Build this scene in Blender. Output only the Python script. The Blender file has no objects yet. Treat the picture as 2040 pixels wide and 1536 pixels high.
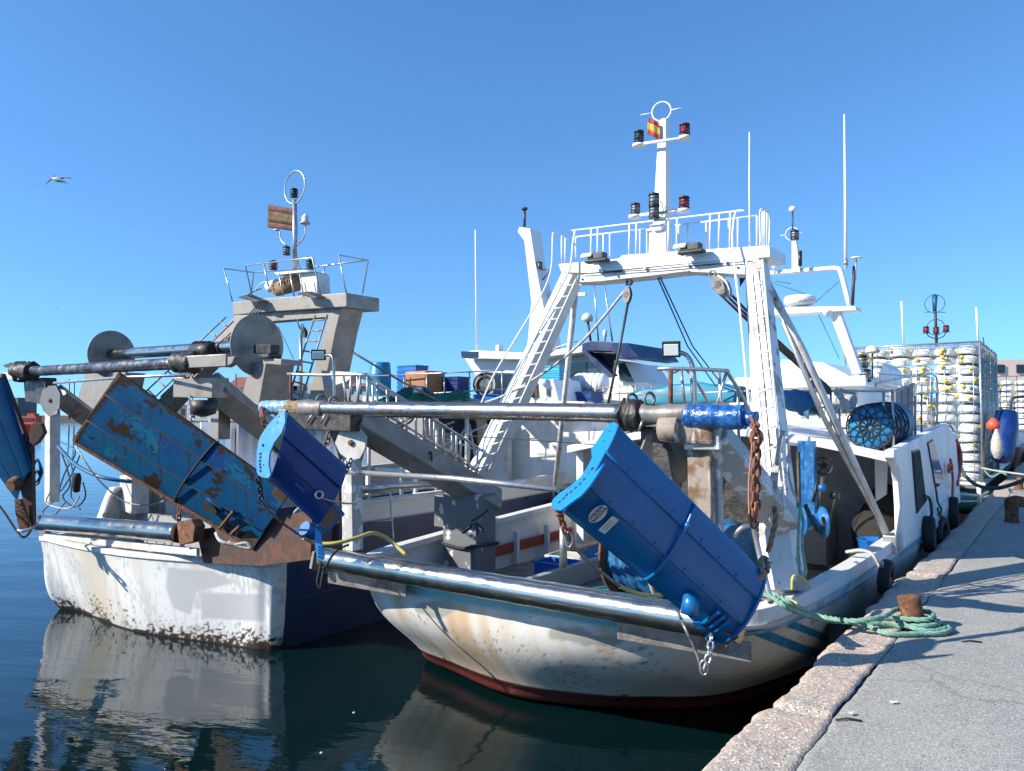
import bpy, math, random
from mathutils import Vector, Matrix, Quaternion
random.seed(7)
W = Vector
SC = bpy.context.scene
COL = SC.collection
# ---------- camera model ----------
F = 1533.0; H = 3.0; PITCH = math.atan(57 / F); PSI = math.radians(36.1)
CAM = W((0, 0, H))
def ray(x, y):
    r, up = (x - 1020) / F, (768 - y) / F
    c, s = math.cos(PITCH), math.sin(PITCH)
    return W((r, c - up * s, s + up * c))
def D(x, y, Y):
    d = ray(x, y); return CAM + d * (Y / d.y)
def Z(x, y, z):
    d = ray(x, y); return CAM + d * ((z - H) / d.z)
UX = W((math.sin(PSI), math.cos(PSI), 0)); VX = W((-math.cos(PSI), math.sin(PSI), 0)); ZX = W((0, 0, 1))
def U(x, y, u):
    d = ray(x, y); return CAM + d * (u / d.dot(UX))
def V(x, y, v):
    d = ray(x, y); return CAM + d * (v / d.dot(VX))
def B(u, v, z): return UX * u + VX * v + ZX * z
def PN(x, y, p, n):
    d = ray(x, y); return CAM + d * ((p - CAM).dot(n) / d.dot(n))
def proj(p):
    q = p - CAM; c, s = math.cos(PITCH), math.sin(PITCH)
    fy = q.y * c + q.z * s; uz = -q.y * s + q.z * c
    return (1020 + F * q.x / fy, 768 - F * uz / fy)
def uvz(p): return (p.dot(UX), p.dot(VX), p.z)
def inpoly(x, y, poly):
    c = False; n = len(poly); j = n - 1
    for i in range(n):
        xi, yi = poly[i]; xj, yj = poly[j]
        if (yi > y) != (yj > y) and x < (xj - xi) * (y - yi) / (yj - yi) + xi: c = not c
        j = i
    return c
# ---------- materials ----------
MATS = {}
def nn(nt, t, **k):
    n = nt.nodes.new(t)
    for a, b in k.items(): setattr(n, a, b)
    return n
def ramp(nt, src, a, b, ca=(0, 0, 0, 1), cb=(1, 1, 1, 1)):
    r = nn(nt, 'ShaderNodeValToRGB'); e = r.color_ramp.elements
    e[0].position = a; e[1].position = b; e[0].color = ca; e[1].color = cb
    nt.links.new(src, r.inputs[0]); return r.outputs[0]
def noise(nt, vec, scale, detail=5, rough=.6, dist=0):
    n = nn(nt, 'ShaderNodeTexNoise'); n.inputs['Scale'].default_value = scale
    n.inputs['Detail'].default_value = detail; n.inputs['Roughness'].default_value = rough
    n.inputs['Distortion'].default_value = dist
    nt.links.new(vec, n.inputs['Vector']); return n.outputs['Fac']
def mixc(nt, fac, a, b):
    m = nn(nt, 'ShaderNodeMix', data_type='RGBA')
    for s, v in ((m.inputs[0], fac), (m.inputs[6], a), (m.inputs[7], b)):
        if hasattr(v, 'node'): nt.links.new(v, s)
        elif isinstance(v, (tuple, list)): s.default_value = (*v[:3], 1)
        else: s.default_value = v
    return m.outputs[2]
def mapped(nt, coord, scale):
    m = nn(nt, 'ShaderNodeMapping'); m.inputs['Scale'].default_value = scale
    nt.links.new(coord, m.inputs['Vector']); return m.outputs[0]
def mat(name, c1, c2=None, c3=None, rough=.5, metal=0, scale=5, thr=(.48, .62), s3=3, thr3=(.55, .68), bump=.15, bscale=60, streak=0, rvar=.15, spec=.5, attrs=None, trans=0, coat=0):
    m = bpy.data.materials.new(name); m.use_nodes = True; nt = m.node_tree
    p = nt.nodes['Principled BSDF']
    tc = nn(nt, 'ShaderNodeTexCoord'); co = tc.outputs['Object']
    n1 = noise(nt, co, scale)
    # gentle value variation everywhere
    base = mixc(nt, ramp(nt, noise(nt, co, scale * .35, 3), .3, .7), tuple(x * .86 for x in c1), c1)
    if c2: base = mixc(nt, ramp(nt, n1, *thr), base, c2)
    if attrs:
        for an, col in attrs:
            at = nn(nt, 'ShaderNodeAttribute', attribute_name=an)
            base = mixc(nt, at.outputs['Fac'], base, col)
    if c3: base = mixc(nt, ramp(nt, noise(nt, mapped(nt, co, (1, 1, .25) if streak else (1, 1, 1)), s3, 8, .7, .4), *thr3), base, c3)
    nt.links.new(base, p.inputs['Base Color'])
    p.inputs['Metallic'].default_value = metal
    p.inputs['Specular IOR Level'].default_value = spec
    if trans: p.inputs['Transmission Weight'].default_value = trans
    if coat: p.inputs['Coat Weight'].default_value = coat
    rr = nn(nt, 'ShaderNodeMapRange'); nt.links.new(n1, rr.inputs[0])
    rr.inputs[1].default_value = .3; rr.inputs[2].default_value = .7
    rr.inputs[3].default_value = max(.03, rough - rvar); rr.inputs[4].default_value = min(1, rough + rvar)
    nt.links.new(rr.outputs[0], p.inputs['Roughness'])
    if bump:
        b = nn(nt, 'ShaderNodeBump'); b.inputs['Strength'].default_value = bump; b.inputs['Distance'].default_value = .01
        nt.links.new(noise(nt, co, bscale, 3), b.inputs['Height']); nt.links.new(b.outputs[0], p.inputs['Normal'])
    MATS[name] = m; return m
mat('white', (.76, .75, .72), (.52, .5, .46), (.2, .13, .08), scale=3, thr=(.45, .75), s3=6, thr3=(.6, .74), streak=1, rough=.42)
mat('stripe_blue', (.02, .2, .38), (.03, .25, .42), (.2, .2, .18), rough=.4, scale=7, s3=12, thr3=(.62, .68))
mat('strake', (.1, .24, .34), (.3, .36, .38), (.05, .1, .15), rough=.5, scale=9)
mat('white_clean', (.8, .81, .81), (.66, .66, .64), rough=.35, scale=2, thr=(.5, .8), bump=.04)
mat('white_rust', (.72, .71, .68), (.5, .48, .44), (.22, .09, .035), scale=6, s3=7, thr3=(.56, .66), streak=1, rough=.5)
mat('offwhite', (.62, .6, .55), (.42, .4, .36), (.2, .13, .08), scale=4, s3=5, thr3=(.6, .75), streak=1, rough=.6)
mat('peel', (.42, .41, .39), (.7, .7, .67), (.36, .24, .14), scale=5, thr=(.53, .55), s3=8, thr3=(.62, .72), rough=.55, bump=.3)
mat('peel_white', (.7, .69, .66), (.3, .28, .26), (.2, .12, .07), scale=4.5, thr=(.55, .565), s3=7, thr3=(.64, .76), rough=.5, streak=1, bump=.2)
mat('peel_gray', (.15, .155, .165), (.52, .52, .52), (.24, .2, .15), scale=4.5, thr=(.6, .615), s3=5, thr3=(.64, .74), rough=.5)
mat('alu', (.3, .275, .24), (.2, .18, .155), (.09, .065, .045), scale=4, thr=(.4, .7), s3=4, thr3=(.6, .8), streak=1, rough=.5, metal=.25)
mat('alu_dark', (.2, .19, .18), (.12, .11, .1), (.1, .06, .035), scale=5, s3=6, rough=.5, metal=.2)
mat('chrome', (.52, .46, .39), (.37, .33, .28), (.3, .17, .08), rough=.2, metal=1, scale=7, thr=(.5, .7), s3=1.8, thr3=(.66, .74), bump=.08, bscale=18, rvar=.1)
mat('steel_pipe', (.42, .4, .38), (.22, .2, .18), (.13, .08, .05), rough=.28, metal=.95, scale=5, s3=6, thr3=(.6, .7), bump=.1, bscale=20)
mat('dark_pipe', (.06, .06, .065), (.16, .16, .165), rough=.38, metal=.6, scale=6)
mat('galv', (.5, .5, .49), (.38, .37, .35), (.3, .18, .1), rough=.35, metal=.75, scale=9, s3=10, thr3=(.62, .72))
mat('rust', (.17, .07, .032), (.08, .035, .02), (.3, .16, .08), rough=.85, scale=14, s3=18, bump=.6, bscale=50)
mat('rust_chain', (.24, .085, .045), (.12, .05, .03), rough=.8, scale=20, bump=.5)
mat('grease', (.018, .017, .016), (.05, .042, .035), (.09, .06, .04), rough=.5, scale=8, bump=.6, bscale=30)
mat('black', (.015, .015, .017), (.03, .03, .03), rough=.45, scale=8)
mat('rubber', (.008, .008, .008), (.016, .015, .014), rough=.7, scale=12, bump=.4)
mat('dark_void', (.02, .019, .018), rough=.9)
mat('blue_door_shaded', (.002, .115, .31), (.002, .09, .25), (.012, .06, .18), rough=.36, scale=3, thr=(.5, .8), s3=9, thr3=(.68, .74), bump=.05, rvar=.08)  # door paint darkened, so the shade on the panels sits in the colour
mat('navy_door', (.005, .045, .2), (.004, .032, .15), (.03, .04, .07), rough=.4, scale=4, s3=7, thr3=(.7, .8), rvar=.08)
mat('pale_door', (.05, .3, .66), (.2, .45, .72), (.02, .1, .3), rough=.4, scale=5, thr=(.55, .7), s3=10, thr3=(.68, .72))
mat('dark_rust', (.03, .02, .014), (.05, .025, .015), rough=.8, scale=14)
mat('worn_rust', (.3, .25, .2), (.15, .08, .045), (.48, .46, .43), rough=.7, scale=6, thr=(.46, .58), s3=7, thr3=(.56, .6), streak=1, bump=.4)
mat('old_door', (.002, .065, .16), (.002, .042, .125), (.03, .02, .015), rough=.65, spec=.12, scale=3.2, thr=(.45, .7), s3=9, thr3=(.62, .7), streak=1, bump=.3, attrs=[('navy', (.004, .045, .15)), ('pale', (.006, .11, .18)), ('rust', (.022, .016, .012))])
mat('door_rust', (.06, .03, .02), (.12, .05, .025), (.01, .06, .14), rough=.75, scale=8, s3=5, thr3=(.62, .66), bump=.5)
mat('blue_hull', (.006, .02, .075), (.01, .03, .09), (.05, .05, .05), rough=.38, scale=2, s3=3, thr3=(.66, .8), streak=1)
mat('blue_paint', (.01, .1, .3), (.02, .2, .45), (.05, .04, .03), rough=.45, scale=9)
mat('blue_door_sunlit', (.012, .22, .6), (.01, .18, .52), (.008, .1, .3), rough=.36, scale=4, s3=8, thr3=(.66, .7), bump=.05)  # same door paint brightened, sunlight on the edge plate put into the colour
mat('blue_plastic', (.01, .16, .52), (.01, .12, .42), rough=.4, scale=3)
mat('deep_blue', (.005, .03, .15), (.008, .04, .2), rough=.4, scale=4)
mat('cyan_plastic', (.02, .36, .5), (.02, .27, .42), rough=.42, scale=4)
mat('barrel', (.02, .25, .48), (.02, .2, .4), rough=.4, scale=3, spec=.4)
mat('tarp', (.02, .19, .28), (.015, .15, .24), rough=.5, scale=5, bump=.5, bscale=8)
mat('tarp_blue', (.012, .12, .24), (.01, .09, .2), rough=.5, scale=5, bump=.5, bscale=8)
mat('wrap_blue', (.01, .07, .24), (.02, .14, .4), (.25, .35, .45), rough=.25, scale=12, s3=22, thr3=(.6, .68), bump=1, bscale=26)
mat('wrap_pale', (.12, .32, .5), (.5, .55, .58), (.02, .08, .2), rough=.35, scale=14, s3=20, bump=1, bscale=26)
mat('net_blue', (.012, .1, .24), (.03, .2, .38), (.006, .04, .1), rough=.75, scale=24, s3=30, bump=1, bscale=70)
mat('net_green', (.008, .13, .1), (.015, .25, .18), (.002, .03, .03), rough=.8, scale=20, s3=26, bump=1, bscale=60)
mat('rope_green', (.15, .3, .23), (.24, .4, .32), (.08, .17, .13), rough=.8, scale=16, s3=30, bump=.6)
mat('rope_dark', (.03, .07, .055), (.05, .1, .08), rough=.85, scale=20)
mat('rope_white', (.5, .48, .43), (.32, .3, .26), rough=.85, scale=24, bump=.6)
mat('rope_tan', (.3, .2, .12), (.15, .09, .05), rough=.9, scale=24, bump=.8)
mat('rope_black', (.02, .02, .022), (.04, .04, .045), rough=.85, scale=24)
mat('wire', (.22, .21, .2), (.1, .09, .08), rough=.5, metal=.6, scale=20)
mat('wire_dark', (.06, .065, .07), rough=.55, metal=.4)
mat('hose', (.52, .44, .13), (.4, .33, .1), rough=.45, scale=10)
mat('orange_tub', (.4, .18, .07), (.32, .14, .06), rough=.5, scale=4)
mat('red', (.5, .03, .02), (.35, .02, .02), rough=.5, scale=8)
mat('red_orange', (.65, .09, .04), (.5, .07, .04), rough=.5, scale=8)
mat('stripe_red', (.34, .03, .025), (.25, .04, .03), (.1, .07, .05), rough=.5, scale=8)
mat('lens_red', (.35, .01, .02), rough=.12, coat=1); mat('lens_green', (.01, .06, .05), rough=.12, coat=1)
mat('lens_clear', (.3, .31, .31), (.16, .17, .17), rough=.12, scale=30, coat=1)
mat('lamp_glass', (.8, .8, .76), rough=.15, bump=0)  # near-white base stands in for bright sky mirrored in the lens
mat('glass_dark', (.012, .014, .016), rough=.06, bump=0, rvar=.02, spec=.8)
mat('glass_blue', (.04, .09, .2), rough=.08, bump=0, rvar=.02, spec=.8)
mat('glass_teal', (.03, .05, .055), rough=.07, bump=0, rvar=.02, spec=.8)
mat('trap', (.74, .76, .74), (.6, .63, .62), (.42, .46, .46), rough=.5, scale=10, s3=14, thr3=(.58, .7), bump=.3)
mat('float_yellow', (.72, .55, .04), (.6, .45, .05), rough=.45); mat('float_green', (.02, .3, .22), rough=.45); mat('float_red', (.6, .05, .05), rough=.45)
mat('gray_panel', (.27, .26, .25), (.21, .2, .19), rough=.6, scale=40, bump=.4, bscale=120)
mat('deck', (.27, .23, .19), (.19, .16, .13), (.1, .07, .05), rough=.75, scale=5, s3=8, bump=.2)
mat('deck_gray', (.3, .3, .29), (.2, .2, .19), (.12, .09, .06), rough=.7, scale=5, s3=6)
mat('interior', (.36, .36, .35), (.28, .27, .26), (.12, .09, .07), rough=.6, scale=3, s3=5, thr3=(.62, .75), streak=1)
mat('building', (.66, .64, .6), (.55, .53, .5), rough=.8, scale=.3); mat('peach', (.8, .62, .53), (.72, .54, .46), rough=.85, scale=.3)
mat('roof_red', (.26, .1, .07), (.2, .08, .06), rough=.85, scale=1); mat('quay_far', (.2, .19, .18), rough=.9, scale=.5)
mat('hill', (.16, .2, .24), (.2, .23, .25), rough=1, scale=.01)
mat('sticker', (.7, .7, .68), (.55, .55, .55), rough=.5); mat('ink', (.02, .02, .025), rough=.6)
mat('flag_red', (.36, .02, .03), (.28, .03, .03), (.2, .1, .08), rough=.7, scale=9); mat('flag_yellow', (.5, .33, .05), (.4, .26, .06), (.25, .16, .1), rough=.7, scale=9)
mat('oldflag_red', (.09, .018, .01), (.07, .015, .01), rough=.75, scale=9); mat('oldflag_yellow', (.09, .045, .014), (.07, .035, .013), rough=.75, scale=9)
mat('gull_white', (.6, .6, .6), (.4, .42, .45), rough=.8, scale=9); mat('gull_gray', (.2, .22, .25), (.04, .045, .05), rough=.8, scale=3)
# ---------- mesh builder ----------
LOC = {}
class MB:
    def __init__(s): s.v = []; s.f = []; s.sm = []; s.mi = []; s.m = 0
    def add(s, vs, fs, smooth=False):
        o = len(s.v); s.v += [W(p) for p in vs]
        for f in fs: s.f.append([i + o for i in f]); s.sm.append(smooth); s.mi.append(s.m)
        return s
    def obox(s, c, ax, ay, az):
        vs = [c + ax * i + ay * j + az * k for k in (-1, 1) for j in (-1, 1) for i in (-1, 1)]
        fs = [(0, 2, 3, 1), (4, 5, 7, 6), (0, 1, 5, 4), (2, 6, 7, 3), (0, 4, 6, 2), (1, 3, 7, 5)]
        if ax.cross(ay).dot(az) < 0: fs = [f[::-1] for f in fs]
        return s.add(vs, fs)
    def box(s, u0, u1, v0, v1, z0, z1):
        return s.obox(B((u0 + u1) / 2, (v0 + v1) / 2, (z0 + z1) / 2), UX * abs(u1 - u0) / 2, VX * abs(v1 - v0) / 2, ZX * abs(z1 - z0) / 2)
    def beam(s, p, q, w, h, side=None, w2=None, h2=None):
        d = (q - p).normalized(); side = side or VX
        a = (side - d * side.dot(d)).normalized(); b = d.cross(a).normalized()
        w2 = w2 or w; h2 = h2 or h
        vs = [p + a * i * w / 2 + b * j * h / 2 for i, j in ((-1, -1), (1, -1), (1, 1), (-1, 1))] + [q + a * i * w2 / 2 + b * j * h2 / 2 for i, j in ((-1, -1), (1, -1), (1, 1), (-1, 1))]
        return s.add(vs, [(3, 2, 1, 0), (4, 5, 6, 7), (0, 1, 5, 4), (1, 2, 6, 5), (2, 3, 7, 6), (3, 0, 4, 7)])
    def tube(s, pts, r, n=8, caps=True, closed=False):
        pts = [W(p) for p in pts]; N = len(pts); rs = r if isinstance(r, (list, tuple)) else [r] * N
        T = []
        for i in range(N):
            a = pts[i - 1] if (i > 0 or closed) else pts[i]; b = pts[(i + 1) % N] if (i < N - 1 or closed) else pts[i]
            t = b - a; T.append(t.normalized() if t.length > 1e-9 else W((0, 0, 1)))
        up = W((0, 0, 1)) if abs(T[0].z) < .9 else W((1, 0, 0))
        a = (up - T[0] * up.dot(T[0])).normalized(); vs = []
        for i in range(N):
            a = (a - T[i] * a.dot(T[i]))
            a = a.normalized() if a.length > 1e-6 else T[i].orthogonal().normalized()
            b = T[i].cross(a)
            for k in range(n):
                an = 2 * math.pi * k / n; vs.append(pts[i] + (a * math.cos(an) + b * math.sin(an)) * rs[i])
        fs = []
        for i in range(N if closed else N - 1):
            j = (i + 1) % N
            for k in range(n): fs.append((i * n + k, i * n + (k + 1) % n, j * n + (k + 1) % n, j * n + k))
        s.add(vs, fs, True)
        if caps and not closed:
            o = len(s.v) - len(vs)
            s.f.append([o + k for k in range(n)][::-1]); s.sm.append(False); s.mi.append(s.m)
            s.f.append([o + (N - 1) * n + k for k in range(n)]); s.sm.append(False); s.mi.append(s.m)
        return s
    def ring(s, c, nrm, R, r, n=6, N=28, sx=1):
        nrm = nrm.normalized(); a = (ZX - nrm * nrm.z); a = a.normalized() if a.length > .1 else nrm.orthogonal().normalized(); b = nrm.cross(a)
        return s.tube([c + a * math.cos(t) * R + b * math.sin(t) * R * sx for t in [2 * math.pi * i / N for i in range(N)]], r, n, closed=True)
    def cyl(s, p, q, r, r2=None, n=20): return s.tube([p, q], [r, r2 if r2 is not None else r], n)
    def lathe(s, c, axis, prof, n=20):   # prof: (dist along axis, radius)
        axis = axis.normalized(); return s.tube2([c + axis * h for h, _ in prof], [max(r, 1e-4) for _, r in prof], n, axis)
    def tube2(s, pts, rs, n, axis):
        a = axis.orthogonal().normalized(); b = axis.cross(a); vs = []
        for p, r in zip(pts, rs):
            for k in range(n):
                t = 2 * math.pi * k / n; vs.append(p + (a * math.cos(t) + b * math.sin(t)) * r)
        fs = [(i * n + k, i * n + (k + 1) % n, (i + 1) * n + (k + 1) % n, (i + 1) * n + k) for i in range(len(pts) - 1) for k in range(n)]
        s.add(vs, fs, True); o = len(s.v) - len(vs)
        s.f.append([o + k for k in range(n)][::-1]); s.sm.append(False); s.mi.append(s.m)
        s.f.append([o + (len(pts) - 1) * n + k for k in range(n)]); s.sm.append(False); s.mi.append(s.m)
        return s
    def ball(s, c, r, n=12, sz=1):
        return s.tube2([c + ZX * r * sz * -math.cos(math.pi * i / 8) for i in range(9)], [max(1e-4, r * math.sin(math.pi * i / 8)) for i in range(9)], n, ZX)
    def prism(s, pts, off):
        pts = [W(p) for p in pts]; n = len(pts); off = W(off)
        nrm = W((0, 0, 0))
        for i in range(n): nrm += pts[i].cross(pts[(i + 1) % n])
        if nrm.dot(off) > 0: pts = pts[::-1]
        return s.add(pts + [p + off for p in pts], [tuple(range(n)), tuple(range(2 * n - 1, n - 1, -1))] + [(i, n + i, n + (i + 1) % n, (i + 1) % n)  for i in range(n)])
    def grid(s, rows, smooth=True, closed=False):
        R = len(rows); C = len(rows[0]); fs = []
        for i in range(R - 1):
            for j in range(C if closed else C - 1): fs.append((i * C + j, i * C + (j + 1) % C, (i + 1) * C + (j + 1) % C, (i + 1) * C + j))
        return s.add([p for r in rows for p in r], fs, smooth)
    def build(s, name, m, parent=None, bevel=0, label=None, cat=None, group=None, kind=None, solid=0, loc=None):
        me = bpy.data.meshes.new(name)
        lo = W((min(p.x for p in s.v), min(p.y for p in s.v), min(p.z for p in s.v))); hi = W((max(p.x for p in s.v), max(p.y for p in s.v), 0))
        loc = loc or W(((lo.x + hi.x) / 2, (lo.y + hi.y) / 2, lo.z))
        me.from_pydata([p - loc for p in s.v], [], s.f); 
        me.polygons.foreach_set('use_smooth', s.sm); me.polygons.foreach_set('material_index', s.mi)
        for x in (m if isinstance(m, list) else [m]): me.materials.append(MATS[x])
        me.update()
        o = bpy.data.objects.new(name, me); COL.objects.link(o)
        if parent: o.parent = parent; o.location = loc - LOC[parent.name]
        else: o.location = loc
        LOC[o.name] = loc
        if bevel:
            b = o.modifiers.new('Bevel', 'BEVEL'); b.width = bevel; b.segments = 2; b.limit_method = 'ANGLE'; b.angle_limit = .6
        if solid:
            b = o.modifiers.new('Solid', 'SOLIDIFY'); b.thickness = solid; b.offset = 0
        return tag(o, label, cat, group, kind)
def tag(o, label=None, cat=None, group=None, kind=None):
    if label: o['label'] = label
    if cat: o['category'] = cat
    if group: o['group'] = group
    if kind: o['kind'] = kind
    return o
def thing(name, label, cat, loc, group=None):
    o = bpy.data.objects.new(name, None); COL.objects.link(o); o.location = loc; o.empty_display_size = .1
    LOC[o.name] = W(loc); return tag(o, label, cat, group)
def recalc(o):
    import bmesh
    b = bmesh.new(); b.from_mesh(o.data); bmesh.ops.recalc_face_normals(b, faces=b.faces); b.to_mesh(o.data); b.free()
def cr(pts, n=8, closed=False):
    pts = [W(p) for p in pts]; out = []; N = len(pts)
    for i in range(N if closed else N - 1):
        g = (lambda k: pts[k % N]) if closed else (lambda k: pts[max(0, min(N - 1, k))])
        p0, p1, p2, p3 = g(i - 1), g(i), g(i + 1), g(i + 2)
        for k in range(n):
            t = k / n
            out.append(.5 * ((2 * p1) + (p2 - p0) * t + (2 * p0 - 5 * p1 + 4 * p2 - p3) * t * t + (3 * p1 - p0 - 3 * p2 + p3) * t ** 3))
    if not closed: out.append(pts[-1])
    return out
def sagline(p, q, sag, n=14): return [p.lerp(q, i / n) - ZX * sag * 4 * (i / n) * (1 - i / n) for i in range(n + 1)]
def tt(name, pts, r, m, parent=None, n=8, smooth=0, **k):
    return MB().tube(cr(pts, smooth) if smooth else pts, r, n).build(name, m, parent, **k)
def chain(pts, L, r):
    """interlocked oval links along a polyline"""
    mb = MB(); seg = []; P = [W(p) for p in pts]
    tot = sum((P[i + 1] - P[i]).length for i in range(len(P) - 1)); step = L * .72; n = max(1, int(tot / step))
    def at(d):
        for i in range(len(P) - 1):
            l = (P[i + 1] - P[i]).length
            if d <= l or i == len(P) - 2: return P[i] + (P[i + 1] - P[i]) * (d / l), (P[i + 1] - P[i]).normalized()
            d -= l
    for i in range(n):
        c, t = at((i + .5) * tot / n); a = (VX - t * VX.dot(t)).normalized(); b = t.cross(a)
        s_ = a if i % 2 else b; s_ = (s_ + (b if i % 2 else a) * random.uniform(-.25, .25)).normalized()
        w = L * .3; h = L / 2 - w
        ring = []
        for k in range(6): an = math.pi * k / 5; ring.append(c + t * (h + math.sin(an) * w) + s_ * math.cos(an) * w)
        for k in range(6): an = math.pi * k / 5; ring.append(c - t * (h + math.sin(an) * w) - s_ * math.cos(an) * w)
        mb.tube(ring, r, 6, closed=True)
    return mb
def copytree(o, parent=None, off=W((0, 0, 0)), label=None):
    c = o.copy(); COL.objects.link(c); c.parent = parent
    if parent is None: c.location = o.location + off; LOC[c.name] = LOC[o.name] + off
    if label: c['label'] = label
    for ch in list(o.children): copytree(ch, c)
    return c
def text(s, size, m, name, parent, org, xdir, ydir, extrude=.001):
    cu = bpy.data.curves.new('t', 'FONT'); cu.body = s; cu.size = size; cu.extrude = extrude; cu.align_x = 'CENTER'; cu.align_y = 'CENTER'
    cu.resolution_u = 2
    to = bpy.data.objects.new('t', cu); COL.objects.link(to); bpy.context.view_layer.update()
    me = bpy.data.meshes.new_from_object(to.evaluated_get(bpy.context.evaluated_depsgraph_get())); bpy.data.objects.remove(to)
    x = xdir.normalized(); z = x.cross(ydir).normalized(); y = z.cross(x)
    me.transform(Matrix((x, y, z)).transposed().to_4x4()); me.materials.clear(); me.materials.append(MATS[m])
    me.name = name; o = bpy.data.objects.new(name, me); COL.objects.link(o); o.parent = parent; o.location = org - LOC[parent.name]; LOC[o.name] = org
    return o
def setattr_poly(o, an, polys, soft=None, zmax=99, extra=None):
    me = o.data; a = me.attributes.new(an, 'FLOAT', 'POINT'); l = LOC[o.name]
    for i, v in enumerate(me.vertices):
        p = v.co + l; x, y = proj(p) if p.y > .5 else (-999, -999)
        r = 0.0
        for q in polys:
            if min(a_[0] for a_ in q) - 3 < x < max(a_[0] for a_ in q) + 3 and min(a_[1] for a_ in q) - 3 < y < max(a_[1] for a_ in q) + 3: r = max(r, sum(inpoly(x + dx, y + dy, q) for dx in (-2, 0, 2) for dy in (-1.5, 0, 1.5)) / 9)
        if extra: r = max(r, extra(p))
        a.data[i].value = r
# ---------- camera, light, sky ----------
cd = bpy.data.cameras.new('camera'); cam = bpy.data.objects.new('camera', cd); COL.objects.link(cam)
cam.location = CAM; cam.rotation_euler = (math.pi / 2 + PITCH, 0, 0)
cd.sensor_width = 36; cd.lens = 36 * F / 2040; cd.clip_end = 20000; cd.clip_start = .1; SC.camera = cam
SUN_EL, SUN_AZ = math.radians(32), math.radians(17)   # sun on the left (-X), slightly behind the camera
sdir = W((-math.cos(SUN_AZ) * math.cos(SUN_EL), -math.sin(SUN_AZ) * math.cos(SUN_EL), math.sin(SUN_EL)))
sd = bpy.data.lights.new('sun', 'SUN'); sd.energy = 5; sd.angle = math.radians(.5); sd.color = (1, .93, .82)
so = bpy.data.objects.new('sun', sd); COL.objects.link(so); so.rotation_euler = sdir.to_track_quat('Z', 'Y').to_euler(); so.location = (0, 0, 50)
w = bpy.data.worlds.new('World'); SC.world = w; w.use_nodes = True; nt = w.node_tree
bg = nt.nodes['Background']; sk = nn(nt, 'ShaderNodeTexSky', sky_type='NISHITA'); sk.sun_disc = False
sk.sun_elevation = SUN_EL; sk.sun_rotation = math.atan2(sdir.x, sdir.y); sk.air_density = 1.0; sk.dust_density = .1; sk.ozone_density = 4; sk.altitude = 0
tcw = nn(nt, 'ShaderNodeTexCoord'); mpw = nn(nt, 'ShaderNodeVectorMath', operation='MULTIPLY_ADD')
mpw.inputs[1].default_value = (1, 1, .9); mpw.inputs[2].default_value = (0, 0, .1)
nrw = nn(nt, 'ShaderNodeVectorMath', operation='NORMALIZE'); nt.links.new(tcw.outputs['Generated'], mpw.inputs[0]); nt.links.new(mpw.outputs[0], nrw.inputs[0]); nt.links.new(nrw.outputs[0], sk.inputs[0])
hs = nn(nt, 'ShaderNodeHueSaturation'); hs.inputs['Saturation'].default_value = 1.02
nt.links.new(sk.outputs[0], hs.inputs['Color']); tn = nn(nt, 'ShaderNodeMix', data_type='RGBA', blend_type='MULTIPLY'); tn.inputs[0].default_value = 1; tn.inputs[7].default_value = (.76, 1.11, 1.34, 1)
nt.links.new(hs.outputs[0], tn.inputs[6]); nt.links.new(tn.outputs[2], bg.inputs['Color']); bg.inputs['Strength'].default_value = .102
SC.view_settings.view_transform = 'Standard'; SC.view_settings.look = 'None'; SC.view_settings.exposure = .75
SC.cycles.max_bounces = 8; SC.cycles.diffuse_bounces = 6; SC.cycles.caustics_reflective = False; SC.cycles.caustics_refractive = False; SC.cycles.use_denoising = True
# ---------- water ----------
wm = bpy.data.materials.new('water'); wm.use_nodes = True; nt = wm.node_tree; p = nt.nodes['Principled BSDF']; MATS['water'] = wm
p.inputs['Base Color'].default_value = (.001, .01, .011, 1); p.inputs['Roughness'].default_value = .015; p.inputs['IOR'].default_value = 1.5
p.inputs['Specular IOR Level'].default_value = .6
g = nn(nt, 'ShaderNodeNewGeometry'); pos = g.outputs['Position']
mr = nn(nt, 'ShaderNodeMapping'); mr.inputs['Rotation'].default_value = (0, 0, math.radians(12)); nt.links.new(pos, mr.inputs['Vector'])
n1 = noise(nt, mapped(nt, mr.outputs[0], (.55, 1.5, 1)), .75, 2, .4, .4); n2 = noise(nt, mapped(nt, mr.outputs[0], (.8, 2.6, 1)), 2.6, 3, .5, .3)
ad = nn(nt, 'ShaderNodeMath', operation='MULTIPLY_ADD'); ad.inputs[1].default_value = .16; nt.links.new(n2, ad.inputs[0]); nt.links.new(n1, ad.inputs[2])
b = nn(nt, 'ShaderNodeBump'); b.inputs['Strength'].default_value = .6; b.inputs['Distance'].default_value = .035
nt.links.new(ad.outputs[0], b.inputs['Height']); nt.links.new(b.outputs[0], p.inputs['Normal'])
MB().add([(-6000, -60, 0), (6000, -60, 0), (6000, 9000, 0), (-6000, 9000, 0)], [(0, 1, 2, 3)]).build('water', 'water', kind='structure')
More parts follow.
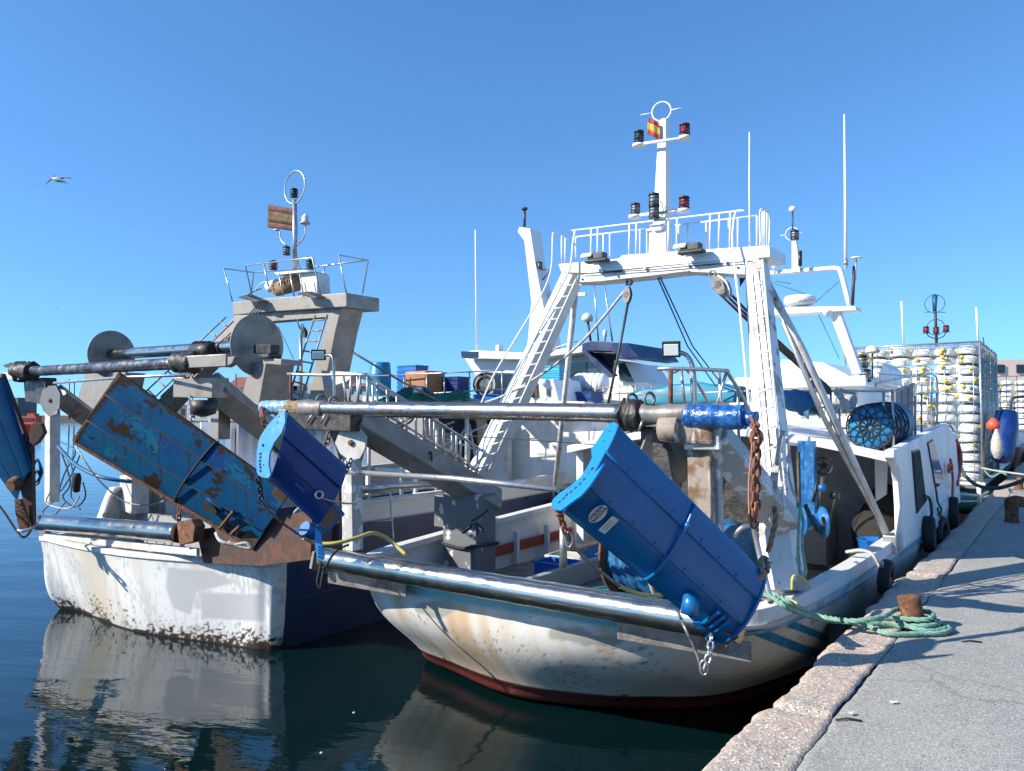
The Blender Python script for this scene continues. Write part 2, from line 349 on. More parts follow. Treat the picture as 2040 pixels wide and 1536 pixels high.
# ---------- quay ----------
def ground_mat(name, cols, grav, stainc, bumpd, spk):
    m = bpy.data.materials.new(name); m.use_nodes = True; nt = m.node_tree; p = nt.nodes['Principled BSDF']; MATS[name] = m
    co = nn(nt, 'ShaderNodeTexCoord').outputs['Object']
    big = ramp(nt, noise(nt, co, 1.3, 6, .65), .35, .68); c = mixc(nt, big, cols[0], cols[1])
    v = nn(nt, 'ShaderNodeTexVoronoi'); v.inputs['Scale'].default_value = grav; nt.links.new(co, v.inputs['Vector'])
    sep = nn(nt, 'ShaderNodeSeparateColor'); nt.links.new(v.outputs['Color'], sep.inputs[0])
    c = mixc(nt, ramp(nt, sep.outputs[0], .25, .95, (0, 0, 0, 1), (.4, .4, .4, 1)), c, cols[2])
    c = mixc(nt, ramp(nt, sep.outputs[1], .78, .86, (0, 0, 0, 1), (spk, spk, spk, 1)), c, cols[3])
    c = mixc(nt, ramp(nt, sep.outputs[2], .86, .9, (0, 0, 0, 1), (.5, .5, .5, 1)), c, stainc and (.07, .065, .058))
    c = mixc(nt, ramp(nt, noise(nt, co, 2.2, 7, .75), .62, .78, (0, 0, 0, 1), (.6, .6, .6, 1)), c, stainc)
    if name == 'asphalt':
        wv = nn(nt, 'ShaderNodeVectorMath', operation='ADD'); wn = nn(nt, 'ShaderNodeTexNoise'); wn.inputs['Scale'].default_value = 3; wn.inputs['Detail'].default_value = 6
        nt.links.new(co, wn.inputs['Vector']); sc_ = nn(nt, 'ShaderNodeVectorMath', operation='SCALE'); sc_.inputs['Scale'].default_value = .35
        nt.links.new(wn.outputs['Color'], sc_.inputs[0]); nt.links.new(co, wv.inputs[0]); nt.links.new(sc_.outputs[0], wv.inputs[1])
        ve = nn(nt, 'ShaderNodeTexVoronoi', feature='DISTANCE_TO_EDGE'); ve.inputs['Scale'].default_value = .42; nt.links.new(wv.outputs[0], ve.inputs['Vector'])
        ck = ramp(nt, ve.outputs['Distance'], .001, .007, (.4, .4, .4, 1), (0, 0, 0, 1)); c = mixc(nt, ck, c, (.07, .065, .06))
        vd = nn(nt, 'ShaderNodeTexVoronoi'); vd.inputs['Scale'].default_value = 2.3; nt.links.new(wv.outputs[0], vd.inputs['Vector'])
        c = mixc(nt, ramp(nt, vd.outputs['Distance'], .028, .045, (.85, .85, .85, 1), (0, 0, 0, 1)), c, (.55, .54, .5))
        vo = nn(nt, 'ShaderNodeTexVoronoi'); vo.inputs['Scale'].default_value = .8; nt.links.new(wv.outputs[0], vo.inputs['Vector'])
        c = mixc(nt, ramp(nt, vo.outputs['Distance'], .05, .2, (.45, .45, .45, 1), (0, 0, 0, 1)), c, (.1, .09, .08))
    nt.links.new(c, p.inputs['Base Color']); p.inputs['Roughness'].default_value = .9
    b = nn(nt, 'ShaderNodeBump'); b.inputs['Strength'].default_value = .5; b.inputs['Distance'].default_value = bumpd
    nt.links.new(v.outputs['Distance'], b.inputs['Height'])
    b2 = nn(nt, 'ShaderNodeBump'); b2.inputs['Strength'].default_value = .5; b2.inputs['Distance'].default_value = .05 if name == 'wallstone' else (.014 if name == 'coping' else .006)
    nt.links.new(noise(nt, co, 9, 8, .7), b2.inputs['Height']); nt.links.new(b.outputs[0], b2.inputs['Normal']); nt.links.new(b2.outputs[0], p.inputs['Normal'])
ground_mat('asphalt', ((.27, .262, .235), (.345, .335, .3), (.2, .195, .175), (.52, .51, .47)), 125, (.2, .195, .17), .003, .6)
ground_mat('coping', ((.35, .32, .275), (.5, .36, .27), (.32, .25, .2), (.66, .6, .53)), 80, (.28, .22, .17), .006, .8)
ground_mat('wallstone', ((.26, .23, .19), (.34, .29, .24), (.14, .13, .1), (.4, .36, .3)), 30, (.03, .04, .03), .02, .5)
import mathutils.noise as mn
QZ = 1.3; QV = 1.5; IV = 1.125
def nz(x, y=0, z=0): return mn.noise(W((x, y, z)))
def edge_v(u): # ragged outer edge, blocks about 1.15 m long
    k = math.floor(u / 1.15); fr = u / 1.15 - k
    r = random.Random(int(k) * 7 + 3); off = r.uniform(-.015, .04)
    j = min(fr, 1 - fr) * 1.15
    return QV + off + .05 * nz(u * 1.3) + .035 * nz(u * 5, 3) + .022 * nz(u * 14, 9) - .03 * math.exp(-(j / .05) ** 2)
us = []; u = -5.0
while u < 60: us.append(u); u += .03 if u < 9 else (.06 if u < 16 else .3)
rows = []
for u in us:
    e = edge_v(u); iv = IV + .02 * nz(u * 2, 5) + .012 * nz(u * 9, 8); r = []
    k = math.floor(u / 1.15); fr = u / 1.15 - k; j = min(fr, 1 - fr) * 1.15; jt = .01 * math.exp(-(j / .018) ** 2)
    tilt = random.Random(int(k) * 13).uniform(-.014, .012)
    for t in (0, 0.004, .1, .2, .3, .4, .5, .6, .7, .8, .87, .93, .97, 1):
        v = iv + (e - iv) * t
        zz = QZ + tilt + .016 * nz(u * 3, v * 3, 1) + .007 * nz(u * 11, v * 11, 2) - jt - (.05 * max(0, (t - .8) / .2) ** 2)
        if t == 0: zz -= .012
        r.append(B(u, v, zz))
    for zz, dv in ((1.21, .005), (1.1, -.01), (.95, .0), (.7, -.02), (.3, 0), (0, -.02), (-1.5, 0)):
        r.append(B(u, e + dv + .03 * nz(u * 2, zz * 3, 7), zz))
    rows.append(r)
o = MB().grid(rows).build('quay_kerb', ['coping', 'wallstone'], kind='structure'); recalc(o)
for pl in o.data.polygons:
    if pl.center.z + LOC[o.name].z < 1.0: pl.material_index = 1
rows = []
for u in us:
    iv = IV + .02 * nz(u * 2, 5) + .012 * nz(u * 9, 8) - .003; r = []
    for t in (0, .012, .05, .12, .2, .3, .45, .6, .8, 1.1, 1.5, 2, 3, 5, 9, 20, 60):
        v = iv - t; r.append(B(u, v, (QZ - .012 if t == 0 else QZ) + .008 * nz(u * 1.2, v * 1.2) + .003 * nz(u * 6, v * 6, 4)))
    rows.append(r)
o = MB().grid(rows).build('quay', 'asphalt', kind='structure'); recalc(o)
MB().add([B(-5, IV + .15, QZ - .03), B(-5, IV - .3, QZ - .03), B(60, IV - .3, QZ - .03), B(60, IV + .15, QZ - .03)], [(0, 1, 2, 3)]).build('quay_bed', 'asphalt', kind='structure')
MB().add([B(60, 6, 1.28), B(60, -200, 1.28), B(400, -200, 1.28), B(400, 6, 1.28), B(60, 6, -1), B(400, 6, -1)], [(0, 1, 2, 3), (0, 3, 5, 4)]).build('quay_apron', 'asphalt', kind='structure')
# ---------- far shore ----------
MB().obox(W((-160, 330, .8)), W((240, 0, 0)), W((0, 12, 0)), W((0, 0, 1.6))).build('breakwater', 'quay_far', kind='structure')
def bld(x0, x1, ytop, ybot, Y, m, label, roof=None, rows=3, cols=6, depth=12, name='harbour_building', roofh=8):
    a = D(x0, ybot, Y); c = D(x1, ytop, Y); base = W(((a.x + c.x) / 2, Y, a.z))
    t = thing(name, label, 'building', base)
    w_, h_ = (c.x - a.x) / 2, (c.z - a.z) / 2; mid = W((base.x, Y + depth / 2, a.z + h_))
    MB().obox(mid, W((w_, 0, 0)), W((0, depth / 2, 0)), W((0, 0, h_))).build('wall', m, t)
    if roof:
        px = Y / F
        e = 1.0; x0_, x1_ = base.x - w_ - e, base.x + w_ + e; z0 = c.z; z1 = c.z + roofh * px
        MB().add([(x0_, Y - e, z0), (x1_, Y - e, z0), (x1_, Y + depth + e, z0), (x0_, Y + depth + e, z0), (x0_ + 2, Y + depth / 2, z1), (x1_ - 2, Y + depth / 2, z1)],
                 [(0, 1, 5, 4), (1, 2, 5), (2, 3, 4, 5), (3, 0, 4), (3, 2, 1, 0)]).build('roof', roof, t)
    for r in range(rows):
        for k in range(cols):
            xx = base.x - w_ + 2 * w_ * (k + .5) / cols; zz = a.z + 2 * h_ * (r + .55) / rows
            MB().obox(W((xx, Y - .06, zz)), W((w_ / cols * .38, 0, 0)), W((0, .1, 0)), W((0, 0, h_ / rows * .4))).build('window', 'glass_dark', t)
    return t
bld(372, 476, 796, 838, 300, 'building', 'white two-storey harbour building with flat roof across the water', None, 2, 5)
bld(455, 562, 772, 838, 310, 'building', 'tall white harbour building under a red tiled roof', 'roof_red', 3, 5, roofh=22)
bld(560, 690, 762, 838, 320, 'building', 'long white harbour building behind the left gantry leg', None, 3, 7)
bld(690, 760, 770, 838, 316, 'building', 'grey-white block showing between the stair rails', 'roof_red', 3, 4, roofh=8)
bld(0, 36, 792, 836, 300, 'quay_far', 'low dark harbour shed at the far left', None, 1, 3)
bld(272, 372, 806, 838, 330, 'quay_far', 'low grey warehouse left of the white harbour building', None, 1, 6)
bld(1975, 2090, 716, 800, 95, 'peach', 'peach coloured building behind the stacked traps', None, 2, 3, roofh=3)
rows = []
for i in range(60):
    x = -500 + i * 90; h = 60 + 50 * nz(i * .21, 3) + 14 * nz(i * .9)
    rows.append([(x, 3000 + 3 * i, -5), (x, 3020, max(8, h)), (x, 3500, -5)])
MB().grid(rows).build('hills', 'hill', kind='structure')
# small orange boat across the harbour
c = Z(58, 834, 0); c = D(58, 833, 150); c.z = 0; t = thing('pilot_boat', 'small orange-red boat moored far across the harbour at left', 'boat', c)
k = 150 / F
MB().add([c + W((x * k, y, z * k)) for x, y, z in [(-34, -1.5, -2), (30, -1.5, -2), (36, 0, -2), (30, 1.5, -2), (-34, 1.5, -2), (-36, -2, 11), (34, -2, 11), (44, 0, 14), (34, 2, 11), (-36, 2, 11)]],
         [(0, 1, 6, 5), (1, 2, 7, 6), (2, 3, 8, 7), (3, 4, 9, 8), (4, 0, 5, 9), (5, 6, 7, 8, 9)]).build('hull', 'red_orange', t)
MB().obox(c + W((4 * k, 0, 18 * k)), W((15 * k, 0, 0)), W((0, 1, 0)), W((0, 0, 9 * k))).obox(c + W((8 * k, 0, 29 * k)), W((7 * k, 0, 0)), W((0, .8, 0)), W((0, 0, 3 * k))).build('cabin', 'red_orange', t)
MB().obox(c + W((4 * k, -1.05, 20 * k)), W((11 * k, 0, 0)), W((0, .05, 0)), W((0, 0, 3 * k))).build('window', 'glass_dark', t)
# seagull
def gull(x, y, Y, s, label):
    c = D(x, y, Y); t = thing('seagull', label, 'bird', c, 'gulls in the sky'); k = s * Y / F
    def q(a, b, d=0): return c + W((a * k, d * k, b * k))
    b = MB().tube(cr([q(-14, 1), q(-7, 1), q(2, -2), q(12, -5), q(20, -10)], 4), [k * r for r in (1, 2.2, 3.2, 3.8, 4.6, 5, 5.2, 5.2, 5, 4.4, 3.8, 3.2, 2.6, 2, 1.4, 1.2, .8)], 8)
    b.build('body', 'gull_white', t)
    for pts, ww in (([q(-4, 2), q(-10, 6), q(-20, 0, 4), q(-34, -9, 10)], (5, 7, 5, .6)), ([q(4, 1), q(12, 5), q(22, 3, -6), q(36, -2, -12)], (5, 6, 3.5, .5))):
        P = cr(pts, 5); n = len(P); rows = []
        for i, pp in enumerate(P):
            f = i / (n - 1) * 3; j = min(2, int(f)); wd = (ww[j] + (ww[j + 1] - ww[j]) * (f - j)) * k
            rows.append([pp + W((0, 0, wd * .35)), pp + W((0, -wd * .3, wd * .1)), pp + W((0, 0, -wd * .5))])
        MB().grid(rows).build('wing', 'gull_gray', t, solid=.02)
gull(116, 357, 30, .92, 'grey and white seagull gliding in the open sky at left')
gull(114, 612, 90, .12, 'tiny distant gull low in the sky at left')
# =====================================================================
# BOAT A : white trawler alongside the quay
# =====================================================================
A = thing('fishing_trawler', 'white trawler with chrome stern roller, white gantry and faded blue stripes, moored alongside the quay', 'boat', B(11, 4.2, 0))
def hull_mesh(levels, zs, N=180, V_=40):
    """levels: list of (k, closed control outline [(u,v)...]); zs(u)->sheer height"""
    L = []
    for k, pts in levels:
        P = cr([W((u, v, 0)) for u, v in pts], 12); n = len(P)
        L.append((k, [P[min(n - 1, int(i * (n - 1) / N))].lerp(P[min(n - 1, int(i * (n - 1) / N) + 1)], (i * (n - 1) / N) % 1) for i in range(N + 1)]))
    rows = []; ks = [l[0] for l in L]; k0, k1 = ks[0], ks[-1]
    for j in range(V_ + 1):
        k = k0 + (k1 - k0) * j / V_; a = 0
        while a < len(ks) - 2 and k > ks[a + 1]: a += 1
        t = (k - ks[a]) / (ks[a + 1] - ks[a]); row = []
        for i in range(N + 1):
            g = lambda q: L[max(0, min(len(L) - 1, q))][1][i]
            p0, p1, p2, p3 = g(a - 1), g(a), g(a + 1), g(a + 2)
            m1 = (p2 - p0) * .5; m2 = (p3 - p1) * .5
            if a == 0: m1 = p2 - p1
            if a == len(L) - 2: m2 = p2 - p1
            h = p1 * (2 * t ** 3 - 3 * t * t + 1) + m1 * (t ** 3 - 2 * t * t + t) + p2 * (-2 * t ** 3 + 3 * t * t) + m2 * (t ** 3 - t * t)
            zz = k * zs(h.x) if k > 0 else k
            row.append(B(h.x, h.y, zz))
        rows.append(row)
    return rows
zsA = lambda u: 1.28 if u < 6.3 else (1.28 + (u - 6.3) * .045 if u < 11 else 1.49 + (u - 11) * .05 + max(0, u - 14) ** 2 * .02)
lvA = [(-.9, [(16, 4.2), (14, 4.9), (12, 5.1), (10, 5.2), (9, 5.1), (8.4, 4.9), (8.2, 4.6), (8.1, 4.3), (8.2, 4), (8.4, 3.8), (9, 3.6), (10, 3.5), (12, 3.4), (14, 3.6), (16, 4.2)]),
       (0, [(18.6, 4.2), (17, 5.3), (13, 6.3), (10, 6.5), (8.2, 6.5), (7.25, 6.4), (6.92, 5.6), (6.75, 4.85), (6.88, 4.3), (7.22, 3.65), (7.9, 2.95), (10, 2.35), (13, 2.15), (17, 3.0), (18.6, 4.2)]),
       (.16, [(18.9, 4.2), (17, 5.4), (13, 6.4), (10, 6.6), (8, 6.58), (6.9, 6.4), (6.62, 5.6), (6.48, 4.82), (6.6, 4.15), (6.95, 3.45), (7.7, 2.75), (10, 2.15), (13, 2.0), (17, 2.9), (18.9, 4.2)]),
       (.6, [(19.8, 4.2), (17.5, 5.7), (13.5, 6.6), (10, 6.75), (7.8, 6.74), (6.4, 6.55), (6.1, 5.75), (6.0, 4.5), (6.1, 3.6), (6.4, 2.75), (7.15, 2.15), (10, 1.82), (13.5, 1.75), (17.5, 2.7), (19.8, 4.2)]),
       (1, [(20.8, 4.2), (18, 5.9), (14, 6.7), (10, 6.8), (7.5, 6.78), (6.2, 6.62), (5.92, 5.9), (5.86, 4.4), (5.9, 3.0), (6.15, 2.25), (7.0, 1.92), (10, 1.66), (14, 1.6), (18, 2.6), (20.8, 4.2)])]
mat('hullA', (.77, .76, .72), (.6, .57, .5), (.2, .18, .15), scale=1.6, thr=(.42, .72), s3=7, thr3=(.66, .72), rough=.33, bump=.06,
    attrs=[('stain', (.55, .38, .22)), ('band', (.12, .42, .48)), ('blue', (.02, .17, .32)), ('scrape', (.3, .3, .27)), ('rail', (.14, .28, .36)), ('boot', (.1, .022, .018))])
rows = hull_mesh(lvA, zsA, 900, 96)
hA = MB().grid(rows).build('hull', 'hullA', A); recalc(hA)
def zk(p): u, v, z = uvz(p); return z / zsA(u)
setattr_poly(hA, 'band', [[(795, 1150), (1000, 1175), (1200, 1205), (1290, 1240), (1260, 1243), (1150, 1232), (1000, 1212), (900, 1195), (830, 1178)], [(770, 1140), (1240, 1200), (1400, 1262), (1330, 1262), (1240, 1255), (1100, 1230), (900, 1200), (800, 1180)]])
from mathutils.bvhtree import BVHTree
_l = LOC[hA.name]; bvh = BVHTree.FromPolygons([v.co + _l for v in hA.data.vertices], [tuple(p_.vertices) for p_ in hA.data.polygons])
def onhull(x, y, off=.004):
    d = ray(x, y).normalized(); h, n_, i_, ds = bvh.ray_cast(CAM, d)
    if h is None: return CAM + d * 6
    if n_.dot(d) > 0: n_ = -n_
    return h + n_ * off
def stripe(top, bot, name, m):
    def at(L, t):
        f = t * (len(L) - 1); i = min(len(L) - 2, int(f)); f -= i; return (L[i][0] + (L[i + 1][0] - L[i][0]) * f, L[i][1] + (L[i + 1][1] - L[i][1]) * f)
    rows_ = []
    for j in range(9):
        r_ = []
        for i in range(41):
            a_, b_ = at(top, i / 40), at(bot, i / 40); r_.append(onhull(a_[0] + (b_[0] - a_[0]) * j / 8, a_[1] + (b_[1] - a_[1]) * j / 8))
        rows_.append(r_)
    MB().grid(rows_).build(name, m, A)
stripe([(1487, 1256), (1505, 1254), (1523, 1253), (1560, 1268), (1598, 1283), (1655, 1301)], [(1487, 1257.5), (1505, 1266), (1523, 1273), (1557, 1287), (1590, 1299), (1650, 1314)], 'hull_stripe', 'stripe_blue')
stripe([(1567, 1248), (1583, 1238), (1610, 1249), (1660, 1270)], [(1567, 1249), (1583, 1254), (1610, 1264), (1657, 1282)], 'hull_stripe', 'stripe_blue')
setattr_poly(hA, 'boot', [], extra=lambda p: 1.0 if zk(p) < .205 + .006 * nz(uvz(p)[1] * 6) else 0.0)
def sm(x, a, b): t = max(0, min(1, (x - a) / (b - a))); return t * t * (3 - 2 * t)
def stain(p):
    u, v, z = uvz(p)
    if u > 8.5: return 0
    s = .75 * sm(nz(v * 1.1, u + 3, z * .6) + .5 * nz(v * 7, z * 1.2, 5), -.2, .6) * (1 if v > 3.2 else .4)
    for vc, wd, k in ((5.85, .10, .8), (3.35, .05, 1), (5.2, .3, .55), (4.4, .12, .5)):
        s += k * math.exp(-((v - vc + .05 * nz(z * 3)) / wd) ** 2) * sm(z, .3, 1.2) * .8
    return min(1, max(0, s))
setattr_poly(hA, 'stain', [], extra=stain)
def scr(p):
    u, v, z = uvz(p)
    if u > 9: return 0
    n = nz(v * 22, z * 26, u * 9); m = sm(nz(v * 1.4, z * 2.2, 5), .0, .35)
    r = sm(n, .3, .42) * m; r = max(r, sm(nz(v * 60, z * 14, u * 30), .42, .5) * sm(nz(v * 2, z * 3, 9), .05, .3))
    x, y = proj(p)
    for cx, cy, rx, ry in ((868, 1212, 42, 18), (1130, 1262, 50, 16), (1190, 1275, 60, 12)):
        d = ((x - cx) / rx) ** 2 + ((y - cy) / ry) ** 2
        r = max(r, sm(1.15 - d + .6 * nz(x * .05, y * .05), .1, .5) * .85)
    return r
setattr_poly(hA, 'scrape', [], extra=scr)
sk_ = [p for p in rows[93] if uvz(p)[1] < 3.2 and 6.0 < uvz(p)[0] < 13.5]
MB().tube(sk_[::6], .022, 6).build('rubbing_strake', 'strake', A)
# deck and bulwark inside
top = rows[-1]
def inner(d, dz):
    c = B(12, 4.2, 0); out = []
    for i, p in enumerate(top):
        a = top[max(0, i - 1)]; b = top[min(len(top) - 1, i + 1)]; t = (b - a); t.z = 0
        if t.length < 1e-5: t = UX
        n = W((-t.y, t.x, 0)).normalized()
        if n.dot(W((c.x - p.x, c.y - p.y, 0))) < 0 and 6.2 < uvz(p)[0]: n = -n
        if uvz(p)[0] <= 6.2: n = UX if abs(uvz(p)[1] - 4.3) < 1.6 else (UX - VX * (1 if uvz(p)[1] > 4.3 else -1)).normalized()
        q = p + n * d; q.z = p.z + dz; out.append(q)
    return out
bul = [inner(.01, -.02), inner(.02, .12), inner(.17, .12), inner(.17, .05), inner(.09, .04), [p + W((0, 0, -.06)) for p in inner(.1, 0)], [q.lerp(B(11, 4.3, q.z), .02) for q in rows[50]]]
o = MB().grid(bul, False).build('bulwark', ['white'], A)
dk = inner(.1, 0); dz = .82
dd = []
for i, p in enumerate(rows[75]): dd.append(W((p.x, p.y, .8)))
cl = [B(max(7.2, uvz(p)[0]), 4.2, .84) for p in dd]
MB().grid([dd, cl], False).build('deck', 'deck', A)
# red-striped inner box (fish well boards) seen behind roller
def qpx(pts, f, off, name, m, parent, **k): return MB().prism([f(x, y) for x, y in pts], off).build(name, m, parent, **k)
fU = lambda u: (lambda x, y: U(x, y, u)); fV = lambda v: (lambda x, y: V(x, y, v))
# stern roller
r0, r1 = B(5.62, 6.62, 1.43), B(5.62, 2.02, 1.43)
mb = MB(); P = []; R = []
for i in range(61):
    t = i / 60; P.append(r0.lerp(r1, t)); r = .118 + .002 * math.sin(t * 80)
    for jv in (.17, .36, .56, .78): r += .004 * math.exp(-((t - jv) / .006) ** 2)
    R.append(r)
mb.tube(P, R, 40); mb.build('stern_roller', 'chrome', A)
MB().beam(B(5.76, 6.7, 1.3), B(5.8, 2.1, 1.3), .14, .02, UX).build('roller_bed', 'alu_dark', A, bevel=.004)
MB().beam(B(5.74, 6.7, 1.21), B(5.78, 5.55, 1.21), .02, .15, UX).build('roller_apron', 'alu_dark', A, bevel=.004)
MB().beam(B(5.74, 3.1, 1.21), B(5.8, 2.0, 1.21), .02, .15, UX).build('roller_apron', 'alu_dark', A, bevel=.004)
for v in (6.72,): MB().prism([B(5.52, v, 1.32), B(5.9, v, 1.16), B(6.0, v, 1.36), B(5.72, v, 1.52), B(5.56, v, 1.5)], VX * .04).build('roller_bracket', 'alu_dark', A, bevel=.004)
# gallows pipe
gu, gz = 5.9, 3.0
p0, p1 = U(640, 814, gu), U(1248, 823, gu)
MB().tube([p0.lerp(p1, i / 40) for i in range(41)], [.082 + .0015 * math.sin(i * 1.7) for i in range(41)], 32).build('gallows_pipe', 'steel_pipe', A)
def lump(pts, r0_, n=22, amp=.25, sd_=0):
    P = cr(pts, max(2, n // (len(pts) - 1))); m_ = MB()
    N = len(P); rs = [r0_ * (1 + amp * nz(i * .45, sd_)) for i in range(N)]
    rs[0] *= .7; rs[-1] *= .7; m_.tube(P, rs, 14)
    m_.v = [p + W((nz(p.x * 14, p.y * 14, p.z * 14), nz(p.x * 14 + 9, p.y * 14, p.z * 14), nz(p.x * 14, p.y * 14 + 5, p.z * 14))) * r0_ * amp * .8 for p in m_.v]
    return m_
lump([U(650, 815, gu), U(600, 813, gu)], .1, 12, .2, 3).build('pipe_sleeve', 'alu_dark', A)
lump([U(606, 812, gu), U(575, 812, gu)], .085, 8, .2, 3).build('pipe_sleeve', 'rope_tan', A)
lump([U(580, 811, gu), U(522, 812, gu)], .085, 10, .18, 4).build('fender_wrap', 'wrap_pale', A)
lump([U(1244, 826, gu), U(1280, 828, gu)], .13, 12, .28, 1).build('pipe_sleeve', 'grease', A)
lump([U(1276, 826, gu), U(1345, 826, gu), U(1376, 824, gu)], .085, 14, .15, 1).build('pipe_sleeve', 'alu_dark', A)
lump([U(1364, 829, gu), U(1400, 829, gu), U(1470, 831, gu), U(1484, 831, gu)], .098, 26, .12, 2).build('fender_wrap', 'wrap_blue', A)
lump([U(1478, 833, gu), U(1508, 836, gu)], .06, 10, .25, 6).build('fender_wrap', 'wrap_blue', A)
for x, y in ((1259, 797), (1294, 795), (640, 797), (665, 800)): MB().ring(U(x, y, gu), UX * .4 + VX, .055, .013, N=16).build('lifting_eye', 'alu_dark', A)
for a, b in (((1273, 858), (1280, 838)), ((622, 826), (612, 842)), ((648, 826), (638, 844))): tt('shackle_pin', [U(*a, gu - .1), U(*b, gu - .1)], .011, 'galv', A)
# gallows: starboard (right)
wS = .24
st = U(1318, 855, 5.92); bend = U(1425, 868, 6.05); leg = B(7.0, 2.15, 2.05)
MB().beam(U(1316, 855, 5.9), U(1425, 862, 6.0), .2, .2, UX).build('gallows_arm', 'worn_rust', A, bevel=.03)
MB().tube([U(1318, 854, 5.88), U(1356, 854, 5.88)], .112, 20).build('gallows_arm_end', 'worn_rust', A, bevel=.01)
MB().beam(U(1370, 866, 6.02), U(1440, 866, 6.05), .22, .24, UX).beam(U(1420, 868, 6.05), U(1566, 1042, 7.05), .2, .25, UX).build('gallows_arm', 'peel', A, bevel=.012)
MB().beam(U(1400, 875, 6.1), U(1404, 1060, 6.1), .2, .2, UX).build('gallows_post', 'worn_rust', A, bevel=.012)
MB().beam(U(1420, 880, 6.16), U(1424, 1060, 6.16), .1, .12, UX).build('gallows_post', 'peel', A, bevel=.008)
# dark pulley housing + round plate behind door
MB().prism([U(x, y, 5.98) for x, y in ((1275, 850), (1300, 850), (1330, 900), (1350, 1000), (1340, 1060), (1320, 1010), (1290, 940), (1276, 900))], UX * .12).build('pulley_housing', 'grease', A, bevel=.01)
def octo(c, nrm, r, th, name, m, ang=.2, sq=1, n=9):
    nrm = nrm.normalized(); a = (ZX - nrm * nrm.z).normalized(); b = nrm.cross(a)
    mb = MB().prism([c + (a * math.cos(ang + 2 * math.pi * k / n) + b * math.sin(ang + 2 * math.pi * k / n)) * r * (1 + .06 * ((k * 7) % 3)) for k in range(n)], nrm * th)
    mb.m = 1; mb.cyl(c + nrm * (th + .02), c - nrm * .02, .035, n=14).cyl(c + nrm * (th + .03), c - nrm * .03, .018, n=10)
    return mb.build(name, [m, 'rust'], A, bevel=.004)
octo(U(1330, 905, 6.12), VX * -.75 - UX * .6, .25, .03, 'pulley_plate', 'alu')
octo(U(703, 882, 6.0), -UX - VX * .35, .185, .04, 'pulley_plate', 'offwhite')
MB().prism([U(x, y, 6.05) for x, y in ((655, 838), (690, 838), (720, 856), (700, 935), (680, 930), (660, 870))], UX * .14).build('pulley_housing', 'grease', A, bevel=.01)
# gallows: port (left)
MB().beam(U(584, 836, 5.95), U(715, 840, 5.98), .26, .22, UX).build('gallows_arm', 'grease', A, bevel=.012)
MB().beam(U(572, 835, 5.94), U(588, 836, 5.94), .27, .24, UX).build('gallows_arm_end', 'alu', A, bevel=.008)
MB().beam(U(708, 836, 6.05), U(985, 1002, 7.95), .3, .28, UX).beam(U(640, 838, 6.05), U(712, 838, 6.07), .25, .2, UX).build('gallows_arm', 'alu', A, bevel=.012)
MB().beam(U(700, 915, 5.98), U(703, 1095, 5.98), .16, .17, UX).build('gallows_post', 'peel', A, bevel=.008)
MB().beam(U(680, 935, 6.12), U(682, 1075, 6.12), .2, .14, UX).build('gallows_post', 'grease', A, bevel=.008)
ob = MB().beam(U(903, 980, 7.9) , U(903, 1040, 7.9), .3, .3, VX).beam(U(940, 985, 7.6), U(938, 1122, 7.6), .35, .22, UX)
ob = MB().box(7.45, 7.85, 5.98, 6.52, .82, 2.0).box(7.5, 7.8, 6.45, 6.72, 1.55, 1.95)
ob.build('gallows_post', 'peel_gray', A, bevel=.008)
# spare boom tied across (thin blue-grey pole from small door to big door)
tt('boom_pole', [U(690, 940, 5.7), U(900, 953, 5.62), U(1112, 975, 5.5)], .028, 'galv', A, 12)
# port and starboard gallows rails
def rail(name, pts, r, m, par=A, posts=(), **k):
    mb = MB().tube(pts, r, 8)
    for a, b in posts: mb.tube([a, b], r * .85, 7)
    return mb.build(name, m, par, **k)
u1 = 6.05
rail('handrail', cr([U(1310, 735, u1), U(1340, 734, u1), U(1440, 738, u1 + .2), U(1452, 746, u1 + .3), U(1484, 800, u1 + .6), U(1505, 850, 6.9)], 4), .017, 'galv', posts=[(U(1447, 742, 6.3), U(1417, 845, 6.3)), (U(1432, 738, 6.3), U(1440, 850, 6.3)), (U(1357, 738, 6.2), U(1365, 812, 6.2)), (U(1376, 738, 6.2), U(1382, 812, 6.2)), (U(1470, 772, 6.6), U(1472, 880, 6.6))])
rail('handrail', cr([U(1318, 731, 6.4), U(1340, 742, 6.3), U(1368, 736, 6.2), U(1410, 800, 6.6), U(1420, 840, 6.7)], 4), .014, 'galv')
tt('rail_post', [U(1336, 737, u1), U(1336, 832, u1)], .02, 'rust', A)
tt('rail_post', [U(579, 745, 5.95), U(580, 812, 5.95)], .018, 'rust', A)
def stair(P0, P1, Q0, Q1, n, m='galv'):  # sloping rail with balusters
    mb = MB().tube([P0, P1], .017, 8).tube([P0.lerp(Q0, .5), P1.lerp(Q1, .5)], .012, 6)
    for i in range(n):
        t = i / (n - 1); mb.tube([P0.lerp(P1, t), Q0.lerp(Q1, t)], .014, 6)
    return mb.build('stair_railing', m, A)
rail('handrail', cr([U(573, 745, 5.95), U(640, 747, 6), U(718, 746, 6.05), U(731, 750, 6.1)], 4), .018, 'galv', posts=[(U(700, 748, 6), U(696, 803, 6)), (U(718, 748, 6), U(712, 803, 6)), (U(684, 750, 6), U(690, 800, 6)), (U(732, 750, 6), U(732, 803, 6))])
stair(U(731, 748, 6.1), U(952, 892, 7.6), U(733, 850, 6.2), U(948, 985, 7.8), 13)
stair(U(712, 746, 6.3), U(935, 880, 7.9), U(714, 845, 6.4), U(932, 960, 8.1), 9)
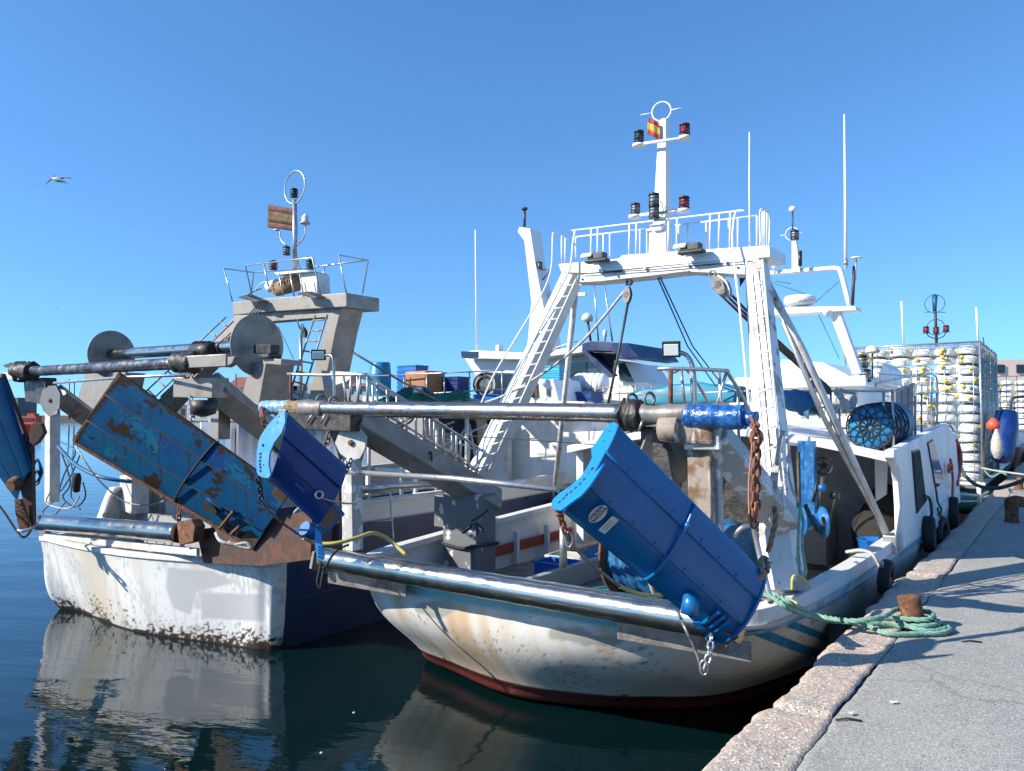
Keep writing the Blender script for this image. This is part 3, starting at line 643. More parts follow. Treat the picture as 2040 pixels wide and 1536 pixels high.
# floodlights on curved poles
def floodlight(c, nrm, wd, ht, parent, body='black', glass='lamp_glass'):
    nrm = nrm.normalized(); x = nrm.cross(ZX).normalized(); y = x.cross(nrm)
    b = MB().obox(c - nrm * .03, x * wd, y * ht, nrm * .022)
    for k in range(5): b.obox(c - nrm * .065 + x * wd * (k - 2) * .35, x * .005, y * ht * .7, nrm * .02)
    o = b.build('floodlight', body, parent, bevel=.006)
    MB().obox(c - nrm * .002, x * wd * .78, y * ht * .72, nrm * .008).build('lamp_lens', glass, o, bevel=.003)
    return o
floodlight(U(1337, 697, 6.1), W((-.25, -.9, -.25)), .078, .068, A)
floodlight(U(634, 708, 6.0), W((.1, -.9, -.25)), .085, .062, A)
tt('lamp_pole', [U(1352, 702, 6.15), U(1368, 708, 6.18), U(1380, 730, 6.2), U(1384, 770, 6.2), U(1385, 840, 6.2)], .02, 'steel_pipe', A, smooth=5)
tt('lamp_pole', [U(648, 708, 6.0), U(662, 710, 6.0), U(665, 740, 6.0), U(666, 805, 6.0)], .018, 'steel_pipe', A, smooth=5)
# ---------- gantry ----------
gU = 8.1
TL, TR = B(8.15, 5.15, 4.72), B(8.05, 2.62, 4.72)
lt = U(1508, 545, 8.1); lb = B(7.05, 2.12, .85)
MB().beam(U(1563, 1180, 7.0), U(1508, 530, 8.08), .3, .3, UX, .2, .2).build('gantry_leg', 'peel_white', A, bevel=.01)
MB().beam(U(945, 975, 8.0), U(1144, 545, 8.5), .42, .2, UX, .3, .17).build('gantry_leg', 'white', A, bevel=.01)
mb = MB()
fb = lambda x, y: U(x, y, 8.0)
mb.prism([fb(1150, 548), fb(1480, 515), fb(1512, 514), fb(1512, 540), fb(1500, 548), fb(1365, 541), fb(1300, 549), fb(1200, 560), fb(1150, 563)], UX * .3)
mb.build('gantry_beam', 'white', A, bevel=.008)
MB().prism([fb(1112, 526), fb(1232, 515), fb(1240, 508), fb(1462, 493), fb(1533, 489), fb(1534, 512), fb(1462, 517), fb(1300, 531), fb(1170, 544), fb(1118, 542)], UX * .55).build('gantry_platform', 'white_clean', A, bevel=.006)
MB().prism([U(x, y, 8.25) for x, y in ((1155, 556), (1240, 550), (1260, 548), (1262, 560), (1240, 562), (1155, 569))], UX * .02).build('eye_plate', 'white', A)
MB().prism([U(x, y, 8.25) for x, y in ((1358, 540), (1460, 531), (1475, 534), (1470, 543), (1365, 546))], UX * .02).build('eye_plate', 'white', A)
# railing with paired balusters
mb = MB(); mb2 = MB(); rr = .011
front = [(1144, 470), (1146, 460), (1160, 457), (1455, 422), (1467, 420)]
mb.tube(cr([U(x, y, 8.02) for x, y in front], 3), rr, 7)
for xa, yb in ((1178, 518), (1191, 517), (1254, 511), (1268, 509), (1332, 503), (1349, 501), (1415, 497), (1433, 496), (1455, 495)):
    yt = 457 - (xa - 1160) * 35 / 295
    mb.tube([U(xa, yt, 8.02), U(xa - 1, yb, 8.02)], rr, 6)
mb.build('platform_railing', 'white_clean', A)
uB = 8.5
mb2.tube([U(1147, 472, uB), U(1285, 456, uB)], rr, 7).tube([U(1345, 449, uB), U(1520, 428, uB)], rr, 7)
for xa in (1147, 1202, 1215, 1275, 1289, 1352, 1370, 1407, 1452, 1470, 1508):
    mb2.tube([U(xa, 472 - (xa - 1147) * .118, uB), U(xa, 515 - (xa - 1147) * .06, uB)], rr, 6)
mb2.build('platform_railing', 'white_clean', A)
mb = MB().tube(cr([U(1515, 490, 8.02), U(1514, 430, 8.02), U(1518, 417, 8.02), U(1533, 428, 8.35), U(1532, 490, 8.45)], 4), rr, 7)
for x in (1519, 1523, 1528): mb.tube([U(x, 421, 8.15), U(x, 490, 8.2)], rr * .8, 6)
mb.build('platform_railing', 'white_clean', A)
mb = MB().tube(cr([U(1130, 478, 8.5), U(1125, 470, 8.4), U(1104, 463, 8.2), U(1101, 475, 8.1), U(1098, 535, 8.1), U(1080, 585, 8.1), U(1030, 670, 8.0), U(985, 745, 7.9), U(955, 812, 7.8)], 5), rr, 7)
for x in (1119, 1126): mb.tube([U(x, 470, 8.4), U(x, 525, 8.4)], rr, 6)
mb.build('ladder_handrail', 'white_clean', A)
tt('ladder_handrail', [U(1146, 462, 8.0), U(1142, 480, 7.95), U(1135, 535, 7.9), U(1110, 585, 7.85), U(1040, 725, 7.7), U(1010, 790, 7.6), U(975, 850, 7.55), U(962, 890, 7.5), U(968, 905, 7.5)], .013, 'white_clean', A, smooth=5)
tt('ladder_handrail', [U(1467, 420, 8.0), U(1462, 440, 7.95), U(1460, 495, 7.9), U(1474, 620, 7.7), U(1482, 700, 7.6), U(1493, 820, 7.5)], .012, 'white_clean', A, smooth=5)
# ladders
def ladder(a0, a1, b0, b1, n, m='white_clean', r=.012):
    mb = MB().tube([a0, a1], r, 6).tube([b0, b1], r, 6)
    for i in range(n):
        t = (i + .5) / n; mb.tube([a0.lerp(a1, t), b0.lerp(b1, t)], r * .85, 6)
    return mb.build('ladder', m, A)
ladder(U(1487, 520, 7.75), U(1536, 1050, 6.75), U(1519, 517, 7.75), U(1564, 1030, 6.75), 14)
ladder(U(1118, 560, 8.1), U(945, 945, 7.6), U(1148, 556, 8.1), U(975, 935, 7.6), 17)
tt('gantry_stay', [U(1526, 560, 8.2), U(1600, 700, 8.6), U(1775, 1085, 9.75)], .042, 'white_rust', A, 12)
tt('gantry_stay', [U(1560, 640, 8.4), U(1640, 830, 8.9), U(1770, 1072, 9.7)], .028, 'galv', A, 10)
MB().obox(B(9.75, 1.72, 1.52), UX * .12, VX * .07, ZX * .1).build('stay_foot', 'galv', A, bevel=.01)
tt('gantry_stay', [U(1147, 575, 8.6), U(1128, 760, 9.3), U(1105, 975, 10)], .04, 'white_rust', A, 12)
tt('side_stanchion', [U(1500, 1045, 6.3), U(1512, 1100, 6.0), U(1536, 1200, 5.7)], .022, 'galv', A, 10)
tt('net_guide', [U(1462, 1068, 6.2), U(1480, 1050, 6.2), U(1502, 1047, 6.3)], .02, 'galv', A, smooth=4)
# mast
mb = MB().beam(U(1318, 505, 8.2), U(1323, 240, 8.2), .17, .19, UX, .1, .09)
mb.tube2([U(1323, 243, 8.2) + ZX * h for h in (0, .03, .045)], [.05, .04, .01], 12, ZX)
M_ = mb.build('mast', 'white_clean', A, bevel=.01)
MB().beam(U(1300, 505, 8.2), U(1300, 452, 8.2), .12, .1, UX).prism([U(x, y, 8.08) for x, y in ((1293, 448), (1325, 444), (1316, 458), (1300, 460))], UX * .1).build('mast_base', 'white_clean', M_, bevel=.006)
MB().ring(U(1318, 222, 8.2), -UX - VX * .2, .112, .0105, N=36).tube([U(1299, 225, 8.2), U(1275, 229, 8.2)], [.008, .003], 6).tube([U(1338, 219, 8.2), U(1360, 214, 8.2)], [.008, .003], 6).build('ring_antenna', 'white_clean', M_)
def arm(a, b, u):
    return MB().tube([U(*a, u), U(*b, u)], .02, 8).cyl(U(a[0] + 4, a[1] - 1, u), U(a[0] + 4, a[1] + 5, u), .07).cyl(U(b[0] - 6, b[1] - 2, u), U(b[0] - 6, b[1] + 4, u), .07).build('crossarm', 'white_clean', M_)
arm((1268, 288), (1370, 274), 8.05); arm((1260, 430), (1368, 419), 8.05)
def navlight(x, y, u, s, lens, par=A, cap='black', uu=None):
    c = U(x, y, u); r = s
    b = MB().lathe(c, ZX, [(-r * 1.25, r), (-r * .95, r * 1.05), (-r * .9, r * .6)], 14).lathe(c, ZX, [(r * .75, r * .6), (r * .8, r * 1.05), (r * 1.1, r * .95), (r * 1.3, r * .35)], 14)
    for k in range(6):
        an = k * math.pi / 3 + .3; d = W((math.cos(an), math.sin(an), 0)) * r * .98; b.tube([c + d - ZX * r, c + d + ZX * r * .9], r * .07, 5)
    for h in (-.4, .25): b.ring(c + ZX * r * h, ZX * 1.0 + UX * .001, r * .98, r * .06, 5, 16)
    o = b.build('navigation_light', cap, par); MB().lathe(c, ZX, [(-r * .9, r * .8), (-.3 * r, r * .86), (.3 * r, r * .86), (r * .78, r * .8)], 14).build('lamp_lens', lens, o); return o
navlight(1273, 272, 8.05, .058, 'lens_green'); navlight(1364, 259, 8.05, .06, 'lens_red')
navlight(1266, 416, 8.05, .055, 'lens_clear'); navlight(1363, 404, 8.05, .06, 'lens_red')
navlight(1303, 398, 7.95, .062, 'lens_clear'); navlight(1303, 422, 7.95, .06, 'lens_clear')
tt('cable', [U(1316, 400, 7.95), U(1321, 415, 7.95), U(1318, 430, 7.95), U(1305, 437, 7.95)], .006, 'black', A, smooth=4)
tt('cable', [U(1326, 421, 8), U(1340, 417, 8), U(1350, 419, 8)], .006, 'black', A, smooth=4)
# deck floods under tarp caps on platform edge
for x, y, u in ((1190, 515, 7.85), (1378, 497, 7.85)):
    c = U(x, y, u); o = MB().obox(c - ZX * .03, VX * .15, UX * .06, ZX * .02).obox(c + ZX * .02, VX * .11, UX * .06, ZX * .045).build('deck_floodlight', 'wire_dark', A, bevel=.02)
    rows = []
    for i in range(9):
        t = -1 + i / 4; rows.append([c + VX * (.11 + t * .075) + UX * (math.cos(a) * .08) + ZX * (.015 + math.sin(a) * .065) for a in [math.pi * k / 6 for k in range(7)]])
    MB().grid(rows).build('lamp_cover', 'offwhite', o, solid=.004)
# antennas
tt('whip_antenna', [U(1494, 492, 8.4), U(1493, 380, 8.4), U(1493, 263, 8.4)], [.012, .01, .007], 'white_clean', A)
# hoisting gear
def block(x, y, u, s, tilt, m='alu_dark', par=A):
    c = U(x, y, u); d = (ZX * math.cos(tilt) + VX * math.sin(tilt)).normalized(); sd2 = d.cross(UX).normalized()
    prof = [(-1, .35), (-.6, .8), (0, 1), (.6, .75), (1, .3)]; pts = [c + d * a * s + sd2 * b_ * s * .5 for a, b_ in prof] + [c + d * a * s - sd2 * b_ * s * .5 for a, b_ in prof[::-1]]
    b = MB().prism([p - UX * s * .3 for p in pts], UX * s * .12).prism([p + UX * s * .2 for p in pts], UX * s * .12).cyl(c - UX * s * .3, c + UX * s * .3, s * .38, n=16)
    b.ring(c + d * s * 1.25, UX, s * .3, s * .08, 6, 14)
    return b.build('pulley_block', m, par)
block(1250, 588, 8.1, .1, -.1); block(1440, 570, 8.05, .14, .5, 'offwhite'); block(1432, 568, 8.0, .12, .5, 'alu_dark')
MB().ring(U(1254, 562, 8.1), UX + VX, .035, .01, 6, 14).tube([U(1256, 549, 8.1), U(1255, 558, 8.1)], .01, 6).build('shackle', 'wire_dark', A)
MB().ring(U(1424, 549, 8.1), UX + VX, .03, .01, 6, 14).tube([U(1421, 540, 8.1), U(1423, 545, 8.1)], .012, 6).build('shackle', 'galv', A)
tt('hoist_rope', [U(1246, 578, 8.1), U(1160, 680, 8.1), U(1080, 745, 8.0), U(1000, 790, 7.9), U(930, 812, 7.8)], .018, 'rope_white', A, smooth=6)
tt('hoist_cable', [U(1251, 604, 8.1), U(1235, 690, 8.0), U(1210, 812, 7.9)], .016, 'wire_dark', A)
for dx in (0, 5): tt('stay_cable', [U(1309 + dx, 550, 8.15), U(1370 + 2 * dx, 690, 9.4), U(1430 + dx * 3, 775, 11)], .009, 'rope_dark', A)
for q in range(6): tt('hoist_cable', [U(1430, 574, 8.0) + VX * (q * .03 - .08) + ZX * .02 * (q % 2), U(1500, 640, 8.6) + VX * (q * .022 - .05), U(1634, 762, 10.3) + VX * (q * .02 - .05)], .0085, 'rope_tan' if q % 2 else 'wire_dark', A)
block(1636, 770, 10.3, .14, .9, 'wire_dark')
tt('thin_line', [U(706, 880, 6.1), U(900, 866, 7.5), U(1188, 886, 7.5)], .006, 'wire', A)
# ---------- boat A : deckhouse, roof, wheelhouse ----------
def roof_z(v): # camber
    t = (v - 1.65) / 4.7; return 2.5 + .32 * math.sin(math.pi * max(0, min(1, t)))
vs = [1.62 + 4.7 * i / 20 for i in range(21)]
rows = []
for u in (10.1, 10.12, 12, 14, 15.3):
    up = [B(u, v, roof_z(v) + (u - 10) * .035) for v in vs]; dn = [B(u, v, roof_z(v) - .11 + (u - 10) * .035) for v in vs[::-1]]
    rows.append(up + dn)
m_ = MB().grid(rows, False, True); n_ = len(rows[0]); m_.f.append(list(range(n_))[::-1]); m_.sm.append(False); m_.mi.append(0); m_.f.append([4 * n_ + i for i in range(n_)]); m_.sm.append(False); m_.mi.append(0)
o = m_.build('deckhouse_roof', 'white_clean', A, bevel=.012); recalc(o)
# starboard side wall with two leaning windows
SV = 1.6
wall = [(1781, 897), (1888, 843), (1905, 880), (1914, 1000), (1880, 1035), (1802, 1092), (1800, 1010), (1797, 960), (1793, 935), (1781, 912)]
ws = [V(x, y, SV) for x, y in wall]
MB().prism(ws, VX * .1).build('side_wall', 'white_clean', A, bevel=.012)
def win(pts, v, glass, th=.012):
    P = [V(x, y, v) for x, y in pts]; c = sum(P, W((0, 0, 0))) / len(P)
    o = MB().prism([c + (p - c) * 1.05 for p in P], VX * -.012).build('window', 'black', A, bevel=.004)
    MB().prism([p - VX * .013 for p in P], VX * -.006).build('window_pane', glass, o)
win([(1816, 902), (1830, 898), (1841, 985), (1844, 996), (1825, 1021)], SV, 'dark_void')  # matte near-black pane paints the unlit interior behind the window
win([(1847, 884), (1857, 877), (1878, 954), (1863, 974)], SV, 'glass_blue')
MB().tube(cr([V(1784, 908, 1.68), V(1789, 930, 1.68), V(1795, 1000, 1.68), V(1799, 1050, 1.68), V(1800, 1078, 1.68)], 4), .028, 8).build('door_frame', 'white_clean', A)
# interior bulkheads
MB().box(12.4, 12.5, 1.85, 3.9, .83, 2.5).build('aft_bulkhead', 'interior', A)
MB().box(12.0, 12.1, 3.9, 6.2, .83, 2.65).build('aft_bulkhead', 'interior', A)
MB().box(10.3, 15.2, 6.15, 6.27, 1.0, 2.48).build('side_wall', 'white', A)
MB().prism([U(x, y, 11.3) for x, y in ((1742, 905), (1768, 911), (1766, 985), (1744, 1000))], UX * .06).build('door', 'white_clean', A, bevel=.005)
MB().box(11.6, 12.3, 2.9, 3.7, .83, 1.55).build('locker', 'interior', A, bevel=.02)
# machinery in the opening
MB().beam(U(1614, 878, 9.9), U(1616, 1045, 9.9), .12, .12, UX).beam(U(1596, 878, 9.9), U(1600, 1040, 10), .07, .08, UX).build('winch_post', 'blue_paint', A, bevel=.006)
MB().box(9.2, 10.3, 2.95, 3.9, .82, 1.6).build('winch_base', 'grease', A, bevel=.02)
MB().box(9.9, 10.9, 3.4, 4.4, 1.5, 2.4).build('winch_housing', 'grease', A, bevel=.04)
c = U(1641, 928, 10); mb = MB().ring(c, UX + VX * .25, .105, .012, 6, 24).ring(c, UX + VX * .25, .03, .015, 6, 12)
for k in range(5):
    an = k * 2 * math.pi / 5; nrm = (UX + VX * .25).normalized(); a = ZX; b = nrm.cross(a)
    mb.tube([c, c + (a * math.cos(an) + b * math.sin(an)) * .105], .008, 5)
mb.build('handwheel', 'black', A)
c = U(1618, 1040, 8.6); ax = (VX * .8 - UX * .6).normalized()
MB().lathe(c - ax * .13, ax, [(0, .16), (.02, .165), (.05, .1), (.13, .075), (.21, .1), (.24, .165), (.26, .16)], 24).build('warping_drum', 'blue_paint', A)
for pts, r in (([(1640, 950), (1634, 990), (1640, 1030)], .03), ([(1655, 985), (1672, 988)], .045), ([(1650, 1050), (1662, 1000), (1668, 985)], .012), ([(1628, 960), (1620, 1000)], .02), ([(1590, 900), (1592, 1000), (1600, 1040)], .025), ([(1648, 1070), (1640, 1010)], .015)):
    tt('winch_lever', [U(x, y, 9.4) for x, y in pts], r, 'grease', A, 8)
MB().ball(U(1638, 972, 9.3), .05).build('winch_cap', 'blue_paint', A)
# floor hatches on the side deck
for x, y in ((1681, 1092), (1668, 1102), (1632, 1132), (1590, 1163)):
    c = Z(x, y, .83); MB().tube2([c, c + ZX * .012], [.13, .13], 24, ZX).build('deck_hatch', 'rope_dark', A)
MB().beam(Z(1655, 1080, .84), Z(1762, 1095, .84), .05, .02, UX).build('deck_sill', 'wire_dark', A)
# bulky dark net heap in the doorway
def heap(cs, m, name, par=None, **k):
    mb = MB()
    for c, rx, ry, rz in cs:
        rows = []
        for i in range(13):
            th = math.pi * i / 12; row = []
            for j in range(22):
                ph = 2 * math.pi * j / 22; d = W((math.sin(th) * math.cos(ph), math.sin(th) * math.sin(ph), math.cos(th)))
                q = c + UX * d.x * rx + VX * d.y * ry + ZX * d.z * rz
                q += d * .12 * min(rx, rz) * 1.6 * nz(q.x * 5, q.y * 5, q.z * 5); row.append(q)
            rows.append(row)
        mb.grid(rows, True, True)
    return mb.build(name, m, par, **k)
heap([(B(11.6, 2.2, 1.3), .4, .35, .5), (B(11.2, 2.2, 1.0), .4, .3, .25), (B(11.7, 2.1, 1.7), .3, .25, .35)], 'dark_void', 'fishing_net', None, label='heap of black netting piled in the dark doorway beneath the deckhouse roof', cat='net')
# bucket behind the stay foot
def bucket(c, r, h, m, label, ax=None):
    prof = [(0, r * .8), (h * .96, r), (h, r * 1.07), (h, r * .97), (.02, r * .76), (.02, .001)]
    mb = MB(); a = UX; b = VX; vs = []
    for d, rr_ in prof:
        for k in range(20): t = 2 * math.pi * k / 20; vs.append(c + (a * math.cos(t) * 1.25 + b * math.sin(t)) * rr_ + ZX * d)
    fs = [(i * 20 + k, i * 20 + (k + 1) % 20, (i + 1) * 20 + (k + 1) % 20, (i + 1) * 20 + k) for i in range(len(prof) - 1) for k in range(20)]
    mb.add(vs, fs, True); mb.add([c + (a * math.cos(2 * math.pi * k / 20) * 1.25 + b * math.sin(2 * math.pi * k / 20)) * r * .8 for k in range(20)], [tuple(range(20))[::-1]])
    return mb.build('bucket', m, None, label=label, cat='bucket', solid=0)
bucket(B(10.15, 2.0, 1.22), .17, .27, 'blue_plastic', 'light blue plastic tub behind the stay foot at the bulwark')
# roof fittings: rails, perforated panel
RZ = lambda v, u: roof_z(v) + (u - 10) * .035
mb = MB(); rp = [U(1651, 880, 10.3), U(1665, 882, 10.3)]
posts = [((1655, 781), (1655, 883), 10.3), ((1672, 813), (1674, 886), 10.3), ((1760, 780), (1761, 896), 10.25), ((1778, 778), (1780, 897), 10.2)]
for a, b, u in posts: mb.tube([U(*a, u), U(*b, u)], .016, 8)
mb.tube([U(1560, 782, 10.5), U(1655, 779, 10.3), U(1760, 779, 10.2), U(1780, 778, 10.2)], .015, 8).tube([U(1600, 810, 10.4), U(1672, 813, 10.3), U(1760, 812, 10.2)], .013, 7).tube([U(1672, 853, 10.3), U(1760, 854, 10.2)], .013, 7)
mb.tube(cr([V(1780, 778, 2.0), V(1800, 770, 2.0), V(1822, 765, 2.0)], 3), .015, 8).build('roof_railing', 'galv', A)
mb = MB()
for x, yb in ((1824, 868), (1836, 862), (1848, 855), (1856, 850), (1866, 846)):
    mb.tube([V(x, 765 - (x - 1824) * .1, 1.85), V(x, yb, 1.85)], .014, 7)
mb.tube(cr([V(1745, 770, 2.0), V(1750, 763, 2), V(1800, 752, 1.9), V(1830, 750, 1.85), V(1866, 752, 1.85), V(1867, 846, 1.85)], 3), .014, 7)
mb.tube([V(1824, 785, 1.85), V(1866, 782, 1.85)], .012, 7).tube([V(1750, 745, 2.2), V(1752, 765, 2.2)], .012, 7).tube([V(1750, 745, 2.2), V(1860, 753, 2.2)], .012, 7).build('roof_railing', 'galv', A)
qd = [V(1782, 780, 1.98), V(1820, 762, 1.98), V(1820, 872, 1.98), V(1782, 892, 1.98)]
mb = MB().prism(qd, VX * .012)
for i in range(4): t = i / 3; mb.tube([qd[0].lerp(qd[1], t) - VX * .01, qd[3].lerp(qd[2], t) - VX * .01], .006, 5)
for t in (.02, .36, .98): mb.tube([qd[0].lerp(qd[3], t) - VX * .012, qd[1].lerp(qd[2], t) - VX * .012], .009, 6)
mb.build('mesh_panel', 'gray_panel', A)
# blue drum wrapped in dark netting lying on the roof
c = U(1733, 851, 10.15); ax = (UX * .97 - VX * .1 + ZX * .05).normalized(); R_ = .275
dr = thing('net_drum', 'blue cylinder bundled in dark blue netting lying behind the roof railing', 'drum', c - ZX * R_)
MB().lathe(c, ax, [(0, R_ * .9), (.02, R_ * .97), (.06, R_), (.9, R_)], 36).build('drum_body', 'tarp_blue', dr); MB().lathe(c - ax * .006, ax, [(0, .001), (0, R_ * .85), (.01, R_ * .88)], 30).build('drum_end', 'barrel', dr)
mb = MB(); a = ax.orthogonal().normalized(); b = ax.cross(a)
e = lambda r, t, d=-.02: c + ax * d + (a * math.cos(t) + b * math.sin(t)) * r
for k in range(12):
    t = k * math.pi / 6
    for sgn in (1, -1):
        mb.tube([e(.03, t), e(R_ * .45, t + sgn * .35), e(R_ * .75, t), e(R_ * 1.0, t + sgn * .26), e(R_ * 1.02, t + sgn * .5, .1), e(R_ * 1.02, t + sgn * .1, .3), e(R_ * 1.02, t + sgn * .5, .55)], .0075, 5)
for r in (R_ * .45, R_ * .99): mb.ring(c - ax * .02, ax, r, .008, 5, 30)
for d in (.12, .28, .44, .6): mb.ring(c + ax * d, ax, R_ * 1.02, .008, 5, 30)
mb.build('netting', 'rope_black', dr)
MB().ring(c - ZX * (R_ + .05) - ax * .03, ax, .03, .008, 6, 14).build('eye', 'rope_black', dr)
# wheelhouse
wu = 13.4
def UP(pts, u, th, name, m, par=A, **k): return MB().prism([U(x, y, u) for x, y in pts], UX * th).build(name, m, par, **k)
UP([(1452, 772), (1712, 765), (1708, 870), (1455, 885)], 13.4, 2.2, 'wheelhouse', 'white_clean', bevel=.02)
UP([(1446, 762), (1470, 752), (1724, 748), (1726, 768), (1450, 776)], 13.1, 2.8, 'wheelhouse_roof', 'white_clean', bevel=.02)
UP([(1548, 752), (1556, 716), (1640, 722), (1690, 748)], 13.6, 1.6, 'roof_hood', 'white_clean', bevel=.02)
UP([(1740, 767), (1760, 722), (1775, 735), (1776, 765)], 14.2, 1.0, 'roof_hood', 'white_clean', bevel=.02)
for pts in ([(1594, 786), (1626, 785), (1626, 826), (1594, 828)], [(1654, 782), (1704, 780), (1703, 822), (1654, 824)], [(1500, 788), (1530, 787), (1530, 826), (1500, 828)]):
    o = UP([(x + (1 if x > sum(q[0] for q in pts) / 4 else -1) * 4, y + (1 if y > sum(q[1] for q in pts) / 4 else -1) * 4) for x, y in pts], 13.38, .015, 'window', 'offwhite'); UP(pts, 13.36, .012, 'window_pane', 'glass_teal', o)
for x in (1460, 1500, 1545): tt('window_bar', [U(x + 130, 786, 13.3), U(x + 130, 828, 13.3)], .01, 'galv', A)
# radar arch
UP([(1534, 616), (1580, 611), (1704, 610), (1706, 617), (1536, 628)], 12.6, .35, 'radar_shelf', 'white_clean', bevel=.01)
UP([(1651, 622), (1672, 620), (1716, 742), (1698, 746)], 12.7, .2, 'radar_arch_leg', 'white_clean', bevel=.01)
tt('radar_arch', [U(1524, 545, 12.8), U(1640, 536, 12.8), U(1666, 535, 12.8), U(1676, 545, 12.8), U(1692, 608, 12.8)], .04, 'white_clean', A, 10, smooth=4)
tt('radar_arch_leg', [U(1652, 625, 12.6), U(1640, 617, 12.7)], .06, 'white_clean', A, 10)
c = U(1593, 602, 12.75); ro = MB().lathe(c - ZX * .075, ZX, [(0, .12), (.03, .21), (.06, .24), (.13, .245), (.17, .22), (.185, .001)], 32).build('radar_dome', 'white_clean', A)
text('FURUNO', .065, 'ink', 'lettering', ro, U(1609, 599, 12.5) , VX * -1, ZX)
tt('whip_antenna', [U(1685, 535, 12.5), U(1684, 380, 12.5), U(1682, 228, 12.5)], [.028, .022, .012], 'white_clean', A)
MB().cyl(U(1685, 528, 12.5), U(1685, 518, 12.5), .035).build('antenna_base', 'galv', A)
tt('antenna_post', [U(1698, 608, 12.6), U(1702, 530, 12.6)], .026, 'wire_dark', A); tt('antenna_post', [U(1704, 560, 12.6), U(1706, 515, 12.6)], .012, 'galv', A)
MB().lathe(U(1706, 516, 12.6), ZX, [(0, .03), (.01, .1), (.025, .09), (.035, .001)], 20).build('gps_antenna', 'white_clean', A)
UP([(1577, 478), (1586, 478), (1594, 542), (1577, 542)], 12.7, .08, 'instrument_mast', 'white', bevel=.005)
tt('antenna_post', [U(1579, 475, 12.7), U(1579, 420, 12.7)], .014, 'wire_dark', A)
MB().lathe(U(1579, 422, 12.7), ZX, [(0, .03), (.02, .055), (.06, .058), (.09, .03), (.095, .001)], 16).build('gps_antenna', 'white_clean', A)
MB().lathe(U(1543, 545, 12.7), ZX, [(0, .02), (.09, .02), (.1, .045), (.14, .045), (.16, .001)], 14).build('gps_antenna', 'white_clean', A)
MB().ring(U(1578, 466, 12.7), -UX, .105, .008, 6, 28).tube([U(1592, 465, 12.7), U(1600, 464, 12.7)], .006, 5).tube([U(1555, 469, 12.7), U(1565, 468, 12.7)], .006, 5).build('ring_antenna', 'white_clean', A)
navlight(1583, 468, 12.6, .065, 'lens_clear'); MB().cyl(U(1594, 500, 12.6), U(1594, 530, 12.6), .03).build('horn', 'black', A)
for x in (1717, 1724): navlight(x, 720 + (x - 1717) * 4, 13.3, .085, 'lens_clear')
tt('antenna_post', [U(1738, 755, 13), U(1738, 700, 13)], .015, 'wire_dark', A)
MB().lathe(U(1737, 704, 13), ZX, [(0, .03), (.02, .12), (.04, .11), (.1, .08), (.13, .001)], 18).build('gps_antenna', 'offwhite', A)
for a, b, u in (((1530, 560), (1616, 590), 12.9), ((1672, 560), (1618, 608), 12.9), ((1630, 625), (1672, 715), 13), ((1545, 560), (1575, 565), 12.9)): tt('stay_cable', [U(*a, u), U(*b, u)], .005, 'rope_dark', A)
tt('flag_staff', [U(1470, 545, 8.3), U(1488, 553, 8.3)], .006, 'black', A)
MB().prism([U(1472, 546, 8.6), U(1487, 552, 8.6), U(1474, 572, 8.6)], UX * .004).build('pennant', 'black', A)
# bow: red capped bulwark rail forward of the house
mb = MB()
bw = [V(1890, 852, 1.75), V(1903, 872, 1.6), V(1908, 905, 1.55), V(1910, 950, 1.55), V(1905, 1000, 1.6)]
tt('bow_rail_cap', cr([V(1876, 864, 1.9), V(1898, 872, 1.75), V(1909, 895, 1.68), V(1912, 925, 1.62), V(1903, 965, 1.62)], 5), .05, 'red', A)
for q in (0, 6, 11): tt('bow_rail', cr([V(1868 + q, 842, 2.0), V(1890 + q * .4, 848, 1.85), V(1903 - q * .2, 866, 1.75), V(1905 - q * .3, 895, 1.7), V(1893 - q * .2, 915, 1.7)], 5), .014, 'galv', A)
# ropes with fender tyre
def rope(name, pts, r, m, label, sm_=6, strands=0, n=8, cat='rope', **k):
    P = cr(pts, sm_) if sm_ else [W(p) for p in pts]
    if not strands: return MB().tube(P, r, n).build(name, m, None, label=label, cat=cat, **k)
    # resample evenly, lay twisted strands
    L = [0]
    for i in range(1, len(P)): L.append(L[-1] + (P[i] - P[i - 1]).length)
    step = r * .55; n_ = int(L[-1] / step); Q = []; j = 0
    for i in range(n_ + 1):
        d = i * L[-1] / n_
        while j < len(L) - 2 and L[j + 1] < d: j += 1
        Q.append(P[j].lerp(P[j + 1], (d - L[j]) / max(1e-9, L[j + 1] - L[j])))
    mb = MB(); a = None
    S = [[] for _ in range(strands)]
    for i, q in enumerate(Q):
        t = (Q[min(i + 1, len(Q) - 1)] - Q[max(0, i - 1)]).normalized()
        a = (a - t * a.dot(t)).normalized() if a else t.orthogonal().normalized(); b = t.cross(a)
        for s_ in range(strands):
            an = 2 * math.pi * s_ / strands + i * step / r * .62
            S[s_].append(q + (a * math.cos(an) + b * math.sin(an)) * r * .48)
    for s_ in S: mb.tube(s_, r * .56, 6)
    return mb.build(name, m, None, label=label, cat=cat, **k)
rope('rope', [V(1893, 915, 1.54), V(1897, 935, 1.54), V(1890, 940, 1.54), V(1892, 925, 1.53), V(1898, 950, 1.54), V(1897, 1000, 1.54)], .02, 'red_orange', 'orange-red rope hanging from the bow rail to a tyre')
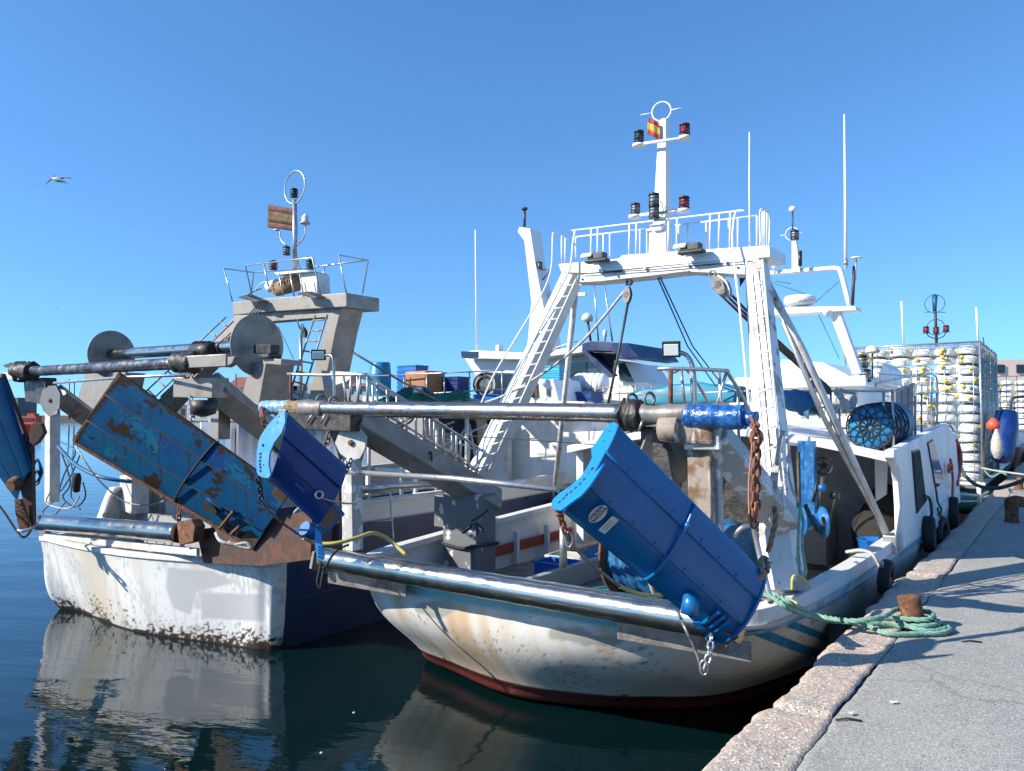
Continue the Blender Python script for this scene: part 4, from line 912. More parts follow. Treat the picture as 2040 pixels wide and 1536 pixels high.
def tyre(c, ax, R, label, r=.075, sq=1.0, rope_m=None):
    ax = ax.normalized(); a = (ZX - ax * ax.z).normalized(); b = ax.cross(a); rows = []
    for i in range(32):
        t = 2 * math.pi * i / 32; d = a * math.cos(t) + b * math.sin(t); row = []
        for j in range(14):
            f = 2 * math.pi * j / 14; cr_, sr = math.cos(f), math.sin(f)
            cr_ = math.copysign(abs(cr_) ** .7, cr_); sr = math.copysign(abs(sr) ** .6, sr)
            rr = R + cr_ * r; row.append(c + d * rr + ax * sr * r * 1.15 * (1 + .015 * ((i % 2) if cr_ > .5 else 0)))
        rows.append(row)
    rows.append(rows[0])
    return MB().grid(rows, True, True).build('fender_tyre', 'rubber', None, label=label, cat='tyre', group='tyre fenders hung over the hull sides')
tyre(V(1900, 1022, 1.52), VX * .95 - UX * .1, .19, 'black tyre hung by a red rope beside the bow of the white trawler', .06)
tyre(V(1874, 1060, 1.55), VX + UX * .15, .17, 'black tyre fender below the leaning side windows, nearer the bow', .06)
tyre(V(1851, 1064, 1.54), VX - UX * .1, .17, 'black tyre fender hung on a grey rope just aft of the side windows', .065)
tyre(V(1765, 1150, 1.56), VX + ZX * .1, .13, 'small black tyre fender tied over the white bulwark amidships', .05)
tyre(Z(1668, 1285, .8), VX - UX * .25, .19, 'large black tyre squeezed between the striped hull quarter and the quay', .08)
rope('rope', [V(1841, 988, 1.57), V(1852, 994, 1.54), V(1856, 1020, 1.53), V(1855, 1040, 1.54)], .02, 'rope_dark', 'grey rope looped from the rear side window to a tyre')
rope('rope', [V(1865, 976, 1.57), V(1868, 1000, 1.54), V(1875, 1014, 1.53), V(1872, 1028, 1.53), V(1868, 1012, 1.54)], .014, 'rope_dark', 'dark rope knotted below the forward side window')
rope('rope', [B(8.6, 1.95, 1.56), B(8.55, 1.8, 1.6), B(8.5, 1.68, 1.58), B(8.5, 1.6, 1.45), V(1757, 1120, 1.55)], .018, 'rope_white', 'pale rope over the white bulwark cap holding a small tyre')
# tarps along the port side
def sheetrope(pts, wid, name, m, label, cat, folds=9):
    P = cr(pts, 8); rows = []
    for i, p in enumerate(P):
        t = i / (len(P) - 1); wd = wid(t); row = []
        for j in range(17):
            f = j / 16; an = math.pi * (f * 1.25 - .12)
            off = VX * math.cos(an) * wd * .6 * .8 - UX * math.cos(an) * wd * .3 + ZX * math.sin(an) * wd
            row.append(p + off * (1 + .12 * nz(i * .35, j * .5, 3) + .05 * math.sin(i * .9 + j * 1.7)))
        rows.append(row)
    return MB().grid(rows).build(name, m, None, label=label, cat=cat, solid=.01)
sheetrope([U(1262, 800, 11), U(1330, 796, 11), U(1400, 792, 11), U(1480, 792, 10.6)], lambda t: .12 + .1 * math.sin(math.pi * min(1, t * .8 + .1)), 'tarpaulin', 'tarp', 'long turquoise tarpaulin roll behind the starboard gallows rail', 'tarpaulin')
o = sheetrope([U(1560, 800, 10.6), U(1585, 806, 10.3), U(1612, 815, 10.1), U(1622, 828, 10)], lambda t: .12 + .08 * math.sin(math.pi * t), 'tarpaulin', 'tarp_blue', 'folded dark blue canvas hanging over the deckhouse roof edge', 'tarpaulin')
tt('canvas_boom', [U(1250, 788, 10.5), U(1480, 779, 10.5), U(1655, 779, 10.4)], .012, 'galv', A)
tt('canvas_roll', [U(1625, 790, 11), U(1700, 800, 10.8)], .09, 'offwhite', A, 12)
mb = MB()
for k in range(7): mb.tube(cr([U(1668 + 3 * k % 13, 772 + (k * 5) % 9, 10.2), U(1664 + (k * 7) % 16, 786, 10.2), U(1690 - (k * 5) % 14, 800 + k, 10.15), U(1680 + (k * 3) % 12, 815 - k, 10.15), U(1672 + k, 785, 10.2)], 5), .014, 6)
mb.build('rope_coil', 'rope_white', None, label='knotted bundle of grey rope hung on the roof railing', cat='rope')
# net drum with blue netting between the gallows
dn = thing('net_drum', 'big roll of blue netting on a drum behind the large blue trawl door', 'net drum', B(7.2, 3.6, .9))
c0, c1 = B(7.2, 3.7, 1.6), B(6.9, 2.5, 1.58); mb = MB(); P = []; R = []
for i in range(40): t = i / 39; P.append(c0.lerp(c1, t)); R.append(.42 + .05 * nz(i * .5, 2) + .012 * math.sin(i * 2.4))
mb.tube(P, R, 30); mb.v = [p + W((1, 0, 0)) * .025 * nz(p.x * 9, p.y * 9, p.z * 9) for p in mb.v]
mb.build('netting', 'net_blue', dn)
for c in (c0.lerp(c1, -.02),): MB().cyl(c, c + (c1 - c0).normalized() * .03, .5, n=32).build('drum_flange', 'rust', dn)
MB().ring(c0.lerp(c1, .48), c1 - c0, .46, .03, 8, 30).build('rope_turn', 'rope_white', dn)
# interior bulwark of port side, rust-red plank
MB().beam(B(7.9, 6.62, 1.05), B(11.8, 6.62, 1.12), .03, .14, VX).build('red_plank', 'stripe_red', A, bevel=.004)
MB().box(6.2, 9.4, 5.1, 5.2, .83, 1.1).build('deck_board', 'interior', A, bevel=.01); MB().box(6.2, 9.8, 4.2, 4.26, .83, 1.0).build('deck_board', 'offwhite', A, bevel=.01)
MB().cyl(U(1122, 1050, 7.5), U(1122, 1130, 7.5), .045).build('stanchion', 'galv', A)
for u in (8.3, 9.1, 9.9, 10.7): MB().box(u, u + .06, 6.54, 6.62, .83, 1.3).build('bulwark_frame', 'white', A, bevel=.004)
heap([(B(6.6, 3.4, .9), .5, .5, .16)], 'net_blue', 'fishing_net', None, label='grey-blue netting lying on deck behind the chrome stern roller', cat='net')
# =====================================================================
# TRAWL DOORS
# =====================================================================
def door(name, label, A1, A2, B1, B2, strips, camber, mats, rib=.52, plate=None, plate_m=None, th=.02, nseg=16, group=None, res=(12, 6), wear=None, ridge=None):
    """A1/A2 leading edge top/bottom, B1/B2 trailing edge; t runs 1->2, s runs A->B"""
    n = (B1 - A1).cross(A2 - A1).normalized()
    if n.dot(CAM - A1) < 0: n = -n
    ctr = (A1 + A2 + B1 + B2) / 4
    d = thing(name, label, 'trawl door', W((ctr.x, ctr.y, min(A2.z, B2.z, B1.z))), group)
    LOC[d.name] = W(d.location)
    P = lambda s, t, o=0: A1.lerp(B1, s).lerp(A2.lerp(B2, s), t) + n * (camber * max(0, 4 * t * (1 - t)) ** .8 + o)
    for k, (t0, t1, o0, o1) in enumerate(strips):
        S_, J_ = res; rows = [[P(s / S_, t0 + (t1 - t0) * j / J_, o0 + (o1 - o0) * j / J_) for j in range(J_ + 1)] for s in range(S_ + 1)]
        back = [[q - n * th for q in r] for r in rows]
        full = [r + b_[::-1] for r, b_ in zip(rows, back)]
        mb = MB().grid(full, False, True); N = 2 * (J_ + 1)
        mb.f.append(list(range(N))); mb.sm.append(False); mb.mi.append(0); mb.f.append([S_ * N + i for i in range(N)]); mb.sm.append(False); mb.mi.append(0)
        o = mb.build('door_panel', mats, d, bevel=.003); recalc(o)
        if wear:
            for an, fn in wear:
                at_ = o.data.attributes.new(an, 'FLOAT', 'POINT')
                for s in range(S_ + 1):
                    for q in range(N):
                        j = q if q <= J_ else N - 1 - q; at_.data[s * N + q].value = max(0, min(1, fn(s / S_, t0 + (t1 - t0) * j / J_)))
        # flange ridge at the lower edge of the strip
        if k < len(strips) - 1:
            MB().tube([P(s / 12, t1, o1 - .004) for s in range(13)], .009, 6).build('panel_flange', ridge or mats, d)
    if rib: MB().tube([P(rib, t / 12, .012) for t in range(13)], .014, 6).build('cross_rib', ridge or mats, d)
    if rib: MB().prism([P(rib, 0, .03), P(rib, 1, .03), P(rib, 1, -.05), P(rib, 0, -.05)], (B1 - A1).normalized() * .012).build('cross_rib', mats, d)
    return d, P, n
# --- big door on the white trawler
A1, A2, B1, B2 = D(1231, 850, 4.75), D(1120, 1020, 5.0), D(1524, 1146, 5.12), D(1430, 1278, 5.42)
d, P, n = door('trawl_door', 'large new blue trawl door with white maker stickers, slung over the stern of the white trawler', A1, A2, B1, B2,
            [(0, .22, .0, -.005), (.22, .56, -.03, -.005), (.56, 1, -.035, .0)], .13, 'blue_door_shaded', .5)
L_ = (B1 - A1).normalized(); T_ = (A2 - A1).normalized()
pp = A1.lerp(A2, .5); 
outl = [(1226, 843), (1232, 850), (1231, 872), (1224, 893), (1210, 920), (1193, 948), (1178, 970), (1160, 990), (1140, 1004), (1120, 1019), (1108, 1018), (1101, 1008), (1104, 998), (1118, 984), (1140, 970), (1160, 952), (1172, 934), (1182, 915), (1180, 896), (1190, 884), (1204, 862), (1216, 847)]
MB().prism([PN(x, y, pp, L_) for x, y in outl], L_ * -.014).build('door_edge_plate', 'blue_door_sunlit', d, bevel=.002)
for x, y, r in ((1183, 937, .014), (1167, 958, .012), (1159, 967, .012), (1150, 975, .012), (1141, 983, .012), (1132, 989, .014), (1126, 996, .012), (1118, 1003, .012), (1176, 946, .006), (1218, 862, .007), (1206, 882, .007)):
    c = PN(x, y, pp, L_); MB().cyl(c - L_ * .0165, c + L_ * .004, r, n=16).build('bolt_hole', 'dark_void', d)
# end plate, curved
MB().prism([P(1, t / 12, .01) for t in range(13)] + [P(1, 1 - t / 12, -.12) for t in range(13)], L_ * .02).build('door_end_plate', 'blue_door_shaded', d, bevel=.003)
MB().prism([P(.97, .78, -.01), P(1.02, .7, .02), P(1.03, .95, .02), P(.98, 1.0, -.02)], n * -.03).build('rust_patch', 'rust', d)
# socket, ribs, lugs
c = P(.735, .80, .0); axs = (n * .75 + T_ * .5 - L_ * .1).normalized(); q = P(.70, .72, -.02)
MB().tube([q, q.lerp(c, .5) + n * .04, c + n * .07 + T_ * .03], [.04, .058, .062], 20).build('tow_socket', 'blue_door_shaded', d); MB().cyl(c + n * .0705 + T_ * .0301, c + n * .074 + T_ * .033, .048).build('socket_hole', 'dark_void', d)
for s in (.86, .895, .93): MB().tube([P(s, .62, .012), P(s, .97, .012)], .016, 8).build('stiffener', 'blue_door_shaded', d, bevel=.002)
MB().prism([P(.83, .9, .02), P(.87, .93, .02), P(.86, 1.03, .02), P(.82, 1.0, .02)], n * .012).build('lug', 'blue_door_shaded', d)
MB().prism([P(.93, .98, .03), P(.99, .98, .03), P(.98, 1.1, .01), P(.94, 1.08, .01)], n * -.03).build('lug', 'blue_door_shaded', d)
MB().prism([P(.49, .98, .02), P(.52, .98, .02), P(.52, 1.05, .02), P(.47, 1.03, .02)], n * .01).build('lug', 'blue_door_shaded', d)
for s in (.13, .27, .41, .6, .72, .84):
    for t in (.2, .54): MB().prism([P(s, t, .0), P(s + .008, t + .001, .0), P(s + .004, t - .035, -.004)], n * .006).build('gusset', 'blue_door_shaded', d)
MB().ball(P(.5, .17, .02), .022).build('boss', 'blue_door_shaded', d)
# stickers
c = P(.105, .80, .004); tv = (P(.1, .95) - P(.1, .65)); lx = -tv.normalized(); ly = (-(L_) - lx * (-L_).dot(lx)).normalized()
nn_ = lx.cross(ly); 
if nn_.dot(n) < 0: nn_ = -nn_
nn_ = nn_.normalized(); c = P(.115, .70, .0) + nn_ * .014
el = [c + lx * math.cos(k * math.pi / 16) * .098 + ly * math.sin(k * math.pi / 16) * .042 for k in range(32)]
so_ = MB().prism(el, nn_ * -.005).build('maker_sticker', 'sticker', d)
text('THYBORØN', .031, 'ink', 'lettering', so_, c + nn_ * .0015 + ly * .014, lx, ly); text('TRAWLDOOR', .029, 'ink', 'lettering', so_, c + nn_ * .0015 - ly * .012, lx, ly)
c2 = P(.185, .715, .0) + nn_ * .014
s2_ = MB().prism([c2 + lx * a * .088 + ly * b * .025 for a, b in ((-1, -1), (1, -1), (1, 1), (-1, 1))], nn_ * -.005).build('data_plate', 'sticker', d)
for k in (.008, -.008): MB().obox(c2 + nn_ * .001 + ly * k, lx * .055, ly * .0015, nn_ * .0006).build('lettering', 'wire', s2_)
dB = d
# chains & ropes of the big door
def chn(pts, L, r, m, label, n_='chain'): return chain(pts, L, r).build(n_, m, None, label=label, cat='chain')
chn([U(1505, 850, 5.4), U(1503, 1050, 5.3)], .075, .0095, 'rust_chain', 'heavy rusty chain hanging from the blue wrapped end of the gallows pipe')
chn([U(1509, 880, 5.42), U(1507, 1030, 5.33)], .075, .0095, 'rust_chain', 'second fall of rusty chain doubled beside the first under the hook')
chn([U(1499, 838, 5.6), U(1506, 852, 5.5), U(1506, 876, 5.42)], .08, .014, 'rust_chain', 'short rusty chain links at the tip of the blue wrapped pipe')
tt('chain_hook', [U(1499, 884, 5.42), U(1497, 868, 5.42), U(1504, 856, 5.42), U(1514, 862, 5.42), U(1516, 876, 5.42), U(1510, 888, 5.42)], .016, 'rust_chain', None, smooth=4, label='rusty iron hook above the heavy chain', cat='hook')
rope('rope', [U(1499, 880, 5.4), U(1492, 960, 5.35), U(1493, 1030, 5.3), U(1500, 1048, 5.3), U(1505, 1000, 5.3)], .006, 'orange_tub', 'thin orange cord hanging alongside the rusty chain')
chn([PN(1112, 1010, pp, L_), D(1117, 1030, 5.0), D(1126, 1060, 5.05)], .06, .009, 'rust_chain', 'rusty shackle chain on the front plate of the large blue door')
rope('wire_rope', [D(1126, 1062, 5.05), D(1140, 1085, 5.1), D(1185, 1130, 5.2), D(1235, 1168, 5.35)], .012, 'wire', 'wire rope sagging from the large blue door to the yellow hose', cat='wire rope')
MB().ring(D(1133, 1075, 5.08), W((.3, 1, .1)), .05, .006, 6, 20, .45).build('wire_eye', 'galv', None, label='steel thimble eye on the wire below the big door front plate', cat='shackle')
rope('hose', [D(1235, 1168, 5.35), D(1262, 1180, 5.4), D(1290, 1186, 5.5), D(1325, 1185, 5.7)], .014, 'hose', 'short yellow hose lying over the chrome stern roller beneath the large door', cat='hose')
rope('wire_rope', [D(1350, 1217, 5.6), D(1362, 1245, 5.3), D(1385, 1295, 5.25), D(1398, 1335, 5.2)], .012, 'wire', 'steel wire hanging from the chrome roller down to the lower shackle', cat='wire rope')
chn([D(1418, 1265, 5.3), D(1414, 1300, 5.22), D(1403, 1335, 5.2)], .06, .008, 'galv', 'grey chain dangling from the bottom corner of the large blue door')
MB().ring(D(1402, 1330, 5.2), W((.2, 1, .1)), .05, .007, 6, 20, .5).build('shackle', 'galv', None, label='steel shackle loop at the foot of the dangling grey chain', cat='shackle')
rope('rope', [D(1500, 1143, 5.15), D(1512, 1150, 5.1), D(1526, 1142, 5.1), D(1530, 1125, 5.2), D(1524, 1112, 5.3), D(1516, 1118, 5.2), D(1520, 1140, 5.08)], .02, 'rope_tan', 'tan rope lashing at the trailing edge of the large blue door', strands=3)
# --- second door, port end
A1, A2, B1, B2 = D(572, 822, 7.3), D(536, 955, 7.4), D(692, 930, 7.75), D(632, 1046, 7.6)
d, P, n = door('trawl_door', 'narrow dark blue trawl door with pale blue perforated edge plate at the port end of the gallows pipe', A1, A2, B1, B2,
               [(0, .3, 0, 0), (.3, .6, -.03, -.01), (.6, 1, -.03, 0)], .12, 'navy_door', 0)
L_ = (B1 - A1).normalized(); pp = A1.lerp(A2, .5) - L_ * .01
outl = [(568, 817), (568, 842), (561, 862), (546, 882), (537, 903), (535, 925), (539, 945), (534, 953), (516, 950), (511, 940), (511, 900), (517, 872), (532, 848), (550, 828)]
pn = W((-.45, -.85, .1)).normalized()
MB().prism([PN(x, y, D(540, 890, 7.25), pn) for x, y in outl], pn * -.02).build('door_edge_plate', 'pale_door', d, bevel=.003)
for x, y, r in ((524, 887, .016), (519, 904, .013), (519, 911, .013), (518, 918, .013), (518, 925, .013), (519, 931, .013), (519, 938, .013), (553, 842, .007), (556, 830, .007), (525, 926, .007)):
    c = PN(x, y, D(540, 890, 7.25), pn); MB().cyl(c + pn * .003, c - pn * .004, r, n=16).build('bolt_hole', 'dark_void', d)
for a, b in (((565, 905), (588, 930)), ((545, 890), (570, 915)), ((590, 965), (606, 980))):
    MB().beam(D(*a, 7.28), D(*b, 7.33), .02, .012, UX).build('stiffener', 'navy_door', d)
MB().prism([D(x, y, 7.9) for x, y in ((640, 925), (652, 905), (662, 908), (672, 920), (680, 935), (672, 950), (660, 952), (658, 965), (645, 950), (636, 955))], W((0, .1, 0))).build('towing_bracket', 'navy_door', d, bevel=.01)
fr = [(636, 1035), (662, 1008), (682, 1025), (648, 1062)]
MB().prism([D(x, y, 7.75) for x, y in ((628, 1030), (664, 998), (686, 1025), (640, 1072))], W((0, .05, 0))).build('lower_frame', 'navy_door', d, bevel=.01)
mb = MB(); q = [D(x, y, 7.68) for x, y in ((637, 1034), (662, 1008), (677, 1025), (644, 1058))]; mb.prism(q, W((0, .02, 0))).build('frame_opening', 'dark_void', d)
MB().tube([D(606, 1052, 7.55), D(627, 1062, 7.65)], .075, 20).build('tow_socket', 'blue_door_shaded', d, bevel=.004)
MB().prism([D(x, y, 7.55) for x, y in ((626, 1050), (636, 1060), (646, 1110), (643, 1116), (632, 1116), (628, 1090))], W((0, .04, 0))).build('lower_edge_plate', 'pale_door', d, bevel=.004)
for y in (1090, 1096, 1102, 1109): c = D(636.5, y, 7.545); MB().cyl(c, c + W((0, -.005, 0)), .01, n=12).build('bolt_hole', 'dark_void', d)
MB().ring(D(636, 986, 7.45), W((-.3, 1, 0)), .035, .014, 6, 16).build('lifting_eye', 'galv', d)
chn([U(521, 812, 5.85), D(523, 830, 7.6), D(528, 848, 7.6)], .07, .009, 'rust_chain', 'short rusty chain at the pale wrapped port end of the pipe')
chn([D(514, 950, 7.2), D(518, 972, 7.25), D(521, 996, 7.3)], .06, .009, 'black', 'dark chain hanging from the foot of the pale blue edge plate')
chn([U(657, 862, 5.9), U(652, 880, 5.9), U(636, 898, 5.9)], .09, .01, 'rust_chain', 'orange rusty chain slanting behind the narrow dark blue door')
chn([D(700, 915, 8.2), D(690, 938, 8.1), D(675, 945, 8)], .07, .009, 'wire_dark', 'dark chain running from the octagonal plate to the door bracket')
rope('wire_rope', [D(521, 996, 7.3), D(530, 1010, 7.4), D(560, 1040, 7.6), D(605, 1071, 7.8)], .011, 'wire', 'steel wire sagging from the pale edge plate to the long yellow hose', cat='wire rope')
rope('hose', [D(605, 1071, 7.8), D(630, 1082, 7.9), D(670, 1082, 7.9), D(715, 1070, 8), D(742, 1062, 8.1), D(770, 1072, 8.2), D(810, 1106, 8.1)], .02, 'hose', 'long yellow hose arching across the gap onto the roller of the white trawler', cat='hose', n=10)
rope('rope', [D(642, 993, 7.5), D(670, 1000, 7.6), D(700, 1003, 7.8), D(716, 996, 8)], .009, 'rope_white', 'thin grey rope from the dark blue door to the port gallows post')
rope('rope', [D(640, 1118, 7.6), D(636, 1140, 7.6), D(632, 1158, 7.6), D(638, 1172, 7.6), D(644, 1140, 7.6), D(655, 1118, 7.7), D(672, 1096, 7.9), D(695, 1085, 8)], .012, 'rope_black', 'dark knotted rope end dangling below the dark blue door')
# --- old rusty blue door of the left trawler
STK = [(.12, .27, .3, .6), (.22, .64, .3, .9), (.3, .63, .3, .7), (.33, .27, .42, 1), (.42, .63, .36, 1), (.1, .66, .2, .6), (.5, .27, .25, .8), (.66, .27, .3, .8), (.76, .26, .3, .7), (.7, .64, .25, .9), (.83, .3, .25, .8), (.86, .63, .35, 1), (.93, .2, .4, .8), (.61, .64, .3, .7), (.17, .66, .3, .5), (.2, .02, .2, .8), (.48, .03, .2, .7), (.77, .03, .2, .9)]
def w_rust(s, t):
    r = 0
    for s0, t0, ln, k in STK:
        q = t - t0
        if 0 <= q < ln:
            d_ = (s - s0) - .28 * q + .004 * nz(t * 20, s0 * 50); r = max(r, k * math.exp(-(d_ / (.006 + .006 * nz(t * 9, s0 * 9) ** 2)) ** 2) * (1 - q / ln) ** .5)
    r = max(r, sm(nz(s * 9, t * 9, 3) + .5 * nz(s * 30, t * 24, 4) + .3 * max(0, 1 - t / .2) - .16, .26, .36) * (1 if t < .2 else .0))
    r = max(r, sm(nz(s * 8, t * 5, 7) + .5 * nz(s * 34, t * 24, 4), .42, .52))
    for e in (t, 1 - t, s): r = max(r, sm(.03 - e + .02 * nz(s * 40, t * 40), 0, .02))
    for e in (.25, .62): r = max(r, .9 * math.exp(-((t - e) / .006) ** 2))
    r = max(r, .8 * math.exp(-((s - .57) / .006) ** 2) * (.6 + nz(t * 20, 5)))
    if s > .8 and t > .75: r = max(r, sm(nz(s * 16, t * 16, 8) + .1, .15, .3))
    return r
def w_navy(s, t): return sm(nz(s * 6.5, t * 4, 21) + .35 * nz(s * 26, t * 20, 22) + .25 * math.exp(-((s - .62) / .12) ** 2), .3, .36)
def w_pale(s, t): return .8 * sm(nz(s * 7, t * 4, 31) + .5 * nz(s * 40, t * 30, 32), .3, .5) + (.25 if t > .62 else 0)
A1, A2, B1, B2 = D(243, 746, 9.2), D(150, 880, 9.9), D(578, 985, 8.9), D(508, 1092, 9.4)
d, P, n = door('trawl_door', 'huge old blue trawl door streaked with rust and peeling paint on the left trawler', A1, A2, B1, B2,
               [(0, .25, 0, .0), (.25, .62, -.04, 0), (.62, 1, -.04, 0)], .1, 'old_door', .57, res=(170, 26), wear=[('rust', w_rust), ('navy', w_navy), ('pale', w_pale)], ridge='dark_rust')
L_ = (B1 - A1).normalized()
MB().beam(A1 - L_ * .02, A2 - L_ * .02, .03, .05, n).build('door_edge', 'rust', d)
MB().prism([P(.93, 0, .02), P(1, 0, .02), P(1, 1, .02), P(.93, 1, .02)], n * .03).build('door_end_plate', 'door_rust', d, bevel=.005)
MB().beam(P(0, 1.01, .01), P(1, 1.01, .01), .02, .04, n).build('door_edge', 'rust', d)
for s, t0, t1 in ((.84, .55, .97), (.9, .7, .95)): MB().tube([P(s, t0, .03), P(s - .02, t1, .03)], .02, 8).build('stiffener', 'rust', d)
c = P(.735, .74, .005); el = [c + (A2 - A1).normalized() * math.cos(k * .4) * .07 * (1 + .3 * nz(k)) + L_ * math.sin(k * .4) * .11 for k in range(15)]
MB().prism(el, n * .02).build('rust_hole', 'dark_void', d); MB().tube([c + (A1 - A2).normalized() * .12 + L_ * x + n * (.02 - abs(x) * .05) for x in (-.1, 0, .1, .16)], .02, 8).build('torn_lip', 'old_door', d)
# --- door at the far left
A1, A2, B1, B2 = D(6, 748, 10.3), D(-75, 850, 10.7), D(63, 935, 10.5), D(35, 1000, 10.9)
d, P, n = door('trawl_door', 'weathered blue trawl door cut off by the left edge of the view', A1, A2, B1, B2, [(0, .25, 0, 0), (.25, .6, -.04, 0), (.6, 1, -.04, 0)], .1, 'old_door', 0)
MB().beam(D(3, 748, 10.9), D(62, 905, 10.6), .06, .1, n).build('door_edge', 'door_rust', d)
MB().prism([D(x, y, 10.6) for x, y in ((62, 862), (66, 1050), (54, 1060), (46, 1000), (30, 930), (50, 930))], W((0, .08, 0))).build('door_end_plate', 'door_rust', d, bevel=.005)
MB().prism([D(x, y, 10.4) for x, y in ((62, 845), (70, 840), (82, 844), (88, 862), (76, 880), (66, 888), (58, 880))], W((0, .08, 0))).build('towing_bracket', 'door_rust', d, bevel=.008)
MB().prism([D(x, y, 10.5) for x, y in ((28, 995), (40, 995), (56, 1040), (54, 1052), (38, 1055), (30, 1020))], W((0, .06, 0))).build('lower_edge_plate', 'rust', d, bevel=.005)
for k in range(6): c = D(34 + k * 2.2, 1003 + k * 7.5, 10.49); MB().cyl(c, c - W((0, .006, 0)), .012, n=12).build('bolt_hole', 'dark_void', d)
MB().tube([D(20, 968, 10.5), D(34, 962, 10.6), D(44, 950, 10.7)], [.08, .1, .06], 16).build('tow_socket', 'rust', d)
rope('rope', [D(-20, 985, 10.5), D(8, 1020, 10.4), D(35, 1060, 10.3), D(50, 1070, 10.3), D(66, 1050, 10.6), D(80, 1028, 11)], .014, 'rope_black', 'dark rope looping below the door at the left edge')
rope('rope', [D(36, 1056, 10.3), D(50, 1058, 10.3), D(68, 1048, 10.6), D(80, 1030, 11)], .018, 'rope_white', 'short white rope tying the left-edge door to the roller end')
for k, (dx, dy) in enumerate(((0, 0), (3, 8))):
    rope('rope', [D(64, 930 + dy, 11), D(74, 915, 11), D(84 - dx, 940, 11), D(76, 955 + dy, 11), D(66, 962, 11), D(72, 938, 11), D(82, 952 - dy, 11)], .016, 'tarp_blue', ['navy rope knot beside the left-edge door', 'second navy rope loop just below that knot'][k])
# =====================================================================
# BOAT B : blue and white trawler at left
# =====================================================================
Bt = thing('fishing_trawler', 'blue hulled trawler with dirty white stern, bare metal gantry and rusty trawl doors, at left', 'boat', B(14, 10.5, 0))
PB = Bt
zsB = lambda u: 1.1 + .65 * sm(u, 6.15, 6.5) + max(0, u - 10) * .02 + max(0, u - 17) ** 2 * .02
lvB = [(-.9, [(19, 10.6), (17, 12), (12, 12.3), (8, 12.3), (6.3, 12.2), (6.1, 10.5), (6.4, 8.9), (8, 8.6), (12, 8.6), (17, 9.2), (19, 10.6)]),
       (0, [(22, 10.6), (19, 12.4), (12, 12.95), (8, 12.95), (5.75, 12.8), (5.7, 12.2), (5.62, 10.6), (6.0, 9.0), (6.15, 8.43), (6.45, 8.25), (8, 8.22), (12, 8.2), (19, 8.9), (22, 10.6)]),
       (1, [(25, 10.6), (20, 12.9), (12, 13.1), (8, 13.1), (5.6, 12.9), (5.35, 12.5), (5.4, 10.6), (5.9, 8.8), (6.05, 8.3), (6.4, 8.15), (8, 8.15), (12, 8.15), (20, 8.4), (25, 10.6)])]
mat('hullB', (.02, .04, .1), (.012, .025, .07), None, scale=1.4, thr=(.4, .7), rough=.4, bump=.08,
    attrs=[('white', (.68, .68, .65)), ('tan', (.5, .42, .28)), ('gray', (.44, .45, .45)), ('cap', (.55, .55, .53)), ('growth', (.045, .022, .014))])
rows = hull_mesh(lvB, zsB, 1000, 90)
hB = MB().grid(rows).build('hull', 'hullB', Bt); recalc(hB)
setattr_poly(hB, 'white', [], extra=lambda p: 1.0 if (uvz(p)[0] < 6.32 or (uvz(p)[1] > 12 and uvz(p)[0] < 7)) and uvz(p)[2] < 1.14 else 0)
setattr_poly(hB, 'tan', [], extra=lambda p: (lambda u, v, z: (.85 * math.exp(-((v - 11.35) / .55) ** 2) + .5 * sm(nz(v * 2, z), .1, .5)) * (1 if u < 6.3 else 0) * (.5 + .5 * nz(v * 3, z * .4, 2) + .3))(*uvz(p)))
def grayB(p):
    x, y = proj(p); u, v, z = uvz(p)
    if u > 6.3 or z > 1.12: return 0
    r = 0
    r = max(r, .75 * sm(nz(v * 26, z * 9, 4) + .7 * nz(v * 2, z * 2) + .3 * nz(v * 60, z * 50), .2, .42), .5 * sm(nz(v * 11, z * 1.1, 14) + .3 * nz(v * 40, z * 3), .2, .4))
    if 0 and inpoly(x, y, [(400, 1170), (530, 1174), (530, 1181), (398, 1177)]): r = 0
    return r
setattr_poly(hB, 'gray', [[(398, 1180), (528, 1184), (530, 1238), (402, 1232)], [(335, 1130), (425, 1138), (470, 1160), (430, 1170), (392, 1178), (380, 1225), (345, 1212), (330, 1170)]], extra=grayB)
setattr_poly(hB, 'cap', [], extra=lambda p: 1.0 if uvz(p)[0] > 6.5 and uvz(p)[2] / zsB(uvz(p)[0]) > .84 else 0.0)
setattr_poly(hB, 'growth', [], extra=lambda p: (lambda u, v, z: 1.0 if z < .03 + .03 * nz(v * 3, u) else sm(nz(v * 16, z * 30, u * 9) * .7 + .3 * nz(v * 40, z * 60) + (.2 - z) * 2.4 * (.25 + (1 if v < 10.3 or v > 12.1 else 0)) + .5 * nz(v * 1.7, 8) - .05, .1, .35))(*uvz(p)) if uvz(p)[0] < 6.5 and uvz(p)[2] < .4 else 0)
rail_top = rows[-1]
def innerB(d, dz):
    out = []
    for p in rail_top:
        u, v, z = uvz(p); cu, cv = max(7.5, min(18, u)), 10.6
        n_ = B(cu - u, cv - v, 0)
        if u > 6.6 and u < 18: n_ = B(0, cv - v, 0)
        n_ = n_.normalized(); q = p + n_ * d; q.z += dz; out.append(q)
    return out
MB().grid([innerB(-.02, -.03), innerB(-.02, .03), innerB(.12, .03), innerB(.12, -.03), innerB(.08, -.05), [W((p.x, p.y, p.z)) + (B(12, 10.6, p.z) - p) * .012 for p in rows[72]]]).build('bulwark', 'offwhite', Bt)
dd = [W((p.x, p.y, .62)) for p in rows[68]]; MB().grid([dd, [B(max(7, uvz(p)[0]), 10.6, .64) for p in dd]], False).build('deck', 'deck_gray', Bt)
